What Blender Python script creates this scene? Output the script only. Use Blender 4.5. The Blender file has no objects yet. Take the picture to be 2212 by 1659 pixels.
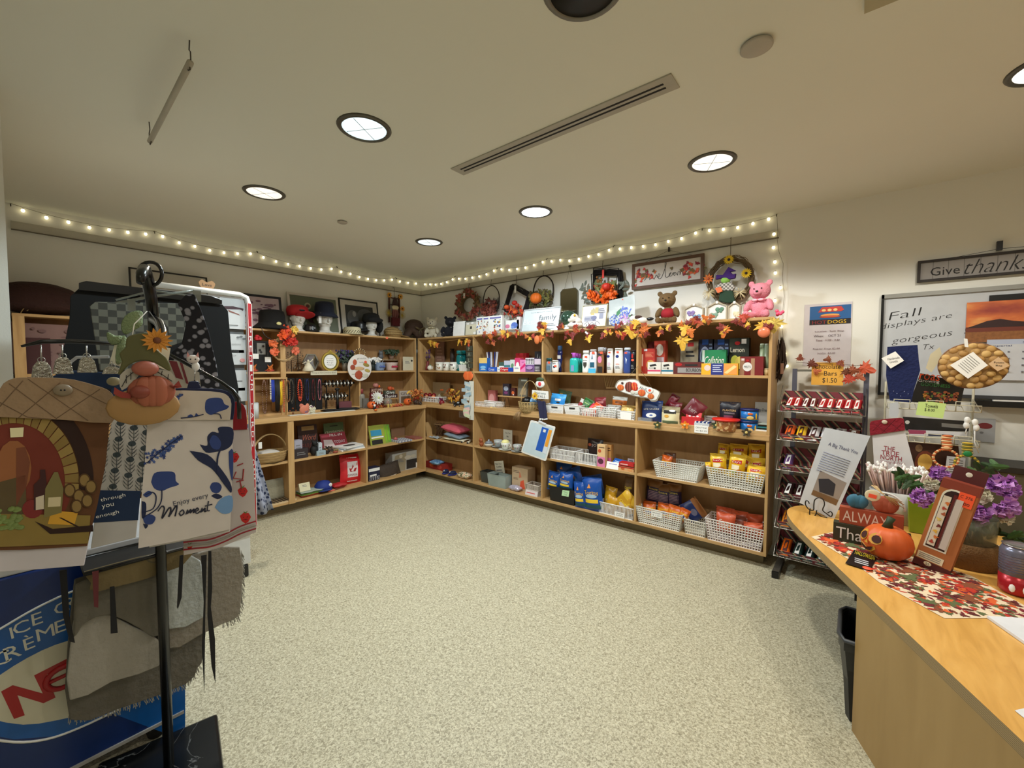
import bpy,math,random
from mathutils import Vector,Matrix,noise as mnoise
R_=math.radians
rnd=random.Random(7)
sc=bpy.context.scene
col=sc.collection
# -- camera, world, lights, exposure
FPX=909.6
CAM=Vector((4.752,-3.793,1.478));YAW,PIT,ROL=.6864,-.0439,.0025
FW=Vector((-math.sin(YAW)*math.cos(PIT),math.cos(YAW)*math.cos(PIT),math.sin(PIT)))
r0=FW.cross(Vector((0,0,1))).normalized();u0=r0.cross(FW)
RT=r0*math.cos(ROL)+u0*math.sin(ROL);UP=-r0*math.sin(ROL)+u0*math.cos(ROL)
cam=bpy.data.cameras.new('camera');camo=bpy.data.objects.new('camera',cam);col.objects.link(camo)
cam.sensor_width=36;cam.lens=FPX/2212*36;cam.clip_start=.05;cam.clip_end=60
camo.matrix_world=Matrix(((RT.x,UP.x,-FW.x,CAM.x),(RT.y,UP.y,-FW.y,CAM.y),(RT.z,UP.z,-FW.z,CAM.z),(0,0,0,1)))
sc.camera=camo
sc.view_settings.view_transform='Standard';sc.view_settings.look='None'
sc.view_settings.exposure=0.32;sc.view_settings.gamma=1.0;sc.view_settings.use_curve_mapping=False
w=bpy.data.worlds.new('world');sc.world=w;w.use_nodes=True
w.node_tree.nodes['Background'].inputs[0].default_value=(1,.93,.8,1)
w.node_tree.nodes['Background'].inputs[1].default_value=0.0
sc.cycles.max_bounces=8;sc.cycles.diffuse_bounces=6
CEIL=2.634
WARM=(1.0,.83,.60);COOL=(.86,.96,1.0);WHITE=(1,.95,.85)
LAMPS=[(2.855,-2.62,(.80,.96,1),60,.92),(1.637,-2.62,(1,.94,.80),58,.85),(4.08,-1.19,(1,.95,.82),56,.95),(2.845,-1.19,(.88,.95,1),66,9),(1.61,-1.19,(.85,.95,.97),44,.85),(4.07,-2.62,None,0,0),(5.30,-1.19,(1,.95,.84),36,1.1),(5.30,-2.62,(1,.92,.76),25,1.1),(4.07,-4.05,(1,.95,.84),5,1.0),(5.3,-4.05,(1,.94,.82),8,1.0)]
for i,(lx,ly,lc,e,g)in enumerate(LAMPS):
 if not lc:continue
 ld=bpy.data.lights.new('downlight_beam','SPOT');ld.energy=e;ld.color=lc
 ld.spot_size=R_(166 if i==3 else 146);ld.spot_blend=.25;ld.shadow_soft_size=.07
 lo=bpy.data.objects.new('downlight_beam',ld);lo.location=(lx,ly,CEIL-.03);col.objects.link(lo)
def area(loc,sz,e,c):
 ld=bpy.data.lights.new('fill_light','AREA');ld.shape='RECTANGLE';ld.size,ld.size_y=sz;ld.energy=e;ld.color=c
 lo=bpy.data.objects.new('fill_light',ld);lo.location=loc;col.objects.link(lo);return lo
area((6.6,-3.6,CEIL-.02),(1.2,2.4),7,(1,.98,.92))  # added fill light out of view, lifts the ambient level; no fitting belongs to it
# -- pixel rays to real places
def ray(px,py):return FW+RT*((px-1106)/FPX)+UP*((829.5-py)/FPX)
def on(px,py,ax,val):
 d=ray(px,py);return CAM+d*((val-CAM[ax])/d[ax])
def at_depth(px,py,t):return CAM+ray(px,py)*t
class Fr:
 """local frame of a thing: x to the right as seen from its front, y into its depth, z up"""
 def __init__(s,loc,rz):s.loc=Vector(loc);s.rz=rz;s.q=Matrix.Rotation(rz,3,'Z');s.qi=s.q.transposed()
 def uv(s,px,py,y=0.0):
  o=s.qi@(CAM-s.loc);d=s.qi@ray(px,py);t=(y-o.y)/d.y;p=o+d*t;return p.x,p.z
 def w(s,x,y,z):return s.loc+s.q@Vector((x,y,z))
PI=math.pi
def frB(px,d,z,py=None):p=on(px,py or 800,1,-d);return Fr((p.x,-d,z),0)
def frA(px,d,z,py=None):p=on(px,py or 800,0,d);return Fr((d,p.y,z),PI/2)
def frW(wall,px,d,z,py=None):return(frB if wall=='B' else frA)(px,d,z,py)
def frD(px,py,t,z=None,yaw=None):
 p=at_depth(px,py,t)
 if yaw is None:yaw=math.atan2(p.y-CAM.y,p.x-CAM.x)-PI/2
 return Fr((p.x,p.y,p.z if z is None else z),yaw)
 # -- materials
def lin(c):
 c=c/255.;return c/12.92 if c<=.04045 else((c+.055)/1.055)**2.4
def L(rgb):return(lin(rgb[0]),lin(rgb[1]),lin(rgb[2]),1)
_mc={}
def nt(m):
 m.use_nodes=True;t=m.node_tree;return t,t.nodes,t.links,t.nodes['Principled BSDF']
def C(r,g,b,rough=.55,metal=0.,var=.10,sc_=14.,emit=0,alpha=1.,trans=0.,bump=0.,bs=60.):
 k=(r,g,b,rough,metal,var,sc_,emit,alpha,trans,bump,bs)
 if k in _mc:return _mc[k]
 m=bpy.data.materials.new('m_%d_%d_%d'%(r,g,b));t,n,l,p=nt(m)
 c=L((r,g,b))
 tc=n.new('ShaderNodeTexCoord');nz=n.new('ShaderNodeTexNoise');nz.inputs['Scale'].default_value=sc_;nz.inputs['Detail'].default_value=2
 mx=n.new('ShaderNodeMix');mx.data_type='RGBA'
 mx.inputs[6].default_value=tuple(min(1,x*(1+var))for x in c[:3])+(1,);mx.inputs[7].default_value=tuple(x*(1-var)for x in c[:3])+(1,)
 l.new(tc.outputs['Object'],nz.inputs['Vector']);l.new(nz.outputs['Fac'],mx.inputs[0]);l.new(mx.outputs[2],p.inputs['Base Color'])
 p.inputs['Roughness'].default_value=rough;p.inputs['Metallic'].default_value=metal
 if emit:p.inputs['Emission Color'].default_value=c;p.inputs['Emission Strength'].default_value=emit
 if alpha<1:p.inputs['Alpha'].default_value=alpha
 if trans:p.inputs['Transmission Weight'].default_value=trans;p.inputs['IOR'].default_value=1.3
 if bump:
  nb=n.new('ShaderNodeTexNoise');nb.inputs['Scale'].default_value=bs;bp=n.new('ShaderNodeBump');bp.inputs['Strength'].default_value=bump;bp.inputs['Distance'].default_value=.01
  l.new(tc.outputs['Object'],nb.inputs['Vector']);l.new(nb.outputs['Fac'],bp.inputs['Height']);l.new(bp.outputs['Normal'],p.inputs['Normal'])
 _mc[k]=m;return m
def ramp(n,stops,interp='LINEAR'):
 r=n.new('ShaderNodeValToRGB');r.color_ramp.interpolation=interp
 while len(r.color_ramp.elements)<len(stops):r.color_ramp.elements.new(.5)
 for e,(p,c)in zip(r.color_ramp.elements,stops):e.position=p;e.color=L(c)
 return r
def tex(name,kind,scale,stops,rough=.6,vec=(1,1,1),rot=(0,0,0),interp='LINEAR',out=0,detail=3,bump=0,feature=None,dist=0,coord='Object',rand=1.):
 m=bpy.data.materials.new(name);t,n,l,p=nt(m)
 tc=n.new('ShaderNodeTexCoord');mp=n.new('ShaderNodeMapping');mp.inputs['Scale'].default_value=vec;mp.inputs['Rotation'].default_value=rot
 l.new(tc.outputs[coord],mp.inputs[0])
 tx=n.new('ShaderNodeTex'+kind);tx.inputs['Scale'].default_value=scale
 if kind=='Noise':tx.inputs['Detail'].default_value=detail;tx.inputs['Distortion'].default_value=dist
 if kind=='Wave':tx.inputs['Distortion'].default_value=dist;tx.inputs['Detail'].default_value=detail
 if kind=='Voronoi':
  tx.inputs['Randomness'].default_value=rand
  if feature:tx.feature=feature
 l.new(mp.outputs[0],tx.inputs['Vector'])
 r=ramp(n,stops,interp);o=tx.outputs[out]if not isinstance(out,str)else tx.outputs[out]
 l.new(o,r.inputs[0]);l.new(r.outputs[0],p.inputs['Base Color']);p.inputs['Roughness'].default_value=rough
 if bump:
  bp=n.new('ShaderNodeBump');bp.inputs['Strength'].default_value=bump;bp.inputs['Distance'].default_value=.01;l.new(o,bp.inputs['Height']);l.new(bp.outputs['Normal'],p.inputs['Normal'])
 return m
MW={}
MW['woodx']=tex('maple_grain_x','Noise',6,[(.3,(200,164,114)),(.55,(190,153,103)),(.75,(174,137,90))],.42,vec=(.6,9,9),detail=5,dist=.6)
MW['woody']=tex('maple_grain_y','Noise',6,[(.3,(200,164,114)),(.55,(190,153,103)),(.75,(174,137,90))],.42,vec=(9,.6,9),detail=5,dist=.6)
MW['woodz']=tex('maple_grain_z','Noise',5,[(.3,(196,160,110)),(.55,(186,149,98)),(.75,(170,133,86))],.45,vec=(7,7,.7),detail=5,dist=.8)
MW['woodb']=tex('maple_back','Noise',4,[(.3,(172,134,90)),(.55,(162,124,80)),(.8,(146,110,70))],.5,vec=(3,3,.7),detail=5,dist=.8)
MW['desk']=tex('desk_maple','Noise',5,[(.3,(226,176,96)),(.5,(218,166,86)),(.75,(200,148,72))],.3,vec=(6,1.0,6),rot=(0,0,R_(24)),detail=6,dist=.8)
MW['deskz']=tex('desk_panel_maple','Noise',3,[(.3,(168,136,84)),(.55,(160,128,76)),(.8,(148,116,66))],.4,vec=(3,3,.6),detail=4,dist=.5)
MW['ply']=tex('plywood_edge','Wave',70,[(.3,(170,146,104)),(.6,(140,116,78)),(.9,(110,90,60))],.6,dist=1.5,rot=(0,R_(90),0))
def floor_mat():
 m=bpy.data.materials.new('speckled_floor');t,n,l,p=nt(m)
 tc=n.new('ShaderNodeTexCoord');a=n.new('ShaderNodeTexNoise');a.inputs['Scale'].default_value=105;a.inputs['Detail'].default_value=3;a.inputs['Distortion'].default_value=1.2
 v=n.new('ShaderNodeTexVoronoi');v.inputs['Scale'].default_value=130
 l.new(tc.outputs['Object'],a.inputs[0]);l.new(tc.outputs['Object'],v.inputs[0])
 r=ramp(n,[(.36,(142,135,112)),(.45,(172,165,140)),(.54,(200,195,170)),(.64,(218,213,190))]);l.new(a.outputs[0],r.inputs[0])
 mx=n.new('ShaderNodeMix');mx.data_type='RGBA';mx.inputs[0].default_value=.22;l.new(r.outputs[0],mx.inputs[6])
 r2=ramp(n,[(.1,(120,112,88)),(.9,(226,219,190))]);l.new(v.outputs['Color'],r2.inputs[0]);l.new(r2.outputs[0],mx.inputs[7])
 l.new(mx.outputs[2],p.inputs['Base Color']);p.inputs['Roughness'].default_value=.5
 return m
MW['floor']=floor_mat()
MW['wall']=C(230,229,222,.8,var=.03,sc_=2,bump=.05,bs=180)
MW['ceil']=C(226,226,216,.85,var=.03,sc_=1.5)
BLACK=C(16,16,18,.35);DARK=C(30,28,28,.7);WHT=C(232,232,230,.4);OFFW=C(220,214,196,.6);SILV=C(190,190,190,.22,.9);INK=C(28,26,26,.7,var=0)
RED=C(176,22,26,.5);ORG=C(226,104,30,.5);YEL=C(240,186,30,.45);BLU=C(20,62,150,.45);GRN=C(40,110,50,.5);BRN=C(84,50,30,.7);GOLD=C(200,164,70,.3,.7)
PNK=C(236,120,150,.6);NAVY=C(22,30,66,.8);CREAM=C(226,214,180,.7);STRAW=C(206,178,120,.8,bump=.5,bs=90);GREY=C(120,120,122,.6);LBL=C(246,246,244,.55,var=.02)
STK=C(255,92,60,.6,var=0)
GLASS=C(235,242,240,.03,trans=.92,alpha=.35,var=0);CLEAR=C(225,230,230,.08,alpha=.28,var=0)
# -- mesh builder
_tc={}
def text_mesh(s,sp=1.0,off=0):
 k=(s,sp,off)
 if k in _tc:return _tc[k]
 cu=bpy.data.curves.new('t','FONT');cu.body=s;cu.resolution_u=2;cu.space_character=sp;cu.offset=off;o=bpy.data.objects.new('t',cu);col.objects.link(o)
 dg=bpy.context.evaluated_depsgraph_get();me=bpy.data.meshes.new_from_object(o.evaluated_get(dg))
 vs=[v.co.copy()for v in me.vertices];fs=[tuple(f.vertices)for f in me.polygons]
 bpy.data.objects.remove(o);bpy.data.curves.remove(cu);bpy.data.meshes.remove(me)
 if not vs:vs=[Vector((0,0,0))];fs=[]
 x0=min(v.x for v in vs);x1=max(v.x for v in vs);y0=min(v.y for v in vs);y1=max(v.y for v in vs)
 _tc[k]=(vs,fs,x0,x1,y0,y1);return _tc[k]
class MB:
 def __init__(s):s.v=[];s.f=[];s.m=[];s.sm=[];s.mats=[];s.X=Matrix.Identity(4)
 def mi(s,m):
  if m not in s.mats:s.mats.append(m)
  return s.mats.index(m)
 def add(s,vs,fs,mat,smooth=False):
  b=len(s.v);s.v+=[s.X@Vector(p)for p in vs];i=s.mi(mat)
  for f in fs:s.f.append(tuple(b+k for k in f));s.m.append(i);s.sm.append(smooth)
  return s
 def box(s,c,d,mat,rot=None):
  x,y,z=d[0]/2,d[1]/2,d[2]/2;q=Matrix.Identity(3)if rot is None else rot;c=Vector(c)
  vs=[c+q@Vector((a*x,b*y,e*z))for a in(-1,1)for b in(-1,1)for e in(-1,1)]
  return s.add(vs,[(0,1,3,2),(4,6,7,5),(0,4,5,1),(2,3,7,6),(0,2,6,4),(1,5,7,3)],mat)
 def b2(s,x0,x1,y0,y1,z0,z1,mat):return s.box(((x0+x1)/2,(y0+y1)/2,(z0+z1)/2),(abs(x1-x0),abs(y1-y0),abs(z1-z0)),mat)
 def tube(s,pts,r,mat,n=6,closed=False,cap=True):
  pts=[Vector(p)for p in pts];N=len(pts);rs=r if isinstance(r,(list,tuple))else[r]*N
  vs=[];nrm=None
  for i,p in enumerate(pts):
   a=pts[i-1]if(i>0 or closed)else p;b=pts[(i+1)%N]if(i<N-1 or closed)else p
   t=(b-a)
   if t.length<1e-9:t=Vector((0,0,1))
   t.normalize()
   if nrm is None:nrm=t.orthogonal().normalized()
   else:
    nrm=nrm-t*nrm.dot(t)
    if nrm.length<1e-6:nrm=t.orthogonal()
    nrm.normalize()
   bi=t.cross(nrm)
   for k in range(n):
    an=2*PI*k/n;vs.append(p+(nrm*math.cos(an)+bi*math.sin(an))*rs[i])
  fs=[]
  M=N if closed else N-1
  for i in range(M):
   j=(i+1)%N
   for k in range(n):fs.append((i*n+k,i*n+(k+1)%n,j*n+(k+1)%n,j*n+k))
  if cap and not closed:fs+=[tuple(range(n-1,-1,-1)),tuple((N-1)*n+k for k in range(n))]
  return s.add(vs,fs,mat,True)
 def cyl(s,p0,p1,r,mat,n=12,r1=None):return s.tube([p0,p1],[r,r if r1 is None else r1],mat,n)
 def lathe(s,prof,mat,n=18,c=(0,0,0),sx=1.,sy=1.,smooth=True):
  vs=[];c=Vector(c)
  for r,z in prof:
   for k in range(n):a=2*PI*k/n;vs.append(c+Vector((r*math.cos(a)*sx,r*math.sin(a)*sy,z)))
  fs=[(i*n+k,i*n+(k+1)%n,(i+1)*n+(k+1)%n,(i+1)*n+k)for i in range(len(prof)-1)for k in range(n)]
  if prof[0][0]>1e-5:fs.append(tuple(range(n-1,-1,-1)))
  if prof[-1][0]>1e-5:fs.append(tuple((len(prof)-1)*n+k for k in range(n)))
  return s.add(vs,fs,mat,smooth)
 def ell(s,c,r,mat,n=14,rot=None,m=8,jit=0):
  if not isinstance(r,(tuple,list)):r=(r,r,r)
  vs=[];c=Vector(c);q=rot or Matrix.Identity(3)
  for i in range(m+1):
   th=PI*i/m
   for k in range(n):
    a=2*PI*k/n;j=1+(rnd.uniform(-jit,jit)if jit else 0)
    vs.append(c+q@Vector((r[0]*math.sin(th)*math.cos(a)*j,r[1]*math.sin(th)*math.sin(a)*j,-r[2]*math.cos(th)*j)))
  return s.add(vs,[(i*n+k,i*n+(k+1)%n,(i+1)*n+(k+1)%n,(i+1)*n+k)for i in range(m)for k in range(n)],mat,True)
 def prism(s,poly,y0,y1,mat,smooth=False):
  """polygon of (x, z) extruded from y0 (front) to y1"""
  n=len(poly);A=sum(poly[i][0]*poly[(i+1)%n][1]-poly[(i+1)%n][0]*poly[i][1]for i in range(n))
  if A<0:poly=poly[::-1]
  vs=[(x,y0,z)for x,z in poly]+[(x,y1,z)for x,z in poly]
  fs=[tuple(range(n)),tuple(range(2*n-1,n-1,-1))]+[(k,k+n,(k+1)%n+n,(k+1)%n)for k in range(n)]
  return s.add(vs,fs,mat,smooth)
 def disc(s,cx,cz,rx,rz,y0,y1,mat,n=20):return s.prism([(cx+rx*math.cos(2*PI*k/n),cz+rz*math.sin(2*PI*k/n))for k in range(n)],y0,y1,mat)
 def face(s,pts,mat):return s.add(pts,[tuple(range(len(pts)))],mat)
 def grid(s,fn,nu,nv,mat,smooth=True,mf=None):
  vs=[fn(i/nu,j/nv)for j in range(nv+1)for i in range(nu+1)]
  for j in range(nv):
   for i in range(nu):
    pass
  fs=[(j*(nu+1)+i,j*(nu+1)+i+1,(j+1)*(nu+1)+i+1,(j+1)*(nu+1)+i)for j in range(nv)for i in range(nu)]
  if mf is None:return s.add(vs,fs,mat,smooth)
  b=len(s.v);s.v+=[s.X@Vector(p)for p in vs]
  for q,f in enumerate(fs):
   j,i=divmod(q,nu);s.f.append(tuple(b+k for k in f));s.m.append(s.mi(mf((i+.5)/nu,(j+.5)/nv)));s.sm.append(smooth)
  return s
 def text(s,t,cx,cz,y,h,mat,w=None,ang=0.,shear=0.,sp=1.0,th=.0006):
  """lettering in the xz plane, facing -y, centred on cx, cz; h is the height of the line, w fits the width"""
  vs,fs,x0,x1,y0,y1=text_mesh(t,sp,-.014 if shear>=.3 else 0)
  sy=h/max(.3,(y1-y0));sx=sy if w is None else w/max(.01,x1-x0);ca,sa=math.cos(ang),math.sin(ang)
  mx,my=(x0+x1)/2,(y0+y1)/2;o=[]
  for v in vs:
   b=(v.y-my)*sy;a=(v.x-mx)*sx+b*shear;o.append((cx+a*ca-b*sa,y,cz+a*sa+b*ca))
  return s.add(o,fs,mat)
 def leaf(s,c,r,mat,q,fold=.25,shape=0):
  P_=LEAF if shape==0 else OVAL
  n=len(P_);vs=[(0,0,0)]+[(x*r,(abs(x)*fold+.05*math.sin(9*z+x*5))*r,z*r)for x,z in P_];c=Vector(c)
  vs=[c+q@Vector(v)for v in vs];b2=[v+q@Vector((0,.0012,0))for v in vs]
  fs=[(0,1+k,1+(k+1)%n)for k in range(n)]
  return s.add(vs,fs,mat)
 def build(s,name,parent=None,fr=None,bevel=0,label=None,sub=0,solid=0,remesh=0):
  me=bpy.data.meshes.new(name);me.from_pydata(s.v,[],s.f)
  for m in s.mats:me.materials.append(m)
  for p,mi_,sm in zip(me.polygons,s.m,s.sm):p.material_index=mi_;p.use_smooth=sm
  me.update();o=bpy.data.objects.new(name,me);col.objects.link(o)
  if parent:o.parent=parent
  if fr:o.location=fr.loc;o.rotation_euler=(0,0,fr.rz)
  if label:o['label']=label
  if remesh:q=o.modifiers.new('r','REMESH');q.mode='VOXEL';q.voxel_size=remesh;q.use_smooth_shade=True;q=o.modifiers.new('s','SMOOTH');q.iterations=4
  if bevel:q=o.modifiers.new('b','BEVEL');q.width=bevel;q.segments=2;q.limit_method='ANGLE'
  if solid:q=o.modifiers.new('s','SOLIDIFY');q.thickness=solid;q.offset=0
  if sub:q=o.modifiers.new('s','SUBSURF');q.levels=sub;q.render_levels=sub
  return o
LEAF=[]
for k in range(22):
 a=-PI/2+2*PI*(k+.5)/22
 lob=[.35,.55,.35,.75,.5,.95,.5,.62,.45,.72,1.0];rr=(lob+lob[::-1])[k]
 LEAF.append((rr*math.cos(a),rr*math.sin(a)))
OVAL=[(.36*math.sin(2*PI*k/12)*(1+.15*(k%2)),-math.cos(2*PI*k/12))for k in range(12)]
def eul(x,y,z):return Matrix.Rotation(z,3,'Z')@Matrix.Rotation(y,3,'Y')@Matrix.Rotation(x,3,'X')
def tag(o,label,cat,group=None,kind=None):
 o['label']=label;o['category']=cat
 if group:o['group']=group
 if kind:o['kind']=kind
 return o
def struct(o,label=None):o['kind']='structure';o['label']=label or o.name.replace('_',' ');return o
def thing(name,label,cat,fr,group=None):
 o=bpy.data.objects.new(name,None);o.empty_display_size=.05;col.objects.link(o);o.location=fr.loc;o.rotation_euler=(0,0,fr.rz);return tag(o,label,cat,group)
def dup(o,loc,rz,label=None,parent=None):
 r=o.copy();col.objects.link(r)
 if parent:r.parent=parent
 else:
  r.location=loc;r.rotation_euler=(0,0,rz)
  if label:r['label']=label
 for ch in list(o.children):dup(ch,None,None,None,r)
 return r
 # == the room
def wallbox(name,x0,x1,y0,y1,z0,z1,m,label):
 b=MB();b.b2(x0,x1,y0,y1,z0,z1,m);return struct(b.build(name),label)
XR,YF=7.6,-6.2
wallbox('floor',-.1,XR+.1,YF-.1,.1,-.05,0,MW['floor'],'beige speckled hard floor')
wallbox('ceiling',-.1,XR+.1,YF-.1,.1,CEIL,CEIL+.05,MW['ceil'],'plain off-white ceiling')
wallbox('wall_back',-.1,XR+.1,0,.1,0,CEIL,MW['wall'],'off-white wall behind the long bookcases and whiteboard')
wallbox('wall_left',-.1,0,YF,0,0,CEIL,MW['wall'],'off-white wall on the left with a picture rail')
wallbox('wall_left_return',0,1.95,YF,-3.752,0,CEIL,MW['wall'],'wall return at the left edge of the view')
wallbox('wall_right',XR,XR+.1,YF,0,0,CEIL,MW['wall'],'right wall')
wallbox('wall_front',0,XR,YF-.1,YF,0,CEIL,MW['wall'],'wall behind the viewer')
b=MB();b.b2(4.30,XR,-.012,0,0,.1,C(96,88,74,.6));struct(b.build('baseboard_back'),'dark vinyl baseboard right of the bookcase')
RAIL=C(186,182,168,.6)
b=MB();b.b2(.0,4.262,-.012,-.0005,2.452,2.512,RAIL);b.b2(0,4.262,-.018,0,2.448,2.454,C(110,104,90,.6));struct(b.build('trim_1'),'wooden picture rail along the back wall')
b=MB();b.b2(.0005,.012,-3.70,-.018,2.452,2.512,RAIL);b.b2(0,.018,-3.70,-.02,2.448,2.454,C(110,104,90,.6));struct(b.build('trim_2'),'wooden picture rail along the left wall')
# -- ceiling fittings
TRIM=C(92,90,82,.35,.4)
names=['cool white round downlight with crossed lens, largest lit one in view','warm round downlight nearest the left wall','warm round downlight nearest the pink bear','brightest round downlight, glaring above the middle bookcases','small cool round downlight nearest the corner','unlit round downlight cut by the top edge of the view','warm round downlight cut by the right edge of the view','round downlight above the desk, outside the view','round downlight behind the viewer on the left','round downlight behind the viewer on the right']
for i,(lx,ly,lc,e,g)in enumerate(LAMPS):
 f=Fr((lx,ly,CEIL),0);t=thing('downlight',names[i],'ceiling light',f,'round downlights in the ceiling')
 b=MB();b.lathe([(.104,-.002),(.106,-.009),(.122,-.007),(.128,-.0005)],TRIM if lc else C(120,116,108,.4,.3),32);b.build('trim_ring',t)
 if lc:
  cc=[int(255*(x**.45))for x in lc];lm=C(cc[0],cc[1],cc[2],.3,var=.12,sc_=9,emit=g)
  b=MB();b.lathe([(0,-.006),(.05,-.006),(.105,-.003)],lm,32);b.build('lens',t)
  b=MB();ln=C(90,96,92,.5,emit=.25 if g<5 else 6)
  b.box((0,0,-.0068),(.19,.0025,.001),ln,eul(0,0,.5));b.box((0,0,-.0068),(.0025,.19,.001),ln,eul(0,0,.5));b.build('lens_rib',t)
 else:
  b=MB();b.lathe([(0,-.002),(.08,-.004),(.105,-.006)],C(70,68,62,.3,.5),32);b.build('reflector',t)
def slotd():
 f=Fr((3.51,-2.018,CEIL),0);t=thing('air_diffuser','long white linear slot air diffuser with two black slots','air vent',f)
 b=MB();b.box((0,0,-.003),(1.278,.106,.006),C(172,168,156,.45));b.build('frame',t,bevel=.001)
 for s_ in(-.014,.014):
  b=MB();b.box((0,s_,-.0065),(1.19,.011,.001),C(12,11,10,.7));b.build('slot',t)
slotd()
for(x,y,r,lab)in[(4.437,-2.026,.052,'plain round cover plate on the ceiling, right of the slot diffuser'),(1.512,-1.998,.037,'small round cover plate on the ceiling near the back lights')]:
 b=MB();b.lathe([(r*.7,0),(r,-.006),(r*1.02,-.012),(r*.9,-.015),(0,-.016)],C(178,172,162,.6),30);tag(b.build('cover_plate',fr=Fr((x,y,CEIL),0)),lab,'ceiling cover','round cover plates on the ceiling')
b=MB();b.box((.22,-.22,-.006),(.44,.44,.012),C(176,168,140,.7));tag(b.build('access_panel',fr=Fr((4.735,-1.971,CEIL),0)),'square ceiling access panel cut by the top edge of the view','ceiling panel')
f=Fr((2.49,-3.31,CEIL),0);t=thing('hanging_rod','white rod hung close under the ceiling from two wire hooks','rod',f)
b=MB();b.tube([(.40,-.015,-.085),(-.40,.015,-.085)],.0105,C(176,170,156,.5),10);b.build('rod',t)
wi=C(70,62,54,.4,.6)
for sx in(-1,1):
 b=MB();pts=[(sx*.385,-.012*sx,0)]+[(sx*(.385+.018*math.sin(a)),-.014*sx,-.035-.035*(1-math.cos(a))/1.3+.0)for a in(0,1,2,3)]+[(sx*.39,-.014*sx,-.104),(sx*.37,-.014*sx,-.10),(sx*.362,-.014*sx,-.088)]
 b.tube(pts,.0022,wi,5);b.build('hook',t)
 # -- bookcases
TH=.019
def case(name,wall,lo,hi,z0,z1,dep,divs,shelves,label,group,toppo=None,stile=None,kick=None,lip=0,topth=TH):
 """bookcase along a wall; lo..hi run along the wall, divs are divider positions, shelves shelf tops"""
 f=Fr((0,0,0),0)if wall=='B' else Fr((0,0,0),PI/2)
 t=thing(name,label,'bookcase',f,group);divs=sorted(divs)
 hz=MW['woodx'];vz=MW['woodz']
 def bx(nm,a0,a1,d0,d1,q0,q1,m):
  b=MB();b.b2(a0,a1,-d1,-d0,q0,q1,m);return b.build(nm,t,bevel=.0012)
 bx('back_panel',lo+.001,hi-.001,.001,.007,z0+.002,z1-.002,MW['woodb'])
 for a in(lo,hi-TH):bx('side_panel',a,a+TH,.007,dep,z0,z1-topth,vz)
 for d in divs:bx('divider',d-TH/2,d+TH/2,.0075,dep-.001,z0+TH,z1-topth,vz)
 bx('top_board',lo-.001,hi+.001,.007,dep+lip,z1-topth,z1,hz)
 bx('bottom_board',lo+TH,hi-TH,.007,dep-.0005,z0,z0+.022,hz)
 ed=[lo+TH]+[x for d in divs for x in(d-TH/2,d+TH/2)]+[hi-TH]
 for z in shelves:
  for k in range(0,len(ed),2):bx('shelf',ed[k]+.0004,ed[k+1]-.0004,.008,dep-.004,z-.02,z,hz)
 if stile:
  for(a0,a1)in stile:bx('stile',a0,a1,dep-.0005,dep+.012,z0,z1-topth,vz)
 if kick is not None:bx('plinth',lo+.01,hi-.03,.02,kick,0,z0,C(136,124,96,.6))
 if lip:
  b=MB();b.b2(lo,hi,-(dep+lip+.004),-(dep+lip),z1-topth+.004,z1-.004,hz);b.build('edge_strip',t,bevel=.002)
DB,XS=.305,[1.312,2.289,3.286]
case('lower_bookcase','B',.30,4.28,.093,.982,.305,XS,[.543],'long low maple bookcase along the back wall under the snack shelves','maple bookcases',kick=.2,topth=.044,lip=.004)
case('upper_bookcase','B',.30,4.28,.982,1.83,.305,XS,[1.41],'long maple bookcase with toiletries and biscuits, stacked on the back wall lower unit','maple bookcases')
case('lower_bookcase','A',-3.72,-.316,.108,.975,.462,[-1.99,-1.16,-2.9],[.535],'deeper low maple bookcase along the left wall holding hats and books','maple bookcases',stile=[(-2.02,-1.962),(-3.72,-3.665)],kick=.30,topth=.05,lip=.014)
case('upper_bookcase','A',-3.72,-.312,.975,1.83,.276,[-1.973,-1.125,-2.9],[1.41],'maple bookcase with the jewellery displays, stacked on the left wall lower unit','maple bookcases',stile=[(-1.998,-1.948),(-3.72,-3.665)])
TOP,S2,CT,LS,BT,CTA,LSA,BTA=1.8305,1.4105,.9825,.5435,.1155,.9755,.5355,.1305
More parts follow.
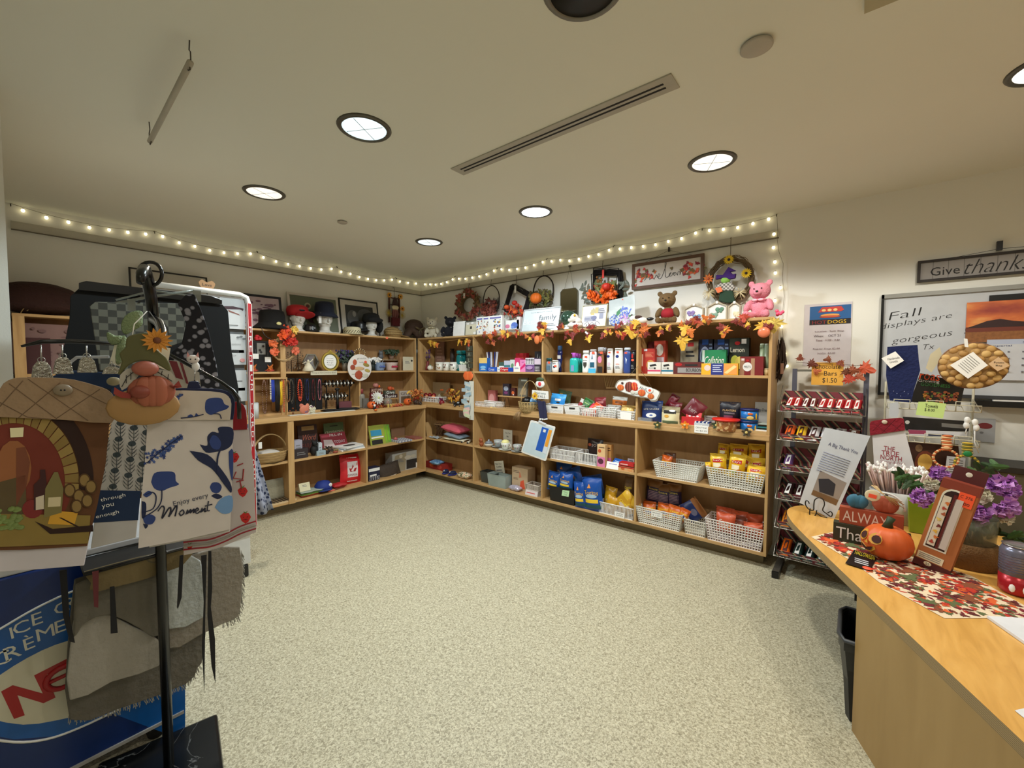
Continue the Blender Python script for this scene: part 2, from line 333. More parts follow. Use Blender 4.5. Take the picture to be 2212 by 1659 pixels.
# -- string lights
BULB=C(255,240,190,.3,var=0,emit=3.2);CORD=C(120,112,88,.6)
def strings():
 hkA=[(22,424),(333,499),(555,545),(727,578),(855,601),(907,606)];hkB=[(912,610),(984,598),(1075,578),(1182,559),(1327,531),(1518,493),(1678,464)]
 o=thing('string_lights','string of small warm glowing bulbs swagged along the top of both walls','string lights',Fr((0,0,0),0))
 b=MB();bl=MB();bl.ell((0,0,-.016),(.0105,.0105,.013),BULB,8,m=5);bl.cyl((0,0,0),(0,0,-.006),.005,CORD,6);proto=None;pos=[]
 for wall,hk in(('A',hkA),('B',hkB)):
  pts=[]
  for p in hk:
   q=on(p[0],p[1],0 if wall=='A' else 1,.022 if wall=='A' else-.022);pts.append(Vector((q.x,q.y,min(q.z,CEIL-.004))))
  path=[]
  for a,c in zip(pts,pts[1:]):
   ln=(c-a).length;N=14
   for k in range(N+1):
    u=k/N;p=a.lerp(c,u);p.z-=.36*ln*ln*u*(1-u)*.42+.1*u*(1-u)*min(1,ln);path.append(p)
   b.tube(path[-N-1:],.0016,CORD,4)
   n=max(1,round(ln/.113))
   for k in range(n):
    u=(k+.5)/n;p=a.lerp(c,u);p.z-=.36*ln*ln*u*(1-u)*.42+.1*u*(1-u)*min(1,ln);pos.append(p+Vector((0,0,rnd.uniform(-.012,.004))))
 vp=[on(x,y,1,-.022)for x,y in[(1678,464),(1680,497),(1679,519),(1683,545),(1692,570),(1690,600),(1694,640),(1688,700),(1696,760),(1700,787)]]
 b.tube(vp,.0016,CORD,4)
 for x,y in[(1672,501),(1671,530),(1674,561),(1675,585),(1686,617),(1674,645),(1688,701),(1695,759),(1700,786)]:pos.append(on(x,y,1,-.022))
 b.build('cord',o)
 for p in pos[:99]:
  if proto is None:proto=bl.build('bulb',o);proto.location=p
  else:c=proto.copy();col.objects.link(c);c.location=p
 for wall,hk in(('A',hkA[:5]),('B',hkB[1:])):
  for p in hk:
   q=on(p[0],p[1],0 if wall=='A' else 1,.01 if wall=='A' else-.01);b=MB();z=min(q.z,CEIL-.02)
   nx,ny=(1,0)if wall=='A' else(0,-1)
   b.tube([(q.x-nx*.009,q.y-ny*.009,z+.018),(q.x+nx*.004,q.y+ny*.004,z+.014),(q.x+nx*.016,q.y+ny*.016,z-.004),(q.x+nx*.02,q.y+ny*.02,z+.008)],.003,C(70,64,52,.5),6);b.build('hook',o)
strings()
# == makers
def face_art(b,art,x0,x1,z0,z1,y):
 """printed artwork on a face: list of (kind, fx0, fx1, fz0, fz1, mat[, text...]) in fractions"""
 for k,a in enumerate(art or[]):
  yy=y-.0004*(k+1)
  if a[0]=='r':_,u0,u1,v0,v1,m=a;b.b2(x0+(x1-x0)*u0,x0+(x1-x0)*u1,yy,y,z0+(z1-z0)*v0,z0+(z1-z0)*v1,m)
  elif a[0]=='o':_,cu,cv,ru,rv,m=a;b.disc(x0+(x1-x0)*cu,z0+(z1-z0)*cv,(x1-x0)*ru,(z1-z0)*rv,yy,y,m,16)
  elif a[0]=='t':
   s_,cu,cv,h,m=a[1:6];W=a[6]if len(a)>6 else None;kw=a[7]if len(a)>7 else{}
   b.text(s_,x0+(x1-x0)*cu,z0+(z1-z0)*cv,yy-.0004,(z1-z0)*h,m,None if W is None else(x1-x0)*W,**kw)
  elif a[0]=='l':
   _,u0,u1,v0,v1,n,m=a
   for q in range(n):
    v=v0+(v1-v0)*(q+.5)/n;e=u1-(u1-u0)*.25*((q*7)%3)/2;b.b2(x0+(x1-x0)*u0,x0+(x1-x0)*e,yy,y,z0+(z1-z0)*(v-.25*(v1-v0)/n),z0+(z1-z0)*(v+.2*(v1-v0)/n),m)
  elif a[0]=='p':
   _,pts,m=a;b.prism([(x0+(x1-x0)*u,z0+(z1-z0)*v)for u,v in pts],yy,y,m)
def place(wall,bb,d,z,free=False):
 """frame and size of a thing whose front face covers the picture box bb at distance d from its wall, standing on height z"""
 x0,y0,x1,y1=bb;f=frW(wall,(x0+x1)/2,d,z,(y0+y1)/2)
 a,_=f.uv(x0,(y0+y1)/2);c,_=f.uv(x1,(y0+y1)/2);_,h=f.uv((x0+x1)/2,y0);_,lo=f.uv((x0+x1)/2,y1)
 m=(a+c)/2;f=Fr(f.w(m,0,0),f.rz)
 if free:f.loc.z+=lo;h-=lo
 return f,c-a,h
def pack(wall,bb,d,z,dep,name,label,cat,m,art=None,group=None,rot=0,tilt=0,free=False,side=None,bev=.0015,dw=0):
 f,w,h=place(wall,bb,d,z,free);w+=dw;b=MB()
 b.b2(-w/2,w/2,0,dep,0,h,m)
 if side:b.b2(-w/2-.0004,-w/2,.002,dep-.002,.002,h-.002,side)
 face_art(b,art,-w/2,w/2,0,h,0)
 o=b.build(name,fr=f,bevel=bev);tag(o,label,cat,group)
 if rot:o.rotation_euler.z+=rot
 if tilt:o.rotation_euler=(Matrix.Rotation(o.rotation_euler.z,3,'Z')@Matrix.Rotation(tilt,3,'X')).to_euler()
 return o
def framed(wall,bb,d,z,name,label,cat,fm,pm,art=None,fw=.015,mat_=None,tilt=-.08,group=None,free=False,dep=.015,roll=0):
 f,w,h=place(wall,bb,d,z,free);t=thing(name,label,cat,f,group)
 t.rotation_euler=(Matrix.Rotation(f.rz,3,'Z')@Matrix.Rotation(tilt,3,'X')@Matrix.Rotation(roll,3,'Y')).to_euler()
 b=MB()
 for a in((-w/2,w/2,0,fw),(-w/2,w/2,h-fw,h)):b.b2(a[0],a[1],0,dep,a[2],a[3],fm)
 for a in((-w/2,-w/2+fw),(w/2-fw,w/2)):b.b2(a[0],a[1],0,dep,fw,h-fw,fm)
 b.build('frame',t,bevel=.001)
 b=MB();b.b2(-w/2+fw,w/2-fw,.006,dep-.002,fw,h-fw,mat_ or pm)
 x0,x1,z0,z1=-w/2+fw,w/2-fw,fw,h-fw
 if mat_:mg=min(w,h)*.13;b.b2(x0+mg,x1-mg,.0052,.006,z0+mg,z1-mg,pm);x0+=mg;x1-=mg;z0+=mg;z1-=mg
 face_art(b,art,x0,x1,z0,z1,.005);b.build('picture',t);return t
def bottle(wall,bb,d,z,name,label,prof,bm,cm,art=None,flat=.6,group=None,capz=.8,capr=.6,cat='bottle',pump=0):
 """prof: list of (fraction of half width, fraction of height)"""
 f,w,h=place(wall,bb,d,z);t=thing(name,label,cat,f,group);b=MB()
 b.lathe([(r*w/2,q*h*capz)for r,q in prof],bm,16,sy=flat,c=(0,w*flat/2,0))
 if art:face_art(b,art,-w*.40,w*.40,0,h*capz,0.0)
 b.build('body',t);b=MB();zc=h*capz
 b.lathe([(capr*w/2,zc),(capr*w/2,h*.985),(capr*w/2*.9,h)],cm,14,c=(0,w*flat/2,0),sy=flat if capr>.8 else 1)
 if pump:b.box((-.008,w*flat/2-.01,h*.97),(.03,.012,.01),cm)
 b.build('cap',t);return t
BP=[(.8,0),(.96,.02),(1,.1),(1,.8),(.9,.93),(.5,1)]
BS=[(.75,0),(.9,.02),(1,.3),(.98,.7),(.82,.96),(.78,1)]
def bagmesh(w,h,th,m,top=None,crimp=True,seed=0,sag=.0,art=None,bend=0.):
 b=MB();rr=random.Random(seed);ph=rr.uniform(0,6)
 def sh(sgn):
  def fn(u,v):
   x=(u-.5)*w;e=(1-abs(2*u-1)**3.)*(1-abs(2*v-1)**4.);y=sgn*th/2*e+.006*math.sin(7*u+ph)*math.sin(5*v+ph)*(1 if 0<v<1 else 0)+bend*(v-.5)**2
   x*=1-.05*(math.sin(PI*v));z=v*h+.004*math.sin(9*u+ph)*(v>.9)
   return(x,y,z)
  return fn
 for sgn in(-1,1):b.grid(sh(sgn),10,14,m,mf=(lambda u,v:top if(top and v>.72)else m))
 if crimp:
  lm=top or m
  for z0 in(0,h):
   for k in range(14):
    x=(k/14-.5)*w;b.box((x+w/28,0,z0+(.004 if z0 else-.001)),(w/16,.0015,.01),lm)
 return b
def bag(fr,w,h,th,name,label,m,top=None,art=None,group=None,rot=(0,0,0),seed=0,cat='snack bag'):
 b=bagmesh(w,h,th,m,top,seed=seed)
 ph=random.Random(seed).uniform(0,6)
 def sf(x,z,k):
  v=min(1,max(0,z/h));u=min(1,max(0,x/(w*(1-.05*math.sin(PI*v)))+.5))
  return(x,-th/2*(1-abs(2*u-1)**3.)*(1-abs(2*v-1)**4.)+.006*math.sin(7*u+ph)*math.sin(5*v+ph)-.0006*(k+2),z)
 X=lambda u:(u-.5)*w*.84
 Z=lambda v:h*(.08+.84*v)
 for k,a in enumerate(art or[]):
  if a[0]=='r':b.grid(lambda u,v:sf(X(a[1]+(a[2]-a[1])*u),Z(a[3]+(a[4]-a[3])*v),k),5,5,a[5])
  elif a[0]=='l':
   for q in range(a[5]):z0=a[3]+(a[4]-a[3])*(q+.25)/a[5];b.grid(lambda u,v:sf(X(a[1]+(a[2]-a[1])*u),Z(z0+(a[4]-a[3])*.45/a[5]*v),k),5,1,a[6])
  elif a[0]in 'op':
   pts=[(a[1]+a[3]*math.cos(t_*PI/7),a[2]+a[4]*math.sin(t_*PI/7))for t_ in range(14)]if a[0]=='o' else a[1]
   cu,cv=sum(p[0]for p in pts)/len(pts),sum(p[1]for p in pts)/len(pts);n_=len(pts);m_=a[-1]
   vs=[sf(X(cu),Z(cv),k)]+[sf(X(cu+(p[0]-cu)*q),Z(cv+(p[1]-cv)*q),k)for q in(.5,1)for p in pts]
   b.add(vs,[(0,1+i,1+(i+1)%n_)for i in range(n_)]+[(1+i,1+n_+i,1+n_+(i+1)%n_,1+(i+1)%n_)for i in range(n_)],m_)
  elif a[0]=='t':
   q=MB();face_art(q,[a],-w*.42,w*.42,h*.08,h*.92,0);b.add([sf(p.x,p.z,k+1)for p in q.v],q.f,a[5])
 o=b.build(name,fr=fr);tag(o,label,cat,group);o.rotation_euler=(Matrix.Rotation(fr.rz,3,'Z')@eul(*rot)).to_euler();return o
def bagbb(wall,bb,d,z,*a,free=True,**k):
 f,w,h=place(wall,bb,d,z,free)
 th=k.pop('th',.05);return bag(f,w,h,th,*a,**k)
def basket_part(b,w,dp,h,m,nx=14,nz=5,tap=.88,th=None,rim=.006):
 """tapered basket standing at z 0 with its front at y 0, real openings"""
 th=th or min(.3*w/nx,.0045);tz=min(.3*h/nz,.0045)
 def P(u,v,side):
  s_=tap+(1-tap)*v;W,D=w/2*s_,dp/2*s_
  return{'f':(-W+2*W*u,dp/2-D,h*v),'b':(-W+2*W*u,dp/2+D,h*v),'l':(-W,dp/2-D+2*D*u,h*v),'r':(W,dp/2-D+2*D*u,h*v)}[side]
 for side in 'fblr':
  n=nx if side in 'fb' else max(4,int(nx*dp/w))
  for k in range(n+1):b.tube([P(k/n,0,side),P(k/n,1,side)],th,m,4,cap=False)
  for j in range(nz+1):b.tube([P(0,j/nz,side),P(1,j/nz,side)],tz if j else tz*1.2,m,4,cap=False)
 W,D=w/2,dp/2;b.tube([(-W,D-D,h),(W,0,h),(W,dp,h),(-W,dp,h)],rim,m,6,closed=True)
 W2,D2=W*tap,D*tap;b.b2(-W2,W2,D-D2,D+D2,0,.003,m)
def basket(wall,bb,d,z,dp,name,label,m,nx=14,nz=5,tap=.88,group='white plastic baskets on the shelves',card=None,solid=False,slot=False,rot=0,cat='basket'):
 f,w,h=place(wall,bb,d,z);t=thing(name,label,cat,f,group);t.rotation_euler.z+=rot;b=MB()
 if solid:
  for(p,q)in(((-1,0),(1,0)),((1,0),(1,1)),((1,1),(-1,1)),((-1,1),(-1,0))):
   def V(c,v):s_=tap+(1-tap)*v;return(c[0]*w/2*s_,dp/2+(c[1]-.5)*dp*s_,h*v)
   b.face([V(p,0),V(q,0),V(q,1),V(p,1)],m);
  b.b2(-w/2*tap,w/2*tap,dp*(.5-tap/2),dp*(.5+tap/2),0,.003,m)
  b.tube([(-w/2,0,h),(w/2,0,h),(w/2,dp,h),(-w/2,dp,h)],.005,m,6,closed=True)
  if slot:b.box((0,(dp-dp*(tap+(1-tap)*.75))/2-.001,h*.75),(w*.34,.002,h*.14),C(40,38,36,.8))
  for k in range(int(nx*nz)if slot else 0):
   i,j=k%nx,k//nx;v=.1+.5*j/nz;s_=tap+(1-tap)*v
   b.box(((-.45+.9*(i+.5*(j%2))/nx)*w*s_,dp/2-dp/2*s_-.0006,h*v),(w*.025,.0012,h*.05),C(150,150,150,.7),eul(0,.78,0))
 else:basket_part(b,w,dp,h,m,nx,nz,tap)
 b.build('basket_body',t)
 if card:
  b=MB();cx,cw,ch,tx=card;b.b2(cx*w-cw/2,cx*w+cw/2,-.004,-.003,h*.95-ch,h*.95,LBL)
  for k,s_ in enumerate(tx):b.text(s_,cx*w,h*.95-ch*(.28+.42*k/max(1,len(tx)-1))if len(tx)>1 else h*.95-ch/2,-.0044,ch*.2,INK,cw*.75)
  b.build('price_card',t)
 t['_w']=w;t['_h']=h;return t,f,w,h
def bear(wall,bb,d,z,name,label,m,bow=None,shirt=None,snout=None,nose=None,fluffy=True,turn=0,lean=0):
 f,w,h=place(wall,bb,d,z);t=thing(name,label,'teddy bear',f);t.rotation_euler.z+=turn;s_=h;b=MB()
 E_=lambda c,r,q=None:b.ell((c[0]*s_,c[1]*s_,c[2]*s_),tuple(x*s_ for x in r),m,16,q,10,jit=.0)
 E_((0,.12,.25),(.20,.17,.25));E_((lean,.10,.70),(.25,.20,.215))
 for sx in(-1,1):
  E_((sx*.21+lean,.12,.90),(.08,.04,.08));E_((sx*.25,.03,.33),(.085,.10,.19),eul(-.5,sx*-.35,0));E_((sx*.18,-.07,.08),(.10,.16,.085),eul(0,0,sx*.35))
  E_((sx*.23,-.20,.10),(.08,.05,.10))
 E_((lean,-.08,.64),(.10,.075,.07))
 b.build('body',t,remesh=max(.004,s_*.022))
 b=MB();nm=nose or C(20,18,18,.3);b.ell((lean*s_,-.155*s_,.665*s_),(.035*s_,.02*s_,.026*s_),nm);b.build('nose',t)
 for sx in(-1,1):b=MB();b.ell(((sx*.085+lean)*s_,-.09*s_,.74*s_),.019*s_,C(24,18,16,.15),8);b.build('eye',t)
 if bow:
  b=MB()
  b.tube([((.15*math.cos(a)+lean*.6)*s_,(.09+.13*math.sin(a))*s_,.47*s_)for a in[2*PI*k/12 for k in range(12)]],.02*s_,bow,5,closed=True)
  for sx in(-1,1):b.ell(((sx*.07+lean)*s_,-.07*s_,.46*s_),(.07*s_,.02*s_,.035*s_),bow,8)
  b.build('ribbon',t)
 if shirt:b=MB();b.ell((0,.115*s_,.29*s_),(.225*s_,.20*s_,.185*s_),shirt,18);b.build('shirt',t)
 return t
def head(t,x,y,z,s_,m):
 """polystyrene display head, s_ tall"""
 b=MB();b.lathe([(.34*s_,0),(.31*s_,.04*s_),(.2*s_,.10*s_),(.19*s_,.24*s_),(.25*s_,.33*s_)],m,18,c=(x,y,z),sy=1.0)
 b.ell((x,y,z+.62*s_),(.31*s_,.33*s_,.37*s_),m,20,m=14);b.ell((x,y-.14*s_,z+.45*s_),(.19*s_,.17*s_,.15*s_),m,14)
 b.ell((x,y-.34*s_,z+.50*s_),(.04*s_,.075*s_,.085*s_),m,10)
 for sx in(-1,1):b.ell((x+sx*.11*s_,y-.315*s_,z+.60*s_),(.06*s_,.03*s_,.028*s_),m,10);b.ell((x+sx*.31*s_,y,z+.55*s_),(.03*s_,.05*s_,.07*s_),m,8)
 b.ell((x,y-.31*s_,z+.37*s_),(.075*s_,.035*s_,.02*s_),m,10)
 return b.build('head',t,remesh=.0045)
def hat(b,x,y,z,rc,hc,rb,m,brimdrop=.0,band=None,dent=0):
 b.lathe([(rb,-brimdrop),(rb*.99,.004-brimdrop),(rc*1.03,.006),(rc,.012),(rc*.97,hc*.6),(rc*.88,hc*.92),(rc*.6,hc),(0,hc-dent)],m,24,c=(x,y,z),sy=1.1)
 b.lathe([(rc*.9,0),(rb*.98,-brimdrop-.002)],m,24,c=(x,y,z),sy=1.1)
 if band:b.lathe([(rc*1.035,.008),(rc*1.02,.03)],band,24,c=(x,y,z),sy=1.1)
LEAFM=[C(170,56,34,.6,var=.4,sc_=30),C(206,112,44,.6,var=.4,sc_=30),C(220,172,60,.6,var=.35,sc_=40),C(120,38,32,.6,var=.4,sc_=30),C(216,188,96,.6,var=.3),C(170,84,40,.6,var=.4)]
def flower(b,c,r,mp,mc,q=None,n=12,y0=0):
 q=q or Matrix.Identity(3);c=Vector(c)
 for k in range(n):
  a=2*PI*k/n;d=Vector((math.cos(a),0,math.sin(a)));s_=Vector((-math.sin(a),0,math.cos(a)))
  vs=[c,c+q@(d*r*.55+s_*r*.17+Vector((0,-.1*r,0))),c+q@(d*r+Vector((0,-.02*r,0))),c+q@(d*r*.55-s_*r*.17+Vector((0,-.1*r,0)))]
  b.add(vs,[(0,1,2,3)],mp)
 b.ell(c+q@Vector((0,-.06*r,0)),(r*.26,r*.12,r*.26),mc,8,m=5)
def pumpkin(b,c,r,m,stem,squash=.82,ribs=9,sx=1.):
 c=Vector(c);n=36;vs=[];M_=10
 for i in range(M_+1):
  th=PI*i/M_
  for k in range(n):
   a=2*PI*k/n;rr=r*math.sin(th)**.8*(1-.09*abs(math.cos(ribs*a/2))**6);vs.append(c+Vector((rr*math.cos(a)*sx,rr*math.sin(a),-r*squash*math.cos(th)+(-.12*r if i==M_ else 0))))
 b.add(vs,[(i*n+k,i*n+(k+1)%n,(i+1)*n+(k+1)%n,(i+1)*n+k)for i in range(M_)for k in range(n)],m,True)
 if stem:b.tube([c+Vector((0,0,r*squash*.8)),c+Vector((.03*r,0,r*squash*1.1)),c+Vector((.12*r,0,r*squash*1.35))],[r*.14,r*.09,r*.1],stem,7)
def strokes(b,path,scale,ox,oz,y,m,r=.002):
 for st in path:b.tube([(ox+x*scale,y,oz+z*scale)for x,z in st],r,m,5)
def smooth(pts,n=4):
 o=[];P=[pts[0]]+list(pts)+[pts[-1]]
 for i in range(1,len(P)-2):
  for k in range(n):
   t=k/n;o.append(tuple(.5*((2*P[i][j])+(-P[i-1][j]+P[i+1][j])*t+(2*P[i-1][j]-5*P[i][j]+4*P[i+1][j]-P[i+2][j])*t*t+(-P[i-1][j]+3*P[i][j]-3*P[i+1][j]+P[i+2][j])*t**3)for j in range(len(P[i]))))
 o.append(tuple(pts[-1]));return o
 # == back wall: things on top of the bookcase
def G(*n):return 'g'
G1='white plastic baskets on the shelves'
pack('B',(978,694,1003,726),.25,TOP,.012,'canvas_board','small blank white canvas standing beside the black plush bear','canvas',WHT,tilt=-.1)
framed('B',(1003,693,1029,724),.25,TOP,'picture_frame','small dark frame with white blossoms around a cream plaque','picture frame',C(66,74,66),C(206,200,176),[('r',.0,1,.78,1,C(190,186,178)),('o',.2,.85,.1,.06,WHT),('o',.6,.9,.12,.07,WHT),('r',.42,.58,.45,.65,C(60,60,54)),('o',.85,.12,.12,.1,WHT)],fw=.008)
cols=[C(60,92,76),C(196,150,60),C(70,96,170),C(170,80,60)]
def cardart(seed):
 r=random.Random(seed);a=[('r',.1,.9,.84,.93,C(110,110,170))]
 for k in range(16):a.append(('o',r.uniform(.12,.88),r.uniform(.1,.78),r.uniform(.03,.07),r.uniform(.02,.05),cols[k%4]))
 return a
for k,(bb,lab,q)in enumerate([((1029,685,1043,721),'boxed card set with green sprigs, leftmost of the three',.245),((1043.5,684,1056,720),'boxed card set with green sprigs, middle one of the three',.258),((1055,682,1085,720),'widest boxed card set with scattered flowers, rightmost of the three',.272)]):
 pack('B',bb,q,TOP,.03,'boxed_card_set',lab,'card set',WHT,cardart(k),'boxed card sets on the top shelf')
pack('B',(1086,692,1121,717),.22,TOP,.02,'flower_sign','white arched sign painted with a pink and a blue flower','sign',WHT,[('o',.3,.55,.14,.16,C(214,120,150)),('o',.72,.6,.2,.24,C(90,120,200)),('o',.62,.45,.1,.12,C(120,150,216))])
pack('B',(1070,713,1095,722),.287,TOP,.012,'word_block','grey wooden word block lying by the card sets','sign',C(150,144,132),[('t','home',.5,.5,.6,WHT,.8)],'small wooden word blocks')
pack('B',(1096,711,1122,720),.287,TOP,.012,'word_block','grey wooden word block left of the large silver tray','sign',C(150,144,132),[('t','grateful',.5,.5,.6,C(60,56,50),.85)],'small wooden word blocks')
pack('B',(1116,684,1124,716),.22,TOP,.03,'napkin_pack','narrow white and pink packet behind the silver tray','packet',C(226,214,214))
f=framed('B',(1124,662,1204,714),.275,TOP,'silver_tray','large pale silver tray with printed grey lettering leaning on the wall','tray',C(176,178,180,.3,.3),C(204,216,220,.25),[('t','love grows here',.5,.86,.05,C(130,140,150),.6),('t','Blessed',.28,.42,.26,C(240,244,244),.5),('t','family',.7,.55,.34,C(90,96,104),.48),('l',.5,.95,.15,.3,2,C(120,126,134))],fw=.012,tilt=-.25)
f=frB(1227,.20,TOP);t=thing('glass_ball','green mirrored glass ball on a small white stand','ornament',f)
b=MB();b.ell((0,0,.115),.078,C(96,136,122,.08,.85),24,m=16);b.build('ball',t)
b=MB();b.lathe([(.055,0),(.05,.01),(.03,.035),(.045,.055)],C(222,224,218,.4),16);b.build('stand',t)
f=frB(1241,.275,TOP);t=thing('plush_lamb','white plush lamb with dark vest lying in front of the glass ball','plush toy',f)
b=MB();b.ell((0,0,.035),(.085,.045,.032),C(232,224,214,.9));b.ell((0,-.01,.10),(.042,.04,.045),C(238,228,218,.9));b.ell((-.035,-.02,.085),(.03,.025,.022),C(238,228,218,.9));b.ell((.045,-.01,.07),(.03,.03,.03),WHT);b.build('body',t,remesh=.005)
b=MB();b.ell((.01,.004,.062),(.05,.04,.025),C(70,36,36));b.build('vest',t)
b=MB();b.ell((.022,-.045,.125),.011,YEL,8);b.ell((-.03,-.05,.10),.005,BLACK,6);b.build('flower_and_nose',t)
def easel(fr,w,h,t,m):
 b=MB()
 pts=smooth([(-w*.5,-.02,.02),(-w*.3,-.02,.045),(-w*.15,-.02,.015),(0,-.02,.04),(w*.15,-.02,.015),(w*.3,-.02,.045),(w*.5,-.02,.02)])
 b.tube(pts,.0018,m,5);b.tube([(-w*.3,.05,0),(-w*.3,-.03,.004),(-w*.3,-.035,.02)],.002,m,5);b.tube([(w*.3,.05,0),(w*.3,-.03,.004),(w*.3,-.035,.02)],.002,m,5);b.build('wire_easel',t)
t=framed('B',(1254,656,1308,699),.25,TOP+.012,'framed_print','thin gold framed village print on a wire easel','picture frame',C(200,190,150,.3,.5),C(232,234,240,.3),[('r',.35,.5,.55,.8,C(214,196,130)),('r',.52,.66,.62,.9,C(206,190,130)),('p',[(.3,.62),(.45,.9),(.6,.66)],C(196,184,140)),('l',.1,.6,.25,.5,4,C(110,116,150)),('o',.5,.4,.12,.1,C(120,126,160)),('r',.72,.88,.35,.6,C(150,154,176)),('l',.66,.95,.6,.85,3,C(150,150,160))],fw=.006,tilt=-.2)
easel(None,.16,.2,t,C(40,38,36,.4,.6))
f,w,h=place('B',(1316,639,1372,690),.24,TOP+.015);t=thing('glass_plate','square clear glass plate painted with blue and pink hydrangeas','plate',f);t.rotation_euler.x=0
t.rotation_euler=(Matrix.Rotation(-.22,3,'X')@Matrix.Rotation(-.12,3,'Y')).to_euler()
b=MB();b.b2(-w/2,w/2,0,.005,.02,h,C(226,236,238,.08,alpha=.55));b.build('plate_glass',t)
b=MB();r=random.Random(3)
for(cx,cz,rr,mm)in[(-.06,.05,.055,C(50,76,160)),(.035,.105,.058,C(64,92,190)),(.03,.035,.05,C(190,130,196))]:
 for k in range(46):
  a,q=r.uniform(0,2*PI),rr*math.sqrt(r.random());b.disc(cx+q*math.cos(a),cz+.01+q*math.sin(a),.007,.007,-.0016-.0002*(k%4),-.001,[mm,C(96,124,210)if mm!=C(190,130,196)else C(220,170,220)][k%2],6)
for(x,z,a)in[(-.03,.12,1.0),(.075,.06,.2),(-.01,.02,2.)]:b.add([(x+.05*math.cos(a),-.0008,z+.05*math.sin(a)),(x-.02*math.sin(a),-.0008,z+.02*math.cos(a)),(x-.05*math.cos(a),-.0008,z-.05*math.sin(a)),(x+.02*math.sin(a),-.0008,z-.02*math.cos(a))],[(0,1,2,3)],C(50,124,76))
b.disc(.01,h*.93,.006,.006,-.002,0,STK,8);b.build('painted_flowers',t)
b=MB();b.b2(-.05,.05,-.02,.02,-.013,.004,C(210,206,200));b.build('stand',t)
f=frB(1381,.27,TOP);t=thing('plush_puppy','small brown and white plush puppy lying on the top shelf','plush toy',f)
b=MB();b.ell((0,0,.035),(.07,.035,.033),C(226,220,214,.9));b.ell((-.055,-.01,.055),(.035,.03,.032),C(226,220,214,.9));b.build('body',t,remesh=.005)
b=MB();b.ell((-.02,-.005,.062),(.045,.03,.02),C(66,42,36,.9));b.ell((-.075,.0,.07),(.012,.02,.028),C(60,38,32,.9));b.ell((.085,0,.045),(.035,.012,.014),BLACK);b.build('patches',t)
bear('B',(1408,625,1477,697),.235,TOP,'teddy_bear','brown teddy bear wearing a red velvet shirt',C(112,88,56,.95,bump=.9,bs=160),shirt=C(150,16,32,.8),lean=-.03,turn=.15)
def house_frame(bb,lab,cs,peak=True):
 f,w,h=place('B',bb,.24,TOP);t=thing('house_frame',lab,'picture frame',f,'house shaped butterfly frames');b=MB();fr_=C(166,156,136,.6)
 o=[(-w/2,0),(w/2,0),(w/2,h*.72),(0,h),(-w/2,h*.72)];i=[(-w/2+.01,.01),(w/2-.01,.01),(w/2-.01,h*.70),(0,h-.014),(-w/2+.01,h*.70)]
 for k in range(5):
  a,c,d,e=o[k],o[(k+1)%5],i[(k+1)%5],i[k];b.prism([a,c,d,e],0,.03,fr_)
 b.build('frame',t);b=MB();b.prism(i,.012,.014,C(226,226,224))
 for k,(x,z,m)in enumerate(cs):
  for sx in(-1,1):b.ell((w*x+sx*w*.10,.009,h*z),(w*.11,.002,h*.11),m,10,eul(0,.5*sx+.4,0),m=4);b.ell((w*x+sx*w*.07,.009,h*(z-.12)),(w*.07,.002,h*.07),m,8,m=4)
 b.build('butterfly_picture',t);b=MB();b.b2(-.008,.008,-.001,0,h-.02,h-.002,WHT);b.build('price_tag',t)
house_frame((1477,655,1520,693),'small house shaped frame with purple and blue butterflies, nearest the brown bear',[(-.15,.52,C(134,116,176)),(.15,.3,C(110,150,186))])
house_frame((1526,650,1571,690),'house shaped frame with green butterflies, in the middle of three',[(.12,.58,C(84,130,110)),(-.15,.32,C(120,156,140))])
house_frame((1572,650,1600,690),'house shaped frame with a cream bow, half behind the pink bear',[(.1,.35,C(216,206,176)),(.25,.3,C(226,216,186))])
bear('B',(1603,602,1676,684),.235,TOP,'teddy_bear','pink teddy bear with a satin ribbon sitting at the shelf end',C(226,140,160,.95,bump=.7,bs=160),bow=C(246,170,190,.4),turn=-.12)
b=MB();r=random.Random(8)
for k in range(8):b.ell((r.uniform(-.02,.02),r.uniform(-.01,.01),r.uniform(.012,.04)),.012,C(250,90,130,.5),7,m=5)
tag(b.build('pompom',fr=frB(1680,.26,TOP)),'hot pink pompom at the very end of the top shelf','pompom')
bear('B',(913,683,953,729),.235,TOP,'teddy_bear','cream teddy bear sitting in the corner on top of the bookcases',C(202,194,172,.95,bump=.7,bs=160),lean=-.02,turn=.6,bow=C(190,180,150))
bear('B',(950,681,986,727),.235,TOP,'teddy_bear','black teddy bear slumped beside the cream one',C(14,14,22,.95,bump=.6,bs=160),turn=.75,lean=.1)
# -- hung on the back wall
RM=C(112,92,66,.9)
def hook_on_rail(t,x,z0,z1,m=None):
 b=MB();m=m or C(70,60,50,.5);b.tube([(x-.01,.016,z1),(x+.0,.002,z1+.004),(x,-.004,z1-.03),(x,-.004,z0+.012),(x-.008,-.006,z0),(x-.002,-.016,z0-.006),(x+.006,-.016,z0+.006)],.0026,m,5);b.build('hook',t)
def wreath(bb,name,lab,kind,seed,d=.05,dens=90,cols=None,inner=.5):
 f,w,h=place('B',bb,d,0,True);z0=f.loc.z;f.loc.z=z0;t=thing(name,lab,'wreath',f,'autumn wreaths hung from the picture rail');rr=random.Random(seed)
 return f,w,h,t,rr
f,w,h,t,rr=wreath((988,625,1040,692),'leaf_wreath','round wreath thick with red and brown leaves, nearest the corner','',1)
b=MB();b.tube([((w/2-.07)*math.cos(a),0,h/2+(h/2-.07)*math.sin(a))for a in[2*PI*k/24 for k in range(24)]],.035,C(96,74,44,.9),7,closed=True);b.build('ring',t)
b=MB()
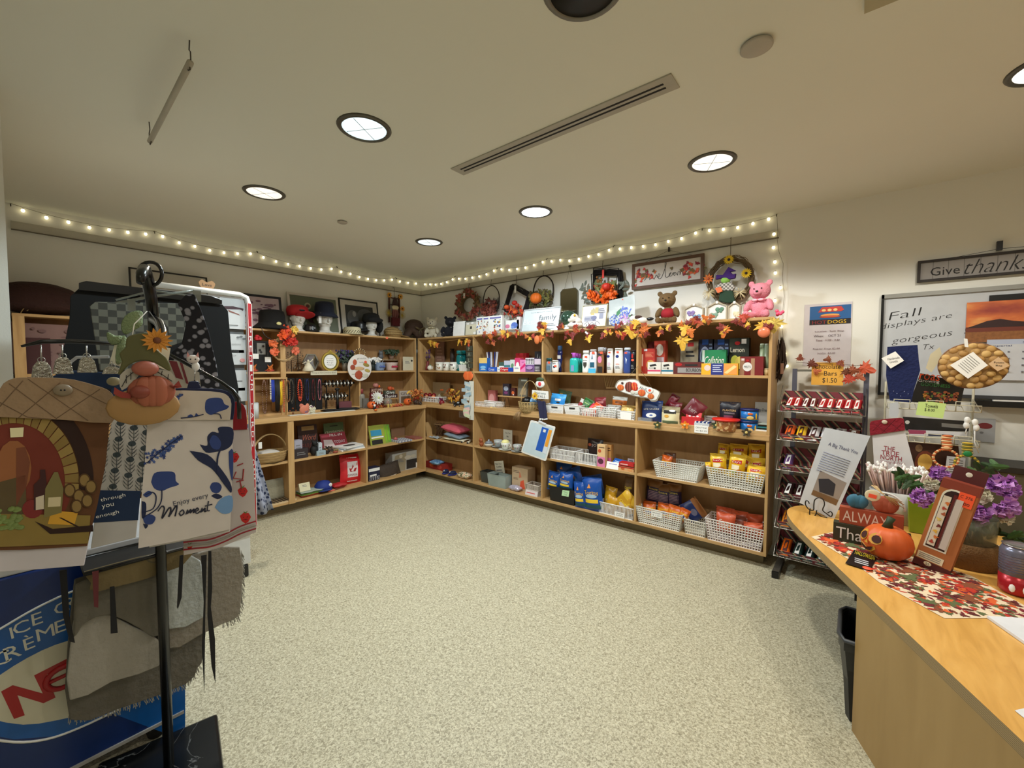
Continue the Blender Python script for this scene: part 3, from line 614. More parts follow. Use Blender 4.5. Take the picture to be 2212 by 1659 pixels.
for k in range(150):
 a=rr.uniform(0,2*PI);q=rr.uniform(.62,1.0);b.leaf((w/2*q*math.cos(a),rr.uniform(-.05,-.02),h/2+h/2*q*math.sin(a)),rr.uniform(.028,.045),[C(150,66,50),C(124,96,60),C(104,86,54),C(120,54,44),C(170,96,84)][rr.randrange(5)],eul(rr.uniform(-.6,.6),rr.uniform(0,6),rr.uniform(-.7,.7)))
b.build('leaves',t);b=MB();b.b2(-.035,-.005,-.066,-.064,h*.70,h*.86,WHT);b.box((-.02,-.067,h*.74),(.014,.001,.018),STK);b.build('price_tag',t)
hook_on_rail(t,0,h*.97,2.49-f.loc.z)
def hoop(t,w,h,zc,rz,m,r=.006):
 b=MB();rr=random.Random(2)
 b.tube([(w/2*math.sin(a)*(1+.02*math.sin(7*a)),0,zc+rz*math.cos(a))for a in[2*PI*k/30 for k in range(30)]],r,m,6,closed=True);b.build('hoop',t)
f,w,h,t,rr=wreath((1044,617,1079,681),'hoop_wreath','thin dark hoop filled below with dusty red leaves','',2);hoop(t,w,h,h/2,h/2,C(44,32,28,.8));b=MB()
for k in range(120):
 x=rr.uniform(-.5,.42)*w;z=rr.uniform(.0,.56)*h*(1-abs(x/w)*.6);b.leaf((x,rr.uniform(-.06,-.01),z),rr.uniform(.022,.034),[C(126,54,42),C(150,78,60),C(96,38,32)][k%3],eul(rr.uniform(-.6,.6),rr.uniform(0,6),rr.uniform(-.7,.7)),shape=k%2)
b.build('leaves',t);b=MB()
for k in range(40):x=rr.uniform(.2,.5)*w;z=rr.uniform(.05,.4)*h;b.tube([(x,-.01,z),(x+rr.uniform(-.03,.04),-.02,z+rr.uniform(.02,.09))],.002,C(40,28,26),4)
b.build('twigs',t);hook_on_rail(t,0,h*.985,2.49-f.loc.z)
def bundle(b,pts,r,m,seed,n=26,closed=True,rr_=.0032):
 q=random.Random(seed)
 P=[Vector(p)for p in pts]+([Vector(pts[0])]if closed else[])
 for k in range(n):
  o=Vector((q.gauss(0,r*.5),q.gauss(0,r*.35),q.gauss(0,r*.5)));path=[]
  for a,c in zip(P,P[1:]):
   for u in(0,.33,.66):path.append(a.lerp(c,u)+o+Vector((q.gauss(0,r*.15),0,q.gauss(0,r*.15))))
  b.tube(path,rr_,m,4,closed=closed)
def mum(b,c,r,m,rr):
 for k in range(16):
  b.leaf(Vector(c)+Vector((rr.uniform(-.3,.3)*r,rr.uniform(-.4,0)*r,rr.uniform(-.3,.3)*r)),r*.9,m,eul(rr.uniform(-.8,.8),k*.9,rr.uniform(-.8,.8)),shape=1)
f,w,h,t,rr=wreath((1086,613,1148,685),'diamond_wreath','black square twig wreath hung on its corner with orange pumpkins','',3)
U=lambda px,py:(lambda q:(q[0],0,q[1]))(f.uv(px,py))
b=MB();bundle(b,[U(1108,617),U(1144,638),U(1133,680),U(1091,669)],.026,C(30,24,24,.9),4,40,rr_=.005);b.build('frame',t)
b=MB()
for k in range(46):p=U(rr.uniform(1096,1136),rr.uniform(662,684));b.leaf((p[0],rr.uniform(-.06,-.03),p[2]),.032,[C(196,60,36),C(90,78,54),C(210,96,40),C(150,44,40)][k%4],eul(rr.uniform(-.6,.6),rr.uniform(0,6),rr.uniform(-.6,.6)))
for k in range(26):p=U(rr.uniform(1086,1100),rr.uniform(655,686));b.tube([(p[0],-.02,p[2]),(p[0]+rr.uniform(-.05,.02),-.04,p[2]+rr.uniform(-.06,.05))],.0015,C(130,110,90),3)
b.build('leaves',t)
for(px,py,r_,m)in[(1120,656,.032,C(196,44,30)),(1103,665,.03,C(220,90,40)),(1121,676,.026,C(226,100,40)),(1126,661,.026,C(180,50,36))]:
 b=MB();pumpkin(b,(U(px,py)[0],-.07,U(px,py)[2]),r_,m,None);b.build('small_pumpkin',t)
b=MB();p=U(1119,624);b.b2(p[0]-.012,p[0]+.012,-.05,-.048,p[2]-.05,p[2]+.03,WHT);b.build('price_tag',t);hook_on_rail(t,U(1116,0)[0]+.01,U(1116,618)[2],2.49-f.loc.z)
f,w,h,t,rr=wreath((1152,597,1196,661),'pumpkin_hoop','dark branch hoop with an orange pumpkin and green leaves','',5);hoop(t,w*.98,h,h*.52,h*.5,C(40,32,28,.8),.008);b=MB()
for k in range(110):
 x=rr.uniform(-.52,.42)*w;z=rr.uniform(0,.5)*h;b.leaf((x,rr.uniform(-.07,-.01),z),rr.uniform(.025,.045),[C(96,104,54),C(120,116,62),C(90,76,50),C(70,70,44)][k%4],eul(rr.uniform(-.6,.6),rr.uniform(0,6),rr.uniform(-.7,.7)),shape=k%2)
for k in range(30):x=rr.uniform(.25,.52)*w;z=rr.uniform(.1,.4)*h;b.tube([(x,-.01,z),(x+rr.uniform(-.03,.02),-.02,z+rr.uniform(-.09,.05))],.002,C(48,32,30),4)
b.build('leaves',t);b=MB();pumpkin(b,(-.035,-.085,h*.24),.062,C(228,112,30),C(90,70,40),.9);b.build('pumpkin',t);hook_on_rail(t,0,h*1.01,2.49-f.loc.z)
f,w,h=place('B',(1210,623,1248,692),.03,0,True);t=thing('hanging_mirror','tall octagonal mirror hanging on a cord between two wreaths','mirror',f);c_=.03
oc=[(-w/2+c_,0),(w/2-c_,0),(w/2,c_),(w/2,h-c_),(w/2-c_,h),(-w/2+c_,h),(-w/2,h-c_),(-w/2,c_)]
b=MB();b.prism(oc,0,.006,C(150,152,140,.12,.9));b.build('mirror_glass',t)
b=MB();b.prism([(x*.9,.5*h+(z-.5*h)*.965)for x,z in oc],-.0012,0,C(150,146,126,.06,1.));b.build('mirror_bevel',t)
b=MB();zt=2.49-f.loc.z;b.tube([(-w*.25,.0,h),(0.01,-.002,zt)],.0013,C(90,80,60),4);b.tube([(w*.25,0,h),(.01,-.002,zt)],.0013,C(90,80,60),4);b.box((.01,.0,zt+.01),(.028,.01,.02),C(90,84,70));b.build('cord',t)
f,w,h,t,rr=wreath((1263,583,1352,660),'square_wreath','black square twig wreath with orange flowers, red pumpkin and green sprigs','',6)
b=MB();bundle(b,[U(1284,588),U(1339,588),U(1339,648),U(1284,648)],.026,C(26,20,20,.9),7,44,rr_=.005);b.build('frame',t)
b=MB()
for(px,py)in[(1281,637),(1288,641),(1310,630),(1318,640),(1330,638),(1311,650),(1325,625),(1296,648)]:p=U(px,py);mum(b,(p[0],-.05,p[2]),.045,C(232,104,30),rr)
for k in range(40):p=U(rr.uniform(1290,1330),rr.uniform(610,640));b.leaf((p[0],rr.uniform(-.05,-.02),p[2]),.035,[C(110,116,60),C(150,60,40),C(90,100,56)][k%3],eul(rr.uniform(-.5,.5),rr.uniform(0,6),0),shape=1)
for sx,x0 in((-1,1276),(1,1343)):
 for k in range(12):p=U(x0+sx*rr.uniform(0,16),rr.uniform(612,654));b.leaf((p[0],-.03,p[2]),.03,C(96,104,92),eul(0,rr.uniform(0,6),.4),shape=1)
for k in range(16):p=U(1297+rr.uniform(-6,7),600+rr.uniform(0,26));b.ell((p[0],-.03,p[2]),.012,C(140,92,40),6,m=4)
b.build('flowers',t);b=MB();p=U(1319,622);pumpkin(b,(p[0],-.085,p[2]),.042,C(200,48,30),None);b.build('pumpkin',t)
b=MB();p=U(1309,592);b.b2(p[0]-.01,p[0]+.01,-.06,-.058,p[2]-.05,p[2]+.03,C(220,60,50));b.build('price_tag',t);hook_on_rail(t,U(1309,0)[0],U(1309,584)[2]+.0,2.49-f.loc.z)
f,w,h=place('B',(1365,564,1520,613),.035,0,True);t=thing('welcome_sign','long wooden framed welcome sign with painted autumn leaves','sign',f);wf=C(96,70,54,.7)
t.rotation_euler=(0,0.0,0)
h=.235;t.location.z=on(1442,588,1,-.035).z-h/2
b=MB()
for q in((-w/2,w/2,0,.026),(-w/2,w/2,h-.026,h)):b.b2(q[0],q[1],0,.02,q[2],q[3],wf)
for q in((-w/2,-w/2+.026),(w/2-.026,w/2)):b.b2(q[0],q[1],0,.02,.026,h-.026,wf)
b.build('frame',t,bevel=.001)
b=MB();b.b2(-w/2+.026,w/2-.026,.008,.016,.026,h-.026,C(206,198,190,.7));rr=random.Random(5)
for cx in(-w*.36,w*.34):
 for k in range(34):b.leaf((cx+rr.gauss(0,.045),.004-.0005*(k%4),h*.5+rr.gauss(0,.026)),.02,[C(206,60,50),C(222,100,46),C(140,30,50),C(110,96,50)][k%4],eul(0,rr.uniform(0,6),0),fold=0)
def W_(x0,sc2):return[(x0+x*sc2,h*.42+z*sc2)for x,z in[]]
ws=smooth([(-.2,-.02),(-.16,.02),(-.15,-.02),(-.13,.015),(-.11,-.02),(-.09,.015),(-.075,-.01),(-.055,.01),(-.07,.02),(-.07,-.015),(-.04,-.012),(.0,.09),(-.012,.095),(-.005,-.01),(.02,-.012),(.045,.015),(.03,.01),(.03,-.01),(.05,-.01),(.06,.012),(.08,.005),(.075,-.012),(.065,.005),(.085,.012),(.10,-.012),(.105,.014),(.12,.012),(.122,-.012),(.128,.012),(.142,.01),(.145,-.012),(.16,-.005),(.18,.012),(.17,.02),(.165,-.01),(.19,-.012),(.22,.0)],3)
b.tube([(x*.98+.0,.006,h*.40+z*1.1)for x,z in ws],.0019,INK,4);b.build('painted_board',t)
b=MB();zt=2.49-t.location.z;b.tube([(-w*.3,.004,h),(.02,.004,zt)],.0014,C(60,44,36),4);b.tube([(w*.35,.004,h),(.02,.004,zt)],.0014,C(60,44,36),4);b.box((.02,.01,zt+.01),(.012,.012,.04),C(60,50,44));b.build('hanging_cord',t)
f,w,h,t,rr=wreath((1528,556,1626,662),'witch_wreath','twig wreath with sunflowers holding a green faced witch doll','',9)
b=MB();cx0,cz0=f.uv(1577,604);bundle(b,[(cx0+.155*math.cos(a),0,cz0+.165*math.sin(a))for a in[2*PI*k/14 for k in range(14)]],.02,RM,3,40,rr_=.0028);b.build('ring',t)
for(px,py)in[(1577,563),(1614,592)]:
 b=MB();p=f.uv(px,py);flower(b,(p[0],-.04,p[1]),.042,C(236,200,40),C(50,30,20),n=14);b.build('sunflower',t)
b=MB();p=f.uv(1533,604);flower(b,(p[0],-.04,p[1]),.045,C(236,130,60),C(180,80,40),n=9);b.build('orange_flower',t)
for(px,py)in[(1535,632),(1600,632)]:
 b=MB();p=f.uv(px,py)
 for k in range(30):a=rr.uniform(0,6.3);b.tube([(p[0],-.04,p[1]),(p[0]+.05*math.cos(a),-.05,p[1]+.05*math.sin(a)-.02)],.0022,C(206,190,150),3)
 b.build('raffia',t)
def fu(px,py):return f.uv(px,py)
b=MB();p=fu(1571,607);b.ell((p[0],-.05,p[1]),(.036,.03,.028),C(150,206,96,.8),14);b.build('doll_head',t)
b=MB();b.prism([fu(*q)for q in[(1551,607),(1552,597),(1566,597),(1578,580),(1594,588),(1582,590),(1587,596),(1594,594),(1592,604),(1580,606),(1566,603)]],-.075,-.045,C(66,30,120,.8));b.build('doll_hat',t,bevel=.004)
b=MB();b.prism([fu(*q)for q in[(1562,614),(1584,612),(1592,622),(1587,630),(1556,630),(1548,620)]],-.07,-.035,tex('gingham_small','Checker',70,[(0,(30,28,28)),(1,(220,216,210))],.8));b.build('doll_shirt',t,bevel=.006)
b=MB();b.prism([fu(*q)for q in[(1560,630),(1586,630),(1592,655),(1574,657),(1556,652)]],-.065,-.02,C(36,62,46,.9));b.build('doll_skirt',t,bevel=.008)
b=MB();b.prism([fu(*q)for q in[(1550,626),(1562,622),(1566,632),(1556,636)]],-.08,-.072,C(226,110,60));b.build('doll_book',t)
hook_on_rail(t,cx0,fu(1577,556)[1],2.50-f.loc.z,C(90,76,60))
def garland(pts,wall_d,name,lab,big,seed,n=120,wall='B'):
 rr=random.Random(seed);t=thing(name,lab,'garland',Fr((0,0,0),0));b=MB();P=[on(x,y,1,-wall_d)for x,y in pts];path=[]
 for a,c in zip(P,P[1:]):
  for u in(0,.25,.5,.75):q=a.lerp(c,u);q.z-=.05*u*(1-u)*(c-a).length*3;q.y+=rr.uniform(-.004,.002);path.append(q)
 path.append(P[-1]);b.tube(path,.003,C(150,112,60),5);b.build('vine',t)
 b=MB()
 for(x,y,r,ci,an)in big:
  p=on(x,y,1,-wall_d-.012);b.leaf(p,r,LEAFM[ci],eul(rr.uniform(-.35,.35),an,rr.uniform(-.4,.4)))
 b.build('leaves',t);return t
big=[]
rg=random.Random(21)
spots=[(1050,722),(1058,735),(1072,722),(1086,726),(1096,718),(1115,716),(1132,720),(1160,707),(1172,700),(1150,726),(1188,722),(1213,706),(1220,722),(1243,712),(1262,716),(1280,706),(1300,718),(1312,712),(1334,700),(1339,718),(1360,703),(1378,722),(1386,706),(1424,712),(1450,706),(1500,689),(1515,692),(1531,688),(1560,706),(1595,690),(1612,702),(1660,700),(1566,712),(1478,700)]
for(x,y)in spots:
 for k in range(3):big.append((x+rg.uniform(-7,7),y+rg.uniform(-4,8),rg.uniform(.026,.046),rg.choice([0,1,2,3,5,3]),rg.uniform(0,6)))
for(x,y,r,ci)in[(1170,712,.062,2),(1174,700,.055,2),(1168,728,.055,1),(1360,712,.085,2),(1372,696,.06,2),(1390,712,.07,1),(1345,722,.055,0),(1236,722,.06,3),(1242,706,.05,0),(1230,737,.045,2),(1270,728,.06,2),(1480,708,.07,2),(1473,735,.085,2),(1490,716,.055,1),(1478,722,.05,3),(1564,712,.065,1),(1648,702,.075,2),(1674,697,.08,4),(1310,716,.04,2),(1423,718,.04,1),(1607,683,.05,0),(1396,720,.045,3),(1060,727,.05,1),(1086,716,.05,2),(1098,720,.05,2),(1115,722,.04,0)]:big.append((x,y,r,ci,rg.uniform(2.6,3.7)))
for(x,y)in[(928,739),(990,737),(1006,735),(938,742)]:big.append((x,y,.058,2,rg.uniform(2.8,3.4)));big.append((x+5,y+2,.045,1,rg.uniform(2.8,3.4)))
garland([(925,734),(1000,731),(1045,722),(1100,722),(1160,716),(1230,714),(1300,707),(1380,705),(1450,698),(1530,690),(1600,692),(1672,688)],.318,'leaf_garland','autumn leaf garland trailing along the top edge of the back wall bookcase',big,3)
b=MB();p=on(1160,734,1,-.33);b.ell(p,(.032,.018,.045),C(226,126,70,.6));q=b.build('gourd');tag(q,'flat orange gourd ornament hanging left of the second divider','ornament','orange gourd ornaments on the garland')
b=MB();p=on(1650,718,1,-.33);b.ell(p,(.04,.02,.038),C(226,126,90,.3));q=b.build('gourd');tag(q,'glossy orange gourd ornament hanging at the right end','ornament','orange gourd ornaments on the garland')
b=MB();p=on(1267,719,1,-.335);b.box(p,(.034,.002,.016),WHT,eul(0,.7,0));tag(b.build('price_tag'),'white paper tag hanging on the leaf garland','price tag')
# == back wall shelves, upper shelf: ornaments and toiletries
g='ornaments in the corner bay'
pack('B',(940,738,959,774),.06,S2,.012,'wall_plaque','dusty pink plaque leaning at the back of the corner bay','plaque',C(140,106,92),[('l',.2,.8,.2,.85,6,C(170,136,120))])
f=frB(924,.25,S2);t=thing('twig_vase','slim vase with purple flower twigs in the corner bay','vase',f);b=MB();b.lathe([(.03,0),(.035,.03),(.018,.09),(.02,.12)],C(120,50,50,.3),14);b.build('vase_body',t);b=MB();rr=random.Random(4)
for k in range(14):a=rr.uniform(-.4,.5);z=rr.uniform(.16,.29);b.tube([(0,0,.11),(a*.1,rr.uniform(-.03,.03),z)],.0018,C(90,70,60),4);b.ell((a*.1,0,z),(.011,.011,.014),C(84,50,96),6,m=4)
b.build('twigs',t)
MUG=C(224,222,212,.25)
def mug(bb,lab,dm,d=.26,wall='B',z=None,prints=2,group='white china mugs'):
 f,w,h=place(wall,bb,d,z or S2);t=thing('china_mug',lab,'mug',f,group);r=w*.42;b=MB();b.lathe([(r*.9,0),(r,.006),(r,h),(r*.9,h),(r*.88,.01),(0,.008)],MUG,20,c=(0,r,0));b.build('cup',t)
 b=MB();b.tube([(r*.95,r,h*.8),(r*1.45,r,h*.75),(r*1.5,r,h*.35),(r*.95,r,h*.2)],.0045,MUG,6);b.build('handle',t)
 b=MB();rr=random.Random(int(bb[0]))
 for k in range(9):a=-PI/2+rr.uniform(-.7,.7);b.ell((math.cos(a)*r*1.0,r+math.sin(a)*r*1.0,h*rr.uniform(.25,.75)),(.009,.002,.009),dm[k%2],6,eul(0,0,a+PI/2),m=4)
 b.build('painted_flowers',t)
mug((936,782,951,801),'white china mug with small flowers, first from the corner',[C(150,140,110),C(180,130,90)])
mug((953,782,966,801),'white china mug with a red flower, in the middle of three',[C(130,40,50),C(70,90,60)],.25)
mug((967,782,981,801),'white china mug with green leaves, beside the teal bottle',[C(60,90,70),C(90,60,70)],.265)
f=frB(929,.26,S2);t=thing('teapot','small white flowered teapot in the corner','teapot',f);b=MB();b.ell((0,0,.035),(.035,.035,.034),MUG);b.build('pot',t);b=MB();b.ell((0,0,.072),(.015,.015,.01),C(120,130,90));b.build('lid',t);b=MB();b.tube([(.03,0,.05),(.055,0,.05),(.05,0,.02),(.03,0,.02)],.004,MUG,6);b.build('handle',t)
bottle('B',(970,753,977,785),.1,S2,'display_box','dark slim tin standing behind the mugs',BP,C(60,50,44),C(50,44,40),flat=1,capz=.95,capr=1,cat='tin')
bottle('B',(981,757,996,801),.22,S2,'water_bottle','teal see-through water bottle',BP,C(20,120,124,.15,alpha=.85),C(24,130,134,.3),flat=1,capz=.82,capr=.95)
bottle('B',(997,762,1006,801),.10,S2,'water_bottle','dark bottle half hidden behind the door hanger',BP,C(50,54,54,.3),C(40,44,44),flat=1,capz=.8)
f,w,h=place('B',(990,783,1010,801),.27,S2);t=thing('flower_box','white slatted box of small white flowers','flower box',f);b=MB();b.prism([(-w*.4,0),(w*.4,0),(w*.5,h*.75),(-w*.5,h*.75)],0,.05,WHT);[b.b2(-w*.4+k*w*.13,-w*.38+k*w*.13,-.001,0,0,h*.7,C(150,150,146))for k in range(7)];b.build('box',t);b=MB();rr=random.Random(1);[b.ell((rr.uniform(-.5,.5)*w,rr.uniform(0,.05),h*.85+rr.uniform(0,.02)),.011,C(224,236,214),6,m=4)for _ in range(26)];b.build('flowers',t)
f,w,h=place('B',(1008,735,1023,797),.312,0,True);t=thing('door_hanger','dark letter block door hanger on a ring, at the first divider','door hanger',f);dk=C(60,62,50,.6)
b=MB();[b.b2(-w*.42+.003*(k%2),w*.42,-.016,-.004,h*(.02+.2*k),h*(.2+.2*k),dk)for k in range(4)];[b.text(s_,0,h*(.11+.2*k),-.0166,h*.13,C(150,150,130))for k,s_ in enumerate('LLAF')];b.build('letter_blocks',t)
b=MB();b.tube([(.018*math.sin(a),-.01,h*.95+.026*math.cos(a))for a in[2*PI*k/14 for k in range(14)]],.0035,C(120,90,50),5,closed=True);b.build('ring',t);b=MB();flower(b,(0,-.02,h*.83),.022,C(200,50,40),C(226,150,50));b.build('flower',t)
f,w,h=place('B',(1001,799,1023,822),.315,0,True);t=thing('pumpkin_tag','flat orange wooden pumpkin hung from the first divider','ornament',f);b=MB()
b.ell((0,-.006,h*.45),(w*.5,.006,h*.42),C(232,118,62,.6),20);[b.ell((sx*w*.2,-.007,h*.45),(w*.25,.006,h*.42),C(226,106,52,.6),14)for sx in(-1,1)];b.build('pumpkin_shape',t);b=MB();b.tube([(0,-.006,h*.82),(-.003,-.006,h*1.05)],.005,C(90,110,60),5);b.tube([(0,-.006,h),(0,-.006,h+.04)],.001,RM,4);b.build('stem',t)
f,w,h=place('B',(1000,823,1024,906),.315,0,True);t=thing('card_strip','hanging strip of small blue and white packets below the wooden pumpkin','packet strip',f);b=MB();b.b2(.1*w,.5*w,-.006,-.002,0,h,C(214,214,204));b.tube([(0,-.006,h*.98),(0,-.006,h*1.03)],.001,RM,4);b.build('strip',t);rr=random.Random(5)
for k in range(16):
 z=h*(.93-.055*k);x=rr.uniform(-.3,.1)*w*(1 if k<11 else .3);b=MB();b.box((x,-.010-.0011*k,z),(w*.5,.003,h*.09),[C(176,196,206,.3),C(206,210,206,.3),C(150,176,190,.3)][k%3]if k<12 else[C(226,190,186),C(206,214,180)][k%2],eul(0,rr.uniform(-.3,.3),0));b.build('packet',t)
gt='toiletry boxes on the upper shelf'
P=lambda bb,name,lab,m,art=None,d=.285,dep=.05,cat='box',g=gt,z=None,**k:pack('B',bb,d,z or S2,dep,name,lab,cat,m,art,g,**k)
P((1035,773,1052,801),'soap_box','yellow over blue toiletry box at the left of the second bay',C(36,110,196),[('r',0,1,.6,1,C(236,200,120)),('o',.5,.3,.35,.12,C(130,190,236)),('l',.2,.8,.1,.2,1,WHT)],.28)
f,w,h=place('B',(1051,759,1071,797),.25,S2);t=thing('toothbrush_glass','glass holding packaged toothbrushes','toothbrushes',f);b=MB();b.lathe([(.025,0),(.03,.07),(.028,.07),(.023,.004)],GLASS,14,c=(0,.02,0));b.build('glass',t);rr=random.Random(6)
for k in range(7):b=MB();x=(k-3)*w*.14;b.box((x+(.01 if k>3 else-.008),.02+.004*(k%3),h*.55),(.012,.004,h*.85),[C(216,220,230,.2),C(40,60,130,.2),C(190,196,214,.2)][k%3],eul(0,(k-3)*.05,0));b.build('toothbrush_pack',t)
P((1053,793,1073,802),'toothpaste_box','blue toothpaste box lying in front of the toothbrushes',C(28,84,190),[('t','Crest',.45,.5,.6,WHT,.6)],.292,.04)
P((1074,793,1081,802),'soap_box','small white carton beside the blue toothpaste box',WHT,[('r',.2,.8,.3,.6,C(150,190,214))],.29,.04)
P((1080,794,1109,803),'toothpaste_box','red and blue toothpaste box in the second bay',C(190,28,40),[('r',.62,1,0,1,C(26,70,170)),('t','Colgate',.33,.5,.55,WHT,.55)],.293,.035)
for k,(bb,lab,m,a)in enumerate([((1078,782,1089,793),'squat white jar box with green top, behind the red toothpaste box',C(214,216,216),[('r',0,1,.6,1,C(60,90,80))]),((1089,779,1102,793),'blister pack with teal band behind the toothpaste box',C(186,196,214),[('r',0,1,.4,.6,C(60,130,140)),('l',.2,.8,.1,.35,2,C(90,90,110))]),((1102,777,1114,793),'blister pack with green leaf print behind the toothpaste box',C(206,214,214),[('o',.4,.5,.25,.2,C(96,150,110))])]):P(bb,'blister_pack',lab,m,a,.25,.03)
P((1109,791,1123,803),'soap_box','white soap carton beside the red toothpaste box',WHT,[('l',.2,.8,.5,.8,2,C(90,90,150))],.29)
P((1112,773,1124,791),'blister_pack','bright pink carton standing behind the white soap',C(206,60,110),[('o',.5,.45,.3,.25,WHT)],.26)
P((1114,763,1137,778),'makeup_box','red heart shaped box raised at the back of the second bay',C(176,24,34),[('l',.2,.8,.5,.8,2,C(220,150,60))],.12,.05,z=None)
P((1123,777,1135,803),'pad_box','pink and magenta carton next to the purple ones',C(226,130,186),[('p',[(0,.1),(1,.5),(1,.75),(0,.3)],C(210,30,110)),('t','soft',.5,.8,.1,C(90,40,120))],.285)
P((1135,773,1154,803),'tissue_box','purple carton with dotted white top',C(112,82,134),[('r',0,1,.52,1,C(224,222,228))]+[('o',.12+.19*(k%5),.6+.1*(k//5),.05,.035,C(60,56,66))for k in range(20)]+[('o',.5,.3,.35,.12,C(176,140,190))],.285,.08)
P((1154,774,1168,803),'tissue_box','dark patterned carton against the second divider',C(40,38,46),[('r',0,1,.55,.95,C(206,190,206))]+[('o',.15+.2*(k%4),.1+.13*(k//4),.06,.035,C(226,220,226))for k in range(12)],.28,.08)
P((1155,759,1168,775),'decor_box','black and white leaf pattern box at the back',C(34,34,38),[('p',[(.1,.2),(.5,.9),(.4,.2)],WHT),('p',[(.5,.1),(.9,.8),(.8,.1)],WHT)],.17,.06)
gb='toiletry bottles on the upper shelf'
Bt=lambda bb,lab,bm,cm,art=None,prof=BP,d=.28,**k:bottle('B',bb,d,S2,k.pop('name','shampoo_bottle'),lab,prof,bm,cm,art,group=gb,**k)
NV=C(20,40,120)
Bt((1178,773,1190,804),'grey deodorant stick with dark cap',C(126,140,150,.3),C(30,66,66,.3),[('r',.1,.9,.2,.6,C(80,110,130)),('r',.45,.95,.78,.95,STK)],capz=.78,capr=.95,name='deodorant_stick')
Bt((1190,778,1204,805),'short white deodorant with rounded shoulders',WHT,WHT,[('l',.2,.8,.75,.85,1,INK),('o',.5,.5,.22,.1,NAVY),('r',.5,.95,.5,.65,STK)],BS,capz=.9,capr=.8,name='deodorant_stick')
Bt((1202,747,1213,790),'dark blue hourglass perfume bottle at the back',C(26,34,90,.15),C(60,100,150,.2),[('r',.1,.9,.62,.78,WHT),('o',.5,.35,.4,.15,C(150,170,210))],[(.6,0),(.7,.1),(.5,.3),(1,.62),(.7,.75),(1,.85),(.9,1)],d=.16,capz=.82,capr=.8,name='perfume_bottle')
t_=[(1228,762,1246,805),(1236,763,1251,803),(1243,764,1256,802)]
for k,bb in enumerate(t_):Bt(bb,['teal pump bottle with purple cap, foremost of three','teal pump bottle, second of three in a row','teal pump bottle, rearmost of three'][k],C(40,178,170,.25),C(190,90,200,.3),[('r',.25,.7,.1,.5,C(120,150,190))]if not k else None,d=.285-.06*k,capz=.75,capr=.4,pump=1,name='pump_bottle')
Bt((1256,757,1271,805),'white shampoo bottle with shield crest',WHT,WHT,[('p',[(.2,.55),(.8,.55),(.8,.4),(.5,.22),(.2,.4)],C(60,56,50)),('r',.45,.9,.78,.88,STK),('l',.15,.85,.62,.68,1,GREY)],capz=.86,capr=.85)
Bt((1271,755,1287,805),'white shampoo bottle with blue base',C(226,228,234,.3),C(232,232,236,.3),[('r',-.1,1.1,0,.2,C(70,176,220)),('r',.15,.85,.25,.48,C(20,84,110)),('p',[(.35,.62),(.65,.62),(.5,.85)],C(110,130,150)),('r',.45,.9,.85,.95,STK)],capz=.95,capr=.8)
Bt((1289,750,1303,805),'pink and brown body wash with clear cap',C(140,100,66,.3),C(206,210,220,.12,.3),[('o',.45,.62,.4,.16,C(240,130,170)),('r',.1,.8,.82,.9,NAVY),('r',.05,.95,.02,.3,C(30,22,20)),('r',.55,1,.88,.98,STK)],BS,capz=.84,capr=.9)
Bt((1299,751,1309,804),'brown body wash behind the pink one',C(110,64,60,.3),C(200,204,214,.12,.3),None,BS,d=.2,capz=.84,capr=.9)
Bt((1309,753,1323,806),'slim white lotion bottle with navy disc',WHT,WHT,[('o',.3,.72,.3,.055,NV),('r',.3,.7,.86,.92,STK),('o',.45,.4,.25,.07,C(216,190,210)),('l',.1,.8,.15,.3,2,GREY)],BS,capz=.95,capr=.8)
Bt((1324,752,1344,806),'wide white lotion bottle with navy disc',WHT,WHT,[('o',.45,.70,.22,.06,NV),('r',.35,.65,.84,.91,STK),('o',.5,.38,.25,.03,C(226,170,160)),('l',.2,.8,.2,.3,2,GREY)],BS,capz=.96,capr=.8)
Bt((1345,751,1361,806),'blue shower gel bottle with white cap',C(52,74,140,.3),C(206,214,226,.3),[('p',[(.3,.2),(.6,.6),(.3,.7),(.45,.4)],C(206,216,240)),('r',.2,.6,.85,.92,STK)],capz=.9,capr=.85)
Bt((1361,756,1374,806),'black shower gel bottle with red patch',C(18,18,22,.3),C(40,20,26,.3),[('r',.15,.5,.7,.88,RED),('o',.4,.6,.3,.05,STK),('l',.1,.7,.2,.4,3,GREY)],capz=.95,capr=.85)
gf='tea and biscuit boxes on the upper shelf'
F_=lambda*a,**k:P(*a,**dict(dict(g=gf),**k))
TAN=C(176,60,40)
F_((1400,738,1414,768),'tea_tin','dark red tin at the back left of the tea bay',C(100,20,24),[('l',.2,.8,.7,.8,1,GOLD)],d=.13,dep=.05)
F_((1413,736,1437,783),'tea_box','rust red box with a round clock picture',TAN,[('o',.5,.72,.34,.18,C(216,212,206)),('r',.1,.9,0,.5,C(190,170,176)),('l',.2,.8,.05,.4,4,C(130,110,120))],d=.17,dep=.06)
F_((1385,753,1414,807),'tea_box','red box with a pale biscuit picture beside the divider',C(172,44,32),[('r',.05,.14,.3,.78,C(230,200,190)),('l',.3,.9,.65,.85,4,C(210,130,100)),('o',.7,.35,.3,.2,C(190,140,70)),('r',.2,.45,.9,.98,C(200,200,210))],d=.235,dep=.05)
for k,(bb,lab)in enumerate([((1399,782,1427,807),'white tea carton with a pink band, left of two'),((1429,782,1454,808),'white tea carton with a blue band, right of two')]):
 F_(bb,'tea_box',lab,C(222,218,210),[('r',0,1,.2,.34,[C(206,60,100),C(30,110,140)][k]),('p',[(.15,.75),(.6,.85),(.7,.7),(.2,.6)],INK),('r',.5,.62,.4,.55,INK),('l',.1,.5,.45,.55,1,GREY)],d=.29,dep=.06)
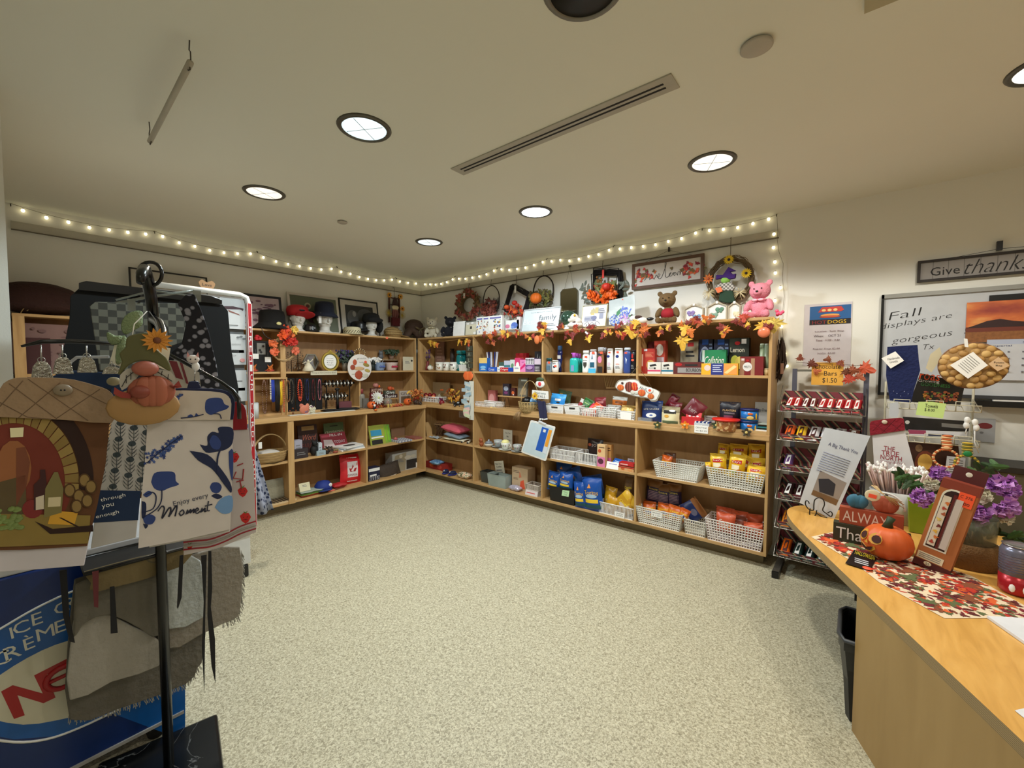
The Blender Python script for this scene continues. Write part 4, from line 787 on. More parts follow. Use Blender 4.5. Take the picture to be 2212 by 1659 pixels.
F_((1470,738,1508,782),'biscuit_box','grey box of dark biscuits standing at the back',C(150,140,116),[('r',.4,.75,.85,.97,RED),('l',.3,.8,.5,.75,2,INK),('o',.3,.2,.2,.08,INK),('o',.65,.28,.2,.08,INK),('o',.5,.1,.2,.07,INK)],d=.14)
F_((1455,782,1516,808),'biscuit_box','long maroon biscuit box with a chocolate bar picture',C(92,28,26),[('o',.18,.8,.13,.13,RED),('r',.15,1,.12,.55,C(150,146,146)),('r',.42,.85,.68,.82,INK),('t','BOURBON',.72,.35,.28,C(26,18,18),.52)],d=.285,dep=.06)
for k,bb in enumerate([(1509,733,1539,784),(1542,733,1574,784)]):
 F_(bb,'rusk_box',['navy box with an oval picture, left of two behind the green box','navy box with an oval picture, right of two behind the green box'][k],C(24,30,60),[('r',.25,.7,.85,1,C(40,90,190)),('o',.45,.52,.34,.28,C(130,140,166)),('o',.45,.52,.28,.22,C(70,80,110)),('l',.75,.98,.4,.9,5,C(110,130,170))],d=.13,dep=.06)
F_((1516,756,1568,786),'biscuit_box','green shortbread box with white script lettering',C(30,130,84),[('t','Collation',.52,.58,.34,WHT,.8,dict(shear=.2)),('r',.02,.12,0,1,C(200,216,214)),('o',.38,.1,.18,.12,C(200,196,150)),('l',.6,.95,.28,.36,1,WHT)],d=.225,dep=.05)
F_((1575,730,1618,784),'biscuit_box','black and green lemon biscuit box',C(26,34,24),[('t','Lemon',.42,.68,.13,C(232,226,206),.7),('o',.42,.86,.14,.05,RED),('r',.62,.86,.84,.97,C(226,226,220)),('o',.3,.38,.2,.15,C(200,206,80)),('o',.55,.33,.24,.17,C(226,210,96)),('r',0,1,0,.12,C(90,120,50))],d=.16,dep=.06)
F_((1515,785,1594,809),'wafer_pack','long yellow and blue wafer packet lying in front of the green box',C(240,178,40),[('r',.27,.62,0,1,C(40,50,130)),('o',.17,.6,.09,.26,C(226,206,200)),('r',.62,.98,.05,.95,C(240,160,80)),('p',[(.64,.2),(.9,.85),(.97,.7),(.72,.1)],C(236,216,150)),('l',.32,.58,.2,.9,4,C(200,206,236))],d=.297,dep=.04)
F_((1598,770,1649,809),'biscuit_box','red biscuit box with a white badge, right of the wafers',C(118,22,26),[('r',0,.2,0,.9,C(150,110,84)),('r',.48,.64,0,.9,C(170,130,100)),('o',.33,.45,.2,.24,C(226,224,224)),('t','MELTS',.33,.45,.12,INK,.28),('r',.07,.2,.78,.9,C(226,200,200)),('o',.33,.78,.07,.06,RED)],d=.28,dep=.08)
bottle('B',(1640,742,1651,797),.19,S2,'biscuit_tube','pale green wrapped biscuit roll against the right side, left of two',[(1,0),(1,1)],C(150,170,140,.3),C(180,200,180,.2),flat=1,capz=.93,capr=.9,group='green biscuit rolls',cat='biscuit roll')
bottle('B',(1650,742,1661,797),.20,S2,'biscuit_tube','pale green wrapped biscuit roll against the right side, right of two',[(1,0),(1,1)],C(166,186,156,.3),C(190,206,190,.2),flat=1,capz=.93,capr=.9,group='green biscuit rolls',cat='biscuit roll')
bottle('B',(1650,796,1660,808),.27,S2,'small_jar','tiny cream jar in the right corner of the tea shelf',[(1,0),(1,1)],C(206,180,130),C(220,200,160),flat=1,capz=.8,capr=1,cat='jar')
# == back wall, counter level
WB=C(238,238,238,.45);gs='snack bags and packets'
t,f,w,h=basket('B',(911,858,948,872),.28,CT,.12,'basket','small white basket of red apples near the corner',WB,10,3)
rr=random.Random(11)
for k in range(7):
 b=MB();m=[C(120,14,24,.3),C(226,140,90,.5)][k>3];b.ell((0,0,0),(.028,.028,.026),m,12);b.cyl((0,0,.02),(.003,0,.034),.0015,BRN,5)
 p=f.w((-.5+.155*k)*w*.8 if k<4 else(-.35+.2*(k-4))*w,.04+.03*(k%2),h+(.022 if k<4 else-.002));tag(b.build('apple',fr=Fr(p,0)),['dark red apple in the corner basket, leftmost','dark red apple in the corner basket, second from the left','dark red apple in the corner basket, third from the left','dark red apple in the corner basket, rightmost','pale orange apple under the left red ones','pale orange apple in the middle of the corner basket','pale orange apple at the right of the corner basket'][k],'apple',['red apples in the corner basket','pale apples in the corner basket'][k>3])
P_=lambda bb,name,lab,m,art=None,d=.285,dep=.05,cat='box',g=None,z=CT,**k:pack('B',bb,d,z,dep,name,lab,cat,m,art,g,**k)
P_((935,826,971,870),'canvas_print','pale canvas print leaning behind the autumn flowers',C(150,130,100),[('o',.5,.3,.2,.15,C(196,190,170)),('o',.6,.4,.15,.1,C(120,100,60))],.09,.015,'picture')
f=frB(978,.2,CT);t=thing('autumn_bouquet','bunch of yellow and orange autumn flowers behind the toy truck','artificial flowers',f);b=MB()
for k in range(70):b.leaf((rr.gauss(0,.065),rr.uniform(-.05,.03),rr.uniform(.04,.19)),rr.uniform(.025,.04),[C(216,150,50),C(170,80,30),C(120,80,40),C(226,180,70)][k%4],eul(rr.uniform(-.7,.7),rr.uniform(0,6),rr.uniform(-.7,.7)),shape=k%2)
b.build('leaves',t);b=MB();b.lathe([(.03,0),(.045,.02),(.05,.05)],C(80,60,40),12);b.build('base',t)
f=frB(954,.285,CT);t=thing('ribbon_pumpkin','small wine red pumpkin with a big purple bow','ornament',f);b=MB();pumpkin(b,(0,0,.03),.035,C(130,30,40,.4),None,.85);b.build('pumpkin',t);b=MB();[b.leaf((sx*.012,-.01,.07),.03,C(96,30,70,.4),eul(.2,sx*1.1+a,0),shape=1)for sx in(-1,1)for a in(0,.7)];b.build('bow',t)
f=frB(990,.285,CT);f.rz=.3;t=thing('toy_truck','black toy pickup truck at the shelf edge below the card strip','toy truck',f);b=MB();b.b2(-.055,.055,-.025,.025,.015,.035,BLACK);b.b2(-.01,.028,-.023,.023,.035,.062,BLACK);b.b2(-.055,-.012,-.025,-.021,.035,.045,BLACK);b.b2(-.006,.024,-.0235,-.022,.04,.056,C(150,160,166,.2));b.build('truck_body',t,bevel=.003)
for x in(-.034,.036):b=MB();b.cyl((x,-.032,.015),(x,-.022,.015),.014,DARK,14);b.cyl((x,-.034,.015),(x,-.032,.015),.006,SILV,8);b.build('wheel',t)
t,f,w,h=basket('B',(1023,869,1071,882),.285,CT,.16,'basket','low slotted white tray basket at the left of the second bay',WB,16,2)
P_((1054,843,1070,872),'gift_box','pink patterned box at the back of the second bay',C(176,100,100),[('o',.5,.5,.35,.3,C(206,150,150))],.12,.04)
f,w,h=place('B',(1075,856,1137,881),.2,CT);t=thing('wire_stand','small wooden riser on black wire legs','display stand',f);b=MB();b.b2(-w/2,w/2,0,.09,h-.012,h,MW['woodx']);b.build('shelf_top',t);b=MB();bw=C(20,20,20,.4,.5)
[b.tube([(sx*w*.35,y,h-.01),(sx*w*.46,y,0),(sx*w*.22,y,0),(sx*w*.3,y,h-.01)],.002,bw,5)for sx in(-1,1)for y in(.01,.08)];b.build('wire_legs',t);zt=CT+h+.0005
P_((1086,829,1100,857),'tin_can','dark tin with a grey label standing on the wooden riser',C(56,48,66),[('o',.5,.6,.35,.2,C(150,160,180)),('o',.5,.25,.3,.12,C(120,60,110))],.18,.04,z=zt,bev=.006)
P_((1103,838,1113,857),'tin_can','small dark red tin on the wooden riser',C(70,26,26),[('o',.5,.4,.3,.2,C(206,100,50)),('r',.5,.7,.1,.25,WHT)],.18,.03,z=zt,bev=.006)
P_((1118,816,1138,857),'chocolate_box','tall grey box leaning at the right end of the riser',C(110,106,94),[('r',.3,.9,.82,.9,C(190,200,196)),('p',[(.2,.1),(.5,.55),(.85,.5),(.9,.1)],C(160,140,110)),('l',.3,.9,.6,.75,3,C(80,80,74))],.19,.02,z=zt,tilt=-.08)
def blob(px,d,z,n,r,ms,name,lab,cat,sx=.05,sz=.02,seed=1,sy=.02,stuff=None):
 q=random.Random(seed);b=MB();[b.ell((q.uniform(-sx,sx),q.uniform(-sy,sy),q.uniform(r*.7,sz+r)),(r,r,r*.7),ms[k%len(ms)],7,m=5)for k in range(n)];return tag(b.build(name,fr=frB(px,d,z)),lab,cat,kind=stuff)
blob(1067,.285,CT,26,.012,[C(216,186,110),C(200,166,90)],'raffia_ties','tangle of yellow tie strings at the front of the shelf','ribbon',.05,.01,sy=.008)
b=MB();b.grid(lambda u,v:((u-.5)*.14,-.015+.05*v,.008+.006*math.sin(9*u+5*v)),12,6,C(226,160,180,.8));tag(b.build('pink_cloth',fr=frB(1098,.285,CT),solid=.003),'folded pink cloth at the edge of the second bay','cloth')
f=frB(1119,.322,CT-.052);t=thing('raffia_tassel','bunch of raffia hanging over the counter edge','raffia',f);b=MB()
for k in range(30):x=rr.uniform(-.035,.035);b.tube([(x*.4+.02,.02,.06),(x*.7+.01,-.006,.05),(x,-.01,.02),(x*1.3-.02,-.006,rr.uniform(-.04,.0))],.0022,[C(170,140,100),C(140,112,78)][k%2],4)
b.build('strands',t)
f,w,h=place('B',(1126,868,1164,894),.24,CT);w*=1.05;t=thing('handled_basket','tan woven basket with a tall hoop handle holding caps','basket',f);b=MB();ws_=C(196,170,118,.7)
for k in range(22):a=2*PI*k/22;b.tube([(w*.33*math.cos(a),w*.33*math.sin(a),0),(w*.46*math.cos(a),w*.46*math.sin(a),h*.5),(w*.5*math.cos(a),w*.5*math.sin(a),h)],.003,ws_,4)
for j in range(9):r_=w*(.33+.17*(j/8)**.6);b.tube([(r_*math.cos(a),r_*math.sin(a),h*j/8)for a in[2*PI*k/22 for k in range(22)]],.0042,C(186,158,106,.7),4,closed=True)
b.lathe([(0,.002),(w*.33,.002)],ws_,18);b.build('bowl',t);b=MB();b.tube([(w*.48*math.cos(a),0,h*.9+.235*math.sin(a))for a in[PI*k/16 for k in range(17)]],.004,ws_,6);b.build('handle',t)
for k,(c_,lab,o)in enumerate([(C(120,170,216),'light blue cap in the handled basket',(.02,.01,.0)),(BLACK,'black cap tipped in the handled basket',(-.02,-.02,.01))]):
 b=MB();b.ell((0,0,0),(.06,.06,.045),c_,14);b.ell((.05,-.02,-.008),(.04,.04,.006),c_,10);tag(b.build('cap',fr=Fr(f.w(o[0],o[1],h+o[2]),.4)),lab,'cap')
f,w,h=place('B',(1150,814,1186,862),.318,0,True);t=thing('scarecrow_sign','hanging wooden scarecrow sign reading Welcome Fall','sign',f);b=MB();b.prism([(-w*.5,0),(w*.5,h*.02),(w*.48,h*.36),(-w*.48,h*.4)],-.01,-.004,WHT);b.text('Welcome',0,h*.27,-.0105,h*.1,C(40,90,90),w*.7,ang=-.05,shear=.2);b.text('FALL',w*.12,h*.12,-.0105,h*.12,INK,w*.42);flower(b,(-w*.3,-.012,h*.13),w*.22,C(226,180,40),C(150,90,40));b.build('sign_board',t)
b=MB();b.ell((0,-.01,h*.68),(w*.28,.008,h*.17),WHT,16);b.ell((0,-.017,h*.68),(w*.1,.004,h*.1),C(220,60,70),8);b.ell((0,-.01,h*.88),(w*.24,.01,h*.1),C(60,80,50),10);b.tube([(0,-.008,h*.95),(.004,-.002,h*1.2)],.0015,RM,4);b.tube([(w*.3,-.008,h*.7),(w*.25,-.008,h*.38)],.001,RM,4);b.tube([(-w*.2,-.008,h*.6),(-w*.25,-.008,h*.38)],.001,RM,4);b.build('heart_and_hat',t)
q=lambda px,py:f.uv(px,py,-.01)
b=MB();[b.prism([q(*p)for p in pl],-.014,-.006,C(34,36,70,.8))for pl in([(1161,864),(1174,868),(1174,904),(1166,903)],[(1173,866),(1178,868),(1182,903),(1175,905)])];[b.prism([q(*p)for p in pl],-.014,-.006,WHT)for pl in([(1166,903),(1174,904),(1174,907),(1165,907)],[(1175,904),(1182,903),(1183,906),(1175,907)])];b.tube([q(1168,862)[:1]+(-.008,)+q(1168,862)[1:],q(1168,866)[:1]+(-.008,)+q(1168,866)[1:]],.003,RM,4);b.build('trouser_legs',t)
f=frB(1160,.345,0);f.loc.z=on(1160,998,1,-.345).z;q=lambda px,py:f.uv(px,py);t=thing('dry_erase_board','small white dry-erase board hanging tilted from the shelf edge','whiteboard',f)
cr=[q(1146,907),q(1200,922),q(1179,997),q(1125,977)]
def rounded(c,r=.02):
 o=[]
 for i in range(4):
  p,a,b_=Vector(c[i]),Vector(c[i-1]),Vector(c[(i+1)%4]);u=p+(a-p).normalized()*r;v=p+(b_-p).normalized()*r
  for k in range(5):s_=k/4;o.append(tuple((1-s_)**2*u+2*s_*(1-s_)*p+s_*s_*v))
 return o
b=MB();b.prism(rounded(cr),0,.008,WHT);b.build('board',t,bevel=.003);cc=Vector((sum(p[0]for p in cr)/4,sum(p[1]for p in cr)/4))
b=MB();b.prism([tuple(cc+(Vector(p)-cc)*.9)for p in rounded(cr)],-.001,0,C(198,216,226,.2))
def sub(u,v):A,B_,C_,D_=[Vector(p)for p in cr];return tuple((A*(1-u)+B_*u)*(1-v)+(D_*(1-u)+C_*u)*v)
b.prism([sub(.52,.1),sub(.78,.1),sub(.78,.78),sub(.52,.78)],-.002,-.001,C(30,90,190));b.prism([sub(.80,.12),sub(.92,.12),sub(.92,.6),sub(.80,.6)],-.002,-.001,C(236,160,50));b.prism([sub(.8,.6),sub(.92,.6),sub(.94,.8),sub(.8,.8)],-.002,-.001,C(214,220,230));b.prism([sub(.6,.15),sub(.7,.15),sub(.7,.23),sub(.6,.23)],-.003,-.002,WHT);b.build('writing_surface',t)
b=MB();p=q(1172,913);b.box((p[0],-.004,p[1]),(.09,.012,.014),C(220,222,226),eul(0,.27,0));b.tube([(p[0]-.02,-.002,p[1]),(p[0]-.02,.02,p[1]+.05),(p[0]-.02,.035,p[1]+.06)],.003,BLACK,5);b.build('clip',t)
for k,(bb,lab,so,tp)in enumerate([((1178,874,1217,899),'white diamond pattern basket with an oval hand hole, leftmost of the row of five',1,.82),((1218,876,1253,901),'white diamond pattern basket, second of the row of five',1,.82),((1252,882,1289,905),'white slotted basket with red sweets showing through, middle of the row of five',0,.85),((1288,880,1332,908),'white dotted basket, fourth of the row of five',0,.78),((1333,889,1371,914),'white basket with a handwritten card on its front, rightmost of the row of five',0,.9)]):
 basket('B',bb,.295,CT,.17,'basket',lab,WB,12 if k!=2 else 9,6 if k==3 else(2 if k==2 else 4),tp,solid=bool(so),slot=bool(so),card=(0,.1,.075,[''])if k==4 else None)
def sb(bb,d,z,lab,m,top=None,art=None,rot=(0,0,0),th=.035,seed=0,g=gs,name='snack_bag',cat='snack bag'):return bagbb('B',bb,d,z,name,lab,m,top,art,g,rot=rot,th=th,seed=seed,cat=cat)
sb((1187,852,1219,880),.22,CT,'sky blue sweet packet in the leftmost basket',C(40,140,216,.35),C(60,160,230,.35),[('r',.3,.8,.5,.7,WHT),('o',.6,.35,.15,.08,INK)],(-.25,.05,0),.04)
sb((1203,845,1232,868),.12,CT,'green carton behind the sky blue packet',C(70,96,70),None,[('r',.1,.4,.3,.8,C(226,170,50))],(-.1,.15,0))
sb((1245,862,1256,884),.2,CT,'dark red packet between the second and third baskets',C(140,26,36,.35),C(200,200,196),None,(-.3,.35,0))
sb((1252,861,1273,884),.2,CT,'dark green packet in the second basket',C(36,100,40,.35),None,[('l',.2,.8,.5,.7,1,C(160,200,120))],(-.4,.4,0))
sb((1265,871,1282,892),.25,CT,'pink and red sweet packet in the middle basket',C(206,50,80,.3),None,[('r',.3,.8,.3,.6,C(240,150,170))],(-.5,.6,0));sb((1272,870,1292,893),.255,CT,'orange sweet packet in the middle basket',C(240,90,40,.3),None,[('o',.5,.5,.3,.2,C(250,200,180))],(-.5,.5,0),seed=3)
sb((1257,885,1282,904),.27,CT,'orange and white packet low in the middle basket',C(232,80,40,.3),C(240,230,226),[('r',.1,.3,0,1,WHT),('r',.6,.8,0,1,WHT)],(-.1,0,0),.02)
sb((1285,860,1310,880),.18,CT,'maroon packet standing behind the fourth basket',C(130,34,44,.4),None,[('l',.3,.9,.4,.7,2,C(220,160,160))],(-.1,-.1,0));sb((1322,859,1354,878),.18,CT,'brown and orange packet standing at the back',C(190,104,36,.4),C(176,176,170),[('l',.2,.8,.3,.6,2,INK)],(-.1,.05,0))
sb((1308,874,1336,894),.25,CT,'silver packet in the fourth basket',C(196,196,190,.25,.3),None,[('l',.2,.8,.3,.8,3,C(90,90,70))],(-.6,0,0));sb((1339,876,1369,897),.27,CT,'gold foil packet in the rightmost basket',C(206,170,96,.3,.3),None,[('t','Werther',.5,.35,.25,C(70,50,20),.8)],(-.5,0,0))
f=frB(1318,.2,0);f.loc.z=on(1318,842,1,-.2).z;t=thing('dowel_rack','small pale wooden dowel rack hung under the upper shelf','rack',f);b=MB();q=lambda px,py:f.uv(px,py);a,c_=q(1304,807),q(1310,838)
for k in range(10):x=a[0]+.012*k;b.tube([(x,.0+.01*k,a[1]-.004-.001*k),(x+.03,.01*k,c_[1]+.001*k)],.0018,C(200,170,110),4)
b.tube([(a[0],-.004,a[1]),(a[0]+.11,.09,a[1])],.004,MW['woodx'],5);b.tube([(c_[0],-.004,c_[1]),(c_[0]+.14,.09,c_[1])],.005,MW['woodx'],5);b.build('dowels',t)
f=frB(1375,.335,0);f.loc.z=on(1375,868,1,-.335).z;t=thing('harvest_sign','white scalloped hanging sign painted with pumpkins and a barrel','sign',f);q=lambda u,v:f.uv(1160+u/7.9,680+v/7.9)
ol=[q(*p)for p in smooth([(1330,1230),(1345,1180),(1395,1115),(1500,1105),(1620,1090),(1720,1110),(1770,1175),(1860,1215),(1960,1250),(2060,1290),(2105,1340),(2075,1420),(2040,1475),(1950,1480),(1890,1430),(1700,1400),(1500,1340),(1380,1290)],3)]
b=MB();b.prism(ol,0,.008,C(150,140,126));cx,cz=sum(p[0]for p in ol)/len(ol),sum(p[1]for p in ol)/len(ol);b.prism([(cx+(x-cx)*.95,cz+(z-cz)*.88)for x,z in ol],-.002,0,WHT);b.build('board',t)
b=MB();q3=lambda u,v,y=-.004:(q(u,v)[0],y,q(u,v)[1]);BR2=C(140,70,56)
b.ell(q3(1580,1230),(.042,.002,.045),BR2,14);[b.ell(q3(u,1230,-.007),(.003,.001,.042),C(96,44,36),6)for u in(1530,1565,1610)]
for(u,v,r_,m)in[(1430,1240,.032,C(206,96,40)),(1660,1200,.03,C(206,50,36)),(1670,1250,.03,C(200,40,30)),(1790,1330,.034,C(210,90,40)),(1945,1390,.028,C(200,100,50)),(1930,1290,.03,WHT),(1930,1290,.016,STK),(1460,1165,.012,C(70,40,30)),(1640,1320,.022,C(210,206,196)),(1700,1330,.018,C(200,206,200))]:
 b.ell(q3(u,v,-.006-.001*(r_==.016)),(r_,.003,r_*.85),m,12,m=6)
 if r_>.027 and m!=WHT:[b.ell(q3(u+s_*90*r_/.03*.25,v,-.0085),(r_*.16,.0015,r_*.7),C(226,130,60),6,m=5)for s_ in(-1,1)]
b.text('Hello',q(1830,1265)[0],q(1830,1265)[1],-.0045,.03,C(60,44,40),.075,ang=-.3,shear=.3);b.build('painted_harvest',t)
b=MB();b.tube([q3(1530,1100,.0),q3(1708,870,.02)],.0016,RM,4);b.tube([q3(1950,1225,0),q3(1708,870,.02)],.0016,RM,4);b.build('string',t)
BB=lambda u0,v0,u1,v1:(1400+u0/7.9,840+v0/7.9,1400+u1/7.9,840+v1/7.9)
sb((1386,868,1432,912),.26,CT,'dark blue mint sweet bag against the third divider',C(24,50,110,.35),C(30,60,120,.35),[('t','LIFE SAVERS',.5,.66,.1,WHT,.85),('o',.5,.3,.3,.14,WHT),('o',.5,.3,.1,.05,C(60,90,160))],(-.15,-.05,0),.05)
b=MB();b.b2(-.06,.06,0,.07,0,.05,CLEAR);tag(b.build('clear_tub',fr=frB(1394,.3,CT)),'clear plastic tub in front of the dark blue sweet bag','tub')
sb(BB(225,320,540,620),.285,CT,'cream and grey popcorn bag beside the blue sweets',C(226,216,176,.4),C(150,140,110),[('r',.1,.9,.68,.9,INK),('o',.65,.88,.2,.07,WHT),('r',0,1,0,.2,C(96,110,80)),('o',.3,.5,.15,.1,C(216,160,60))],(-.08,0,0),.06)
for k,(bb,lab,ro)in enumerate([((285,90,440,300),'small maroon toffee bag at the back, pointing up',.5),((330,240,560,420),'maroon toffee bag lying behind the cream popcorn bag',.1),((540,170,840,470),'large maroon toffee bag tilted behind the red tin',.62)]):sb(BB(*bb),.17+.03*k,CT,lab,C(104,22,36,.35),None,[('t','kerr',.5,.45,.3,C(170,150,150),.6)]if k else None,(-.15,ro,0),seed=k)
P_(BB(560,480,890,640),'sweets_tin','red tin of sweets with a folded lid',C(196,26,34),[],.27,.09,tilt=-.1,cat='tin');P_(BB(640,400,905,510),'price_sign','red sloping card with white dots on the red tin',C(206,50,60),[('o',.25,.5,.08,.1,WHT),('o',.5,.5,.08,.1,WHT),('o',.75,.5,.08,.1,WHT),('r',.3,.7,.1,.2,WHT)],.25,.004,tilt=-.35,cat='card',z=CT+.062)
P_(BB(690,350,940,560),'snack_box','dark ochre bag at the back behind the red tin',C(120,90,40),None,.13,.04)
t=thing('mint_box','small box of mints with a Dentyne price card hanging on its front','mint box',(f:=frB(1520,.29,CT)));b=MB();b.b2(-.062,.05,0,.08,0,.045,C(196,206,216));[b.b2(-.06+.014*k,-.05+.014*k,.005,.075,.045,.056,[WHT,C(30,60,130)][k%2])for k in range(8)];b.build('tray',t)
b=MB();b.b2(-.052,.05,-.030,-.029,-.03,.03,LBL);b.text('DENTYNE',0,.012,-.0303,.012,INK,.08);b.text('ea $2.25',0,-.012,-.0303,.012,INK,.08);b.tube([(0,-.029,.028),(0,.001,.032)],.002,LBL,4);b.build('price_card',t)
P_(BB(955,460,1180,560),'price_sign','handwritten price card standing behind the mints',C(190,186,186),[('l',.15,.85,.2,.85,2,GREY)],.16,.002,'card',z=CT+.04);bpy.context.view_layer.update()
f=frB(1571,.28,CT);t=thing('nut_jar','clear tub of mixed nuts with a wide red lid','jar',f);b=MB();b.lathe([(.068,0),(.076,.01),(.078,.075),(.074,.08)],tex('mixed_nuts','Voronoi',55,[(0,(196,146,84)),(.5,(150,84,44)),(.8,(226,190,140))],.4,out=1),20);b.build('nuts',t);b=MB();b.lathe([(.092,.08),(.1,.086),(.095,.096),(0,.098)],C(214,40,30,.35),24);b.build('lid',t)
sb(BB(1215,240,1580,560),.19,CT,'black and navy nut pouch behind the nut jar',C(24,24,36,.4),None,[('t','PLANTERS',.5,.62,.12,C(214,186,130),.75),('l',.2,.8,.4,.5,2,C(150,140,150)),('r',.2,.7,.12,.3,C(110,50,80))],(-.05,0,0),.05)
f,w,h=place('B',(1596,911,1633,934),.285,CT);w=.118;h=.088
for k in range(2):
 f2=Fr(f.loc+Vector((.004*k,.05,k*(h+.001))),0);t=thing('peanut_tin',['blue peanut tin at the bottom of the stack of two','blue peanut tin with dark lid on top of the stack'][k],'tin',f2,'stacked blue peanut tins');b=MB();b.lathe([(w/2,0),(w/2,h-.012)],C(20,110,190,.3),24);b.lathe([(w/2+.001,.012),(w/2+.001,.016)],GOLD,24)
 for j,(a,z,rx,rz,m)in enumerate([(-PI/2+.25,.6,.018,.009,ORG),(-PI/2+.25,.28,.024,.014,C(226,190,110)),(-PI/2+1,.4,.008,.024,YEL)]):b.ell((w/2*math.cos(a),w/2*math.sin(a),h*z),(rx,.0025,rz),m,10,eul(0,0,a+PI/2),m=6)
 b.build('tin_body',t);b=MB();b.lathe([(w/2+.003,h-.014),(w/2+.003,h),(0,h)],C(16,30,90,.4),24);b.build('lid',t)
P_(BB(1825,228,2050,390),'price_sign','handwritten sugar-free card on the back panel at the right',C(196,196,194),[('t','Sugar-Free',.5,.6,.22,INK,.8)],.09,.002,'card',z=CT+.06);
for k,(bb,m)in enumerate([((1780,700,2030,762),WHT),((1830,650,2030,698),C(40,120,130)),((1835,612,2030,652),C(200,214,210))]):P_(BB(*bb),'candy_box',['white flat sweet box at the bottom of the right pile','teal flat sweet box in the middle of the right pile','pale flat sweet box on top of the right pile'][k],m,None,.27-.02*k,.1,g='flat sweet boxes in the right corner',z=CT+(0,.04,.072)[k],dw=0)
for k,(px,py,m)in enumerate([(1421,918,C(66,76,40)),(1613,934,C(70,60,40)),(1480,918,C(240,140,30)),(1548,918,C(60,76,50))]):
 b=MB();[b.leaf((0,-.002*j,0),.034,m,eul(.3,j*1.25,.1))for j in range(5)];b.ell((0,-.012,0),.01,C(216,196,120),8);p=on(px,py,1,-.325);tag(b.build('edge_flower',fr=Fr(p,0)),['dark green leaf ornament below the dark blue sweet bag','dark leaf ornament below the peanut tins','orange silk leaf below the red tin','green leaf ornament beside the mints'][k],'ornament','leaf ornaments on the counter edge')
 # -- lower shelf
Q=lambda u0,v0,u1,v1:(900+u0/5.53,840+v0/5.53,900+u1/5.53,840+v1/5.53)
PL=lambda*a,**k:P_(*a,**dict(dict(z=LS),**k));cloth=lambda c:C(*c,.9,bump=.3,bs=120)
b=MB();[b.tube([(rr.uniform(-.06,.06),rr.uniform(-.01,.05),0),(rr.uniform(-.07,.07),rr.uniform(-.01,.05),.16+rr.uniform(-.02,.01))],.004,C(110,80,54,.9),5)for _ in range(46)];b.b2(-.075,.075,-.015,.055,.145,.16,C(160,130,96));tag(b.build('twig_planter',fr=frB(946,.12,LS)),'square planter of upright brown twigs behind the cushions','planter')
b=MB();b.box((0,0,.09),(.012,.09,.19),MW['woodz'],eul(0,-.22,0));tag(b.build('wood_plank',fr=frB(925,.2,LS)),'short wooden board leaning on the corner panel','board')
def cush(px,d,z,w,dp,h,m,name,lab,cat,rot=(0,0,0),e=3.,wall='B',g=None,n=14):
 b=MB()
 for sg in(-1,1):b.grid(lambda u,v:((u-.5)*w*(1-.04*math.sin(PI*v)),(v-.5)*dp,h/2+sg*h/2*((1-abs(2*u-1)**e)*(1-abs(2*v-1)**e))**.5+.002*math.sin(14*u)),n,n,m)
 f=frW(wall,px,d,z);o=tag(b.build(name,fr=f),lab,cat,g);o.rotation_euler=(Matrix.Rotation(f.rz,3,'Z')@eul(*rot)).to_euler();return o
cush(985,.2,LS+.005,.36,.16,.03,C(206,200,176,.8),'folded_cloth','cream folded cloth under the cushions','cloth');cush(986,.19,LS+.035,.3,.18,.06,cloth((120,136,150)),'cushion','grey folded cushion under the pink one','cushion',(.05,.1,0));cush(983,.18,LS+.10,.34,.2,.085,cloth((196,84,100)),'cushion','dusty pink folded cushion on top of the pile','cushion',(.05,.12,0),4)
for k,px in enumerate((1004,1016)):b=MB();b.cyl((0,-.05,.014),(0,.12,.014),.0135,C(214,206,180),14);b.cyl((0,-.051,.014),(0,-.05,.014),.011,BLACK,12);o=tag(b.build('paper_roll',fr=frB(px-4,.24,LS)),['white roll with a dark end, left of two beside the cushions','white roll with a dark end, right of two beside the cushions'][k],'roll','white rolls');o.rotation_euler.z=.5
b=MB();b.grid(lambda u,v:((u-.5)*.15,(v-.5)*.1,.012+.012*math.sin(11*u+3*v)*math.sin(9*v)),14,10,C(190,200,206,.15,.3));tag(b.build('plastic_wrap',fr=frB(940,.25,LS),solid=.002),'crinkled clear wrap lying left of the cushions','packaging')
PL(Q(505,270,590,370),'notice_card','white notice card on the back panel above the cushions',C(196,192,184),[('l',.15,.85,.2,.85,4,GREY)],.02,.002,'card',z=LS+.26)
f=frB(1040,.28,LS);t=thing('fox_figurine','small orange and white fox figurine','figurine',f);b=MB();FX=C(150,76,36,.5);b.ell((0,0,.03),(.028,.025,.032),FX);b.ell((0,-.012,.07),(.026,.022,.022),C(226,206,190));[b.ell((sx*.016,-.01,.09),(.008,.006,.014),FX,8)for sx in(-1,1)];b.ell((0,-.03,.035),(.012,.006,.014),C(230,130,120));b.build('fox_body',t,remesh=.004);b=MB();[b.ell((sx*.01,-.033,.074),.003,BLACK,6)for sx in(-1,1)];b.build('eyes',t)
f=frB(1056,.24,LS);t=thing('covered_dish','round white pottery dish with a grey domed lid','dish',f);b=MB();b.lathe([(.03,0),(.052,.02),(.055,.04),(.05,.04)],C(190,186,176,.4),20);b.build('bowl',t);b=MB();b.lathe([(.05,.04),(.035,.06),(.012,.07),(.01,.085),(0,.09)],C(120,126,134,.2),18);b.build('lid',t)
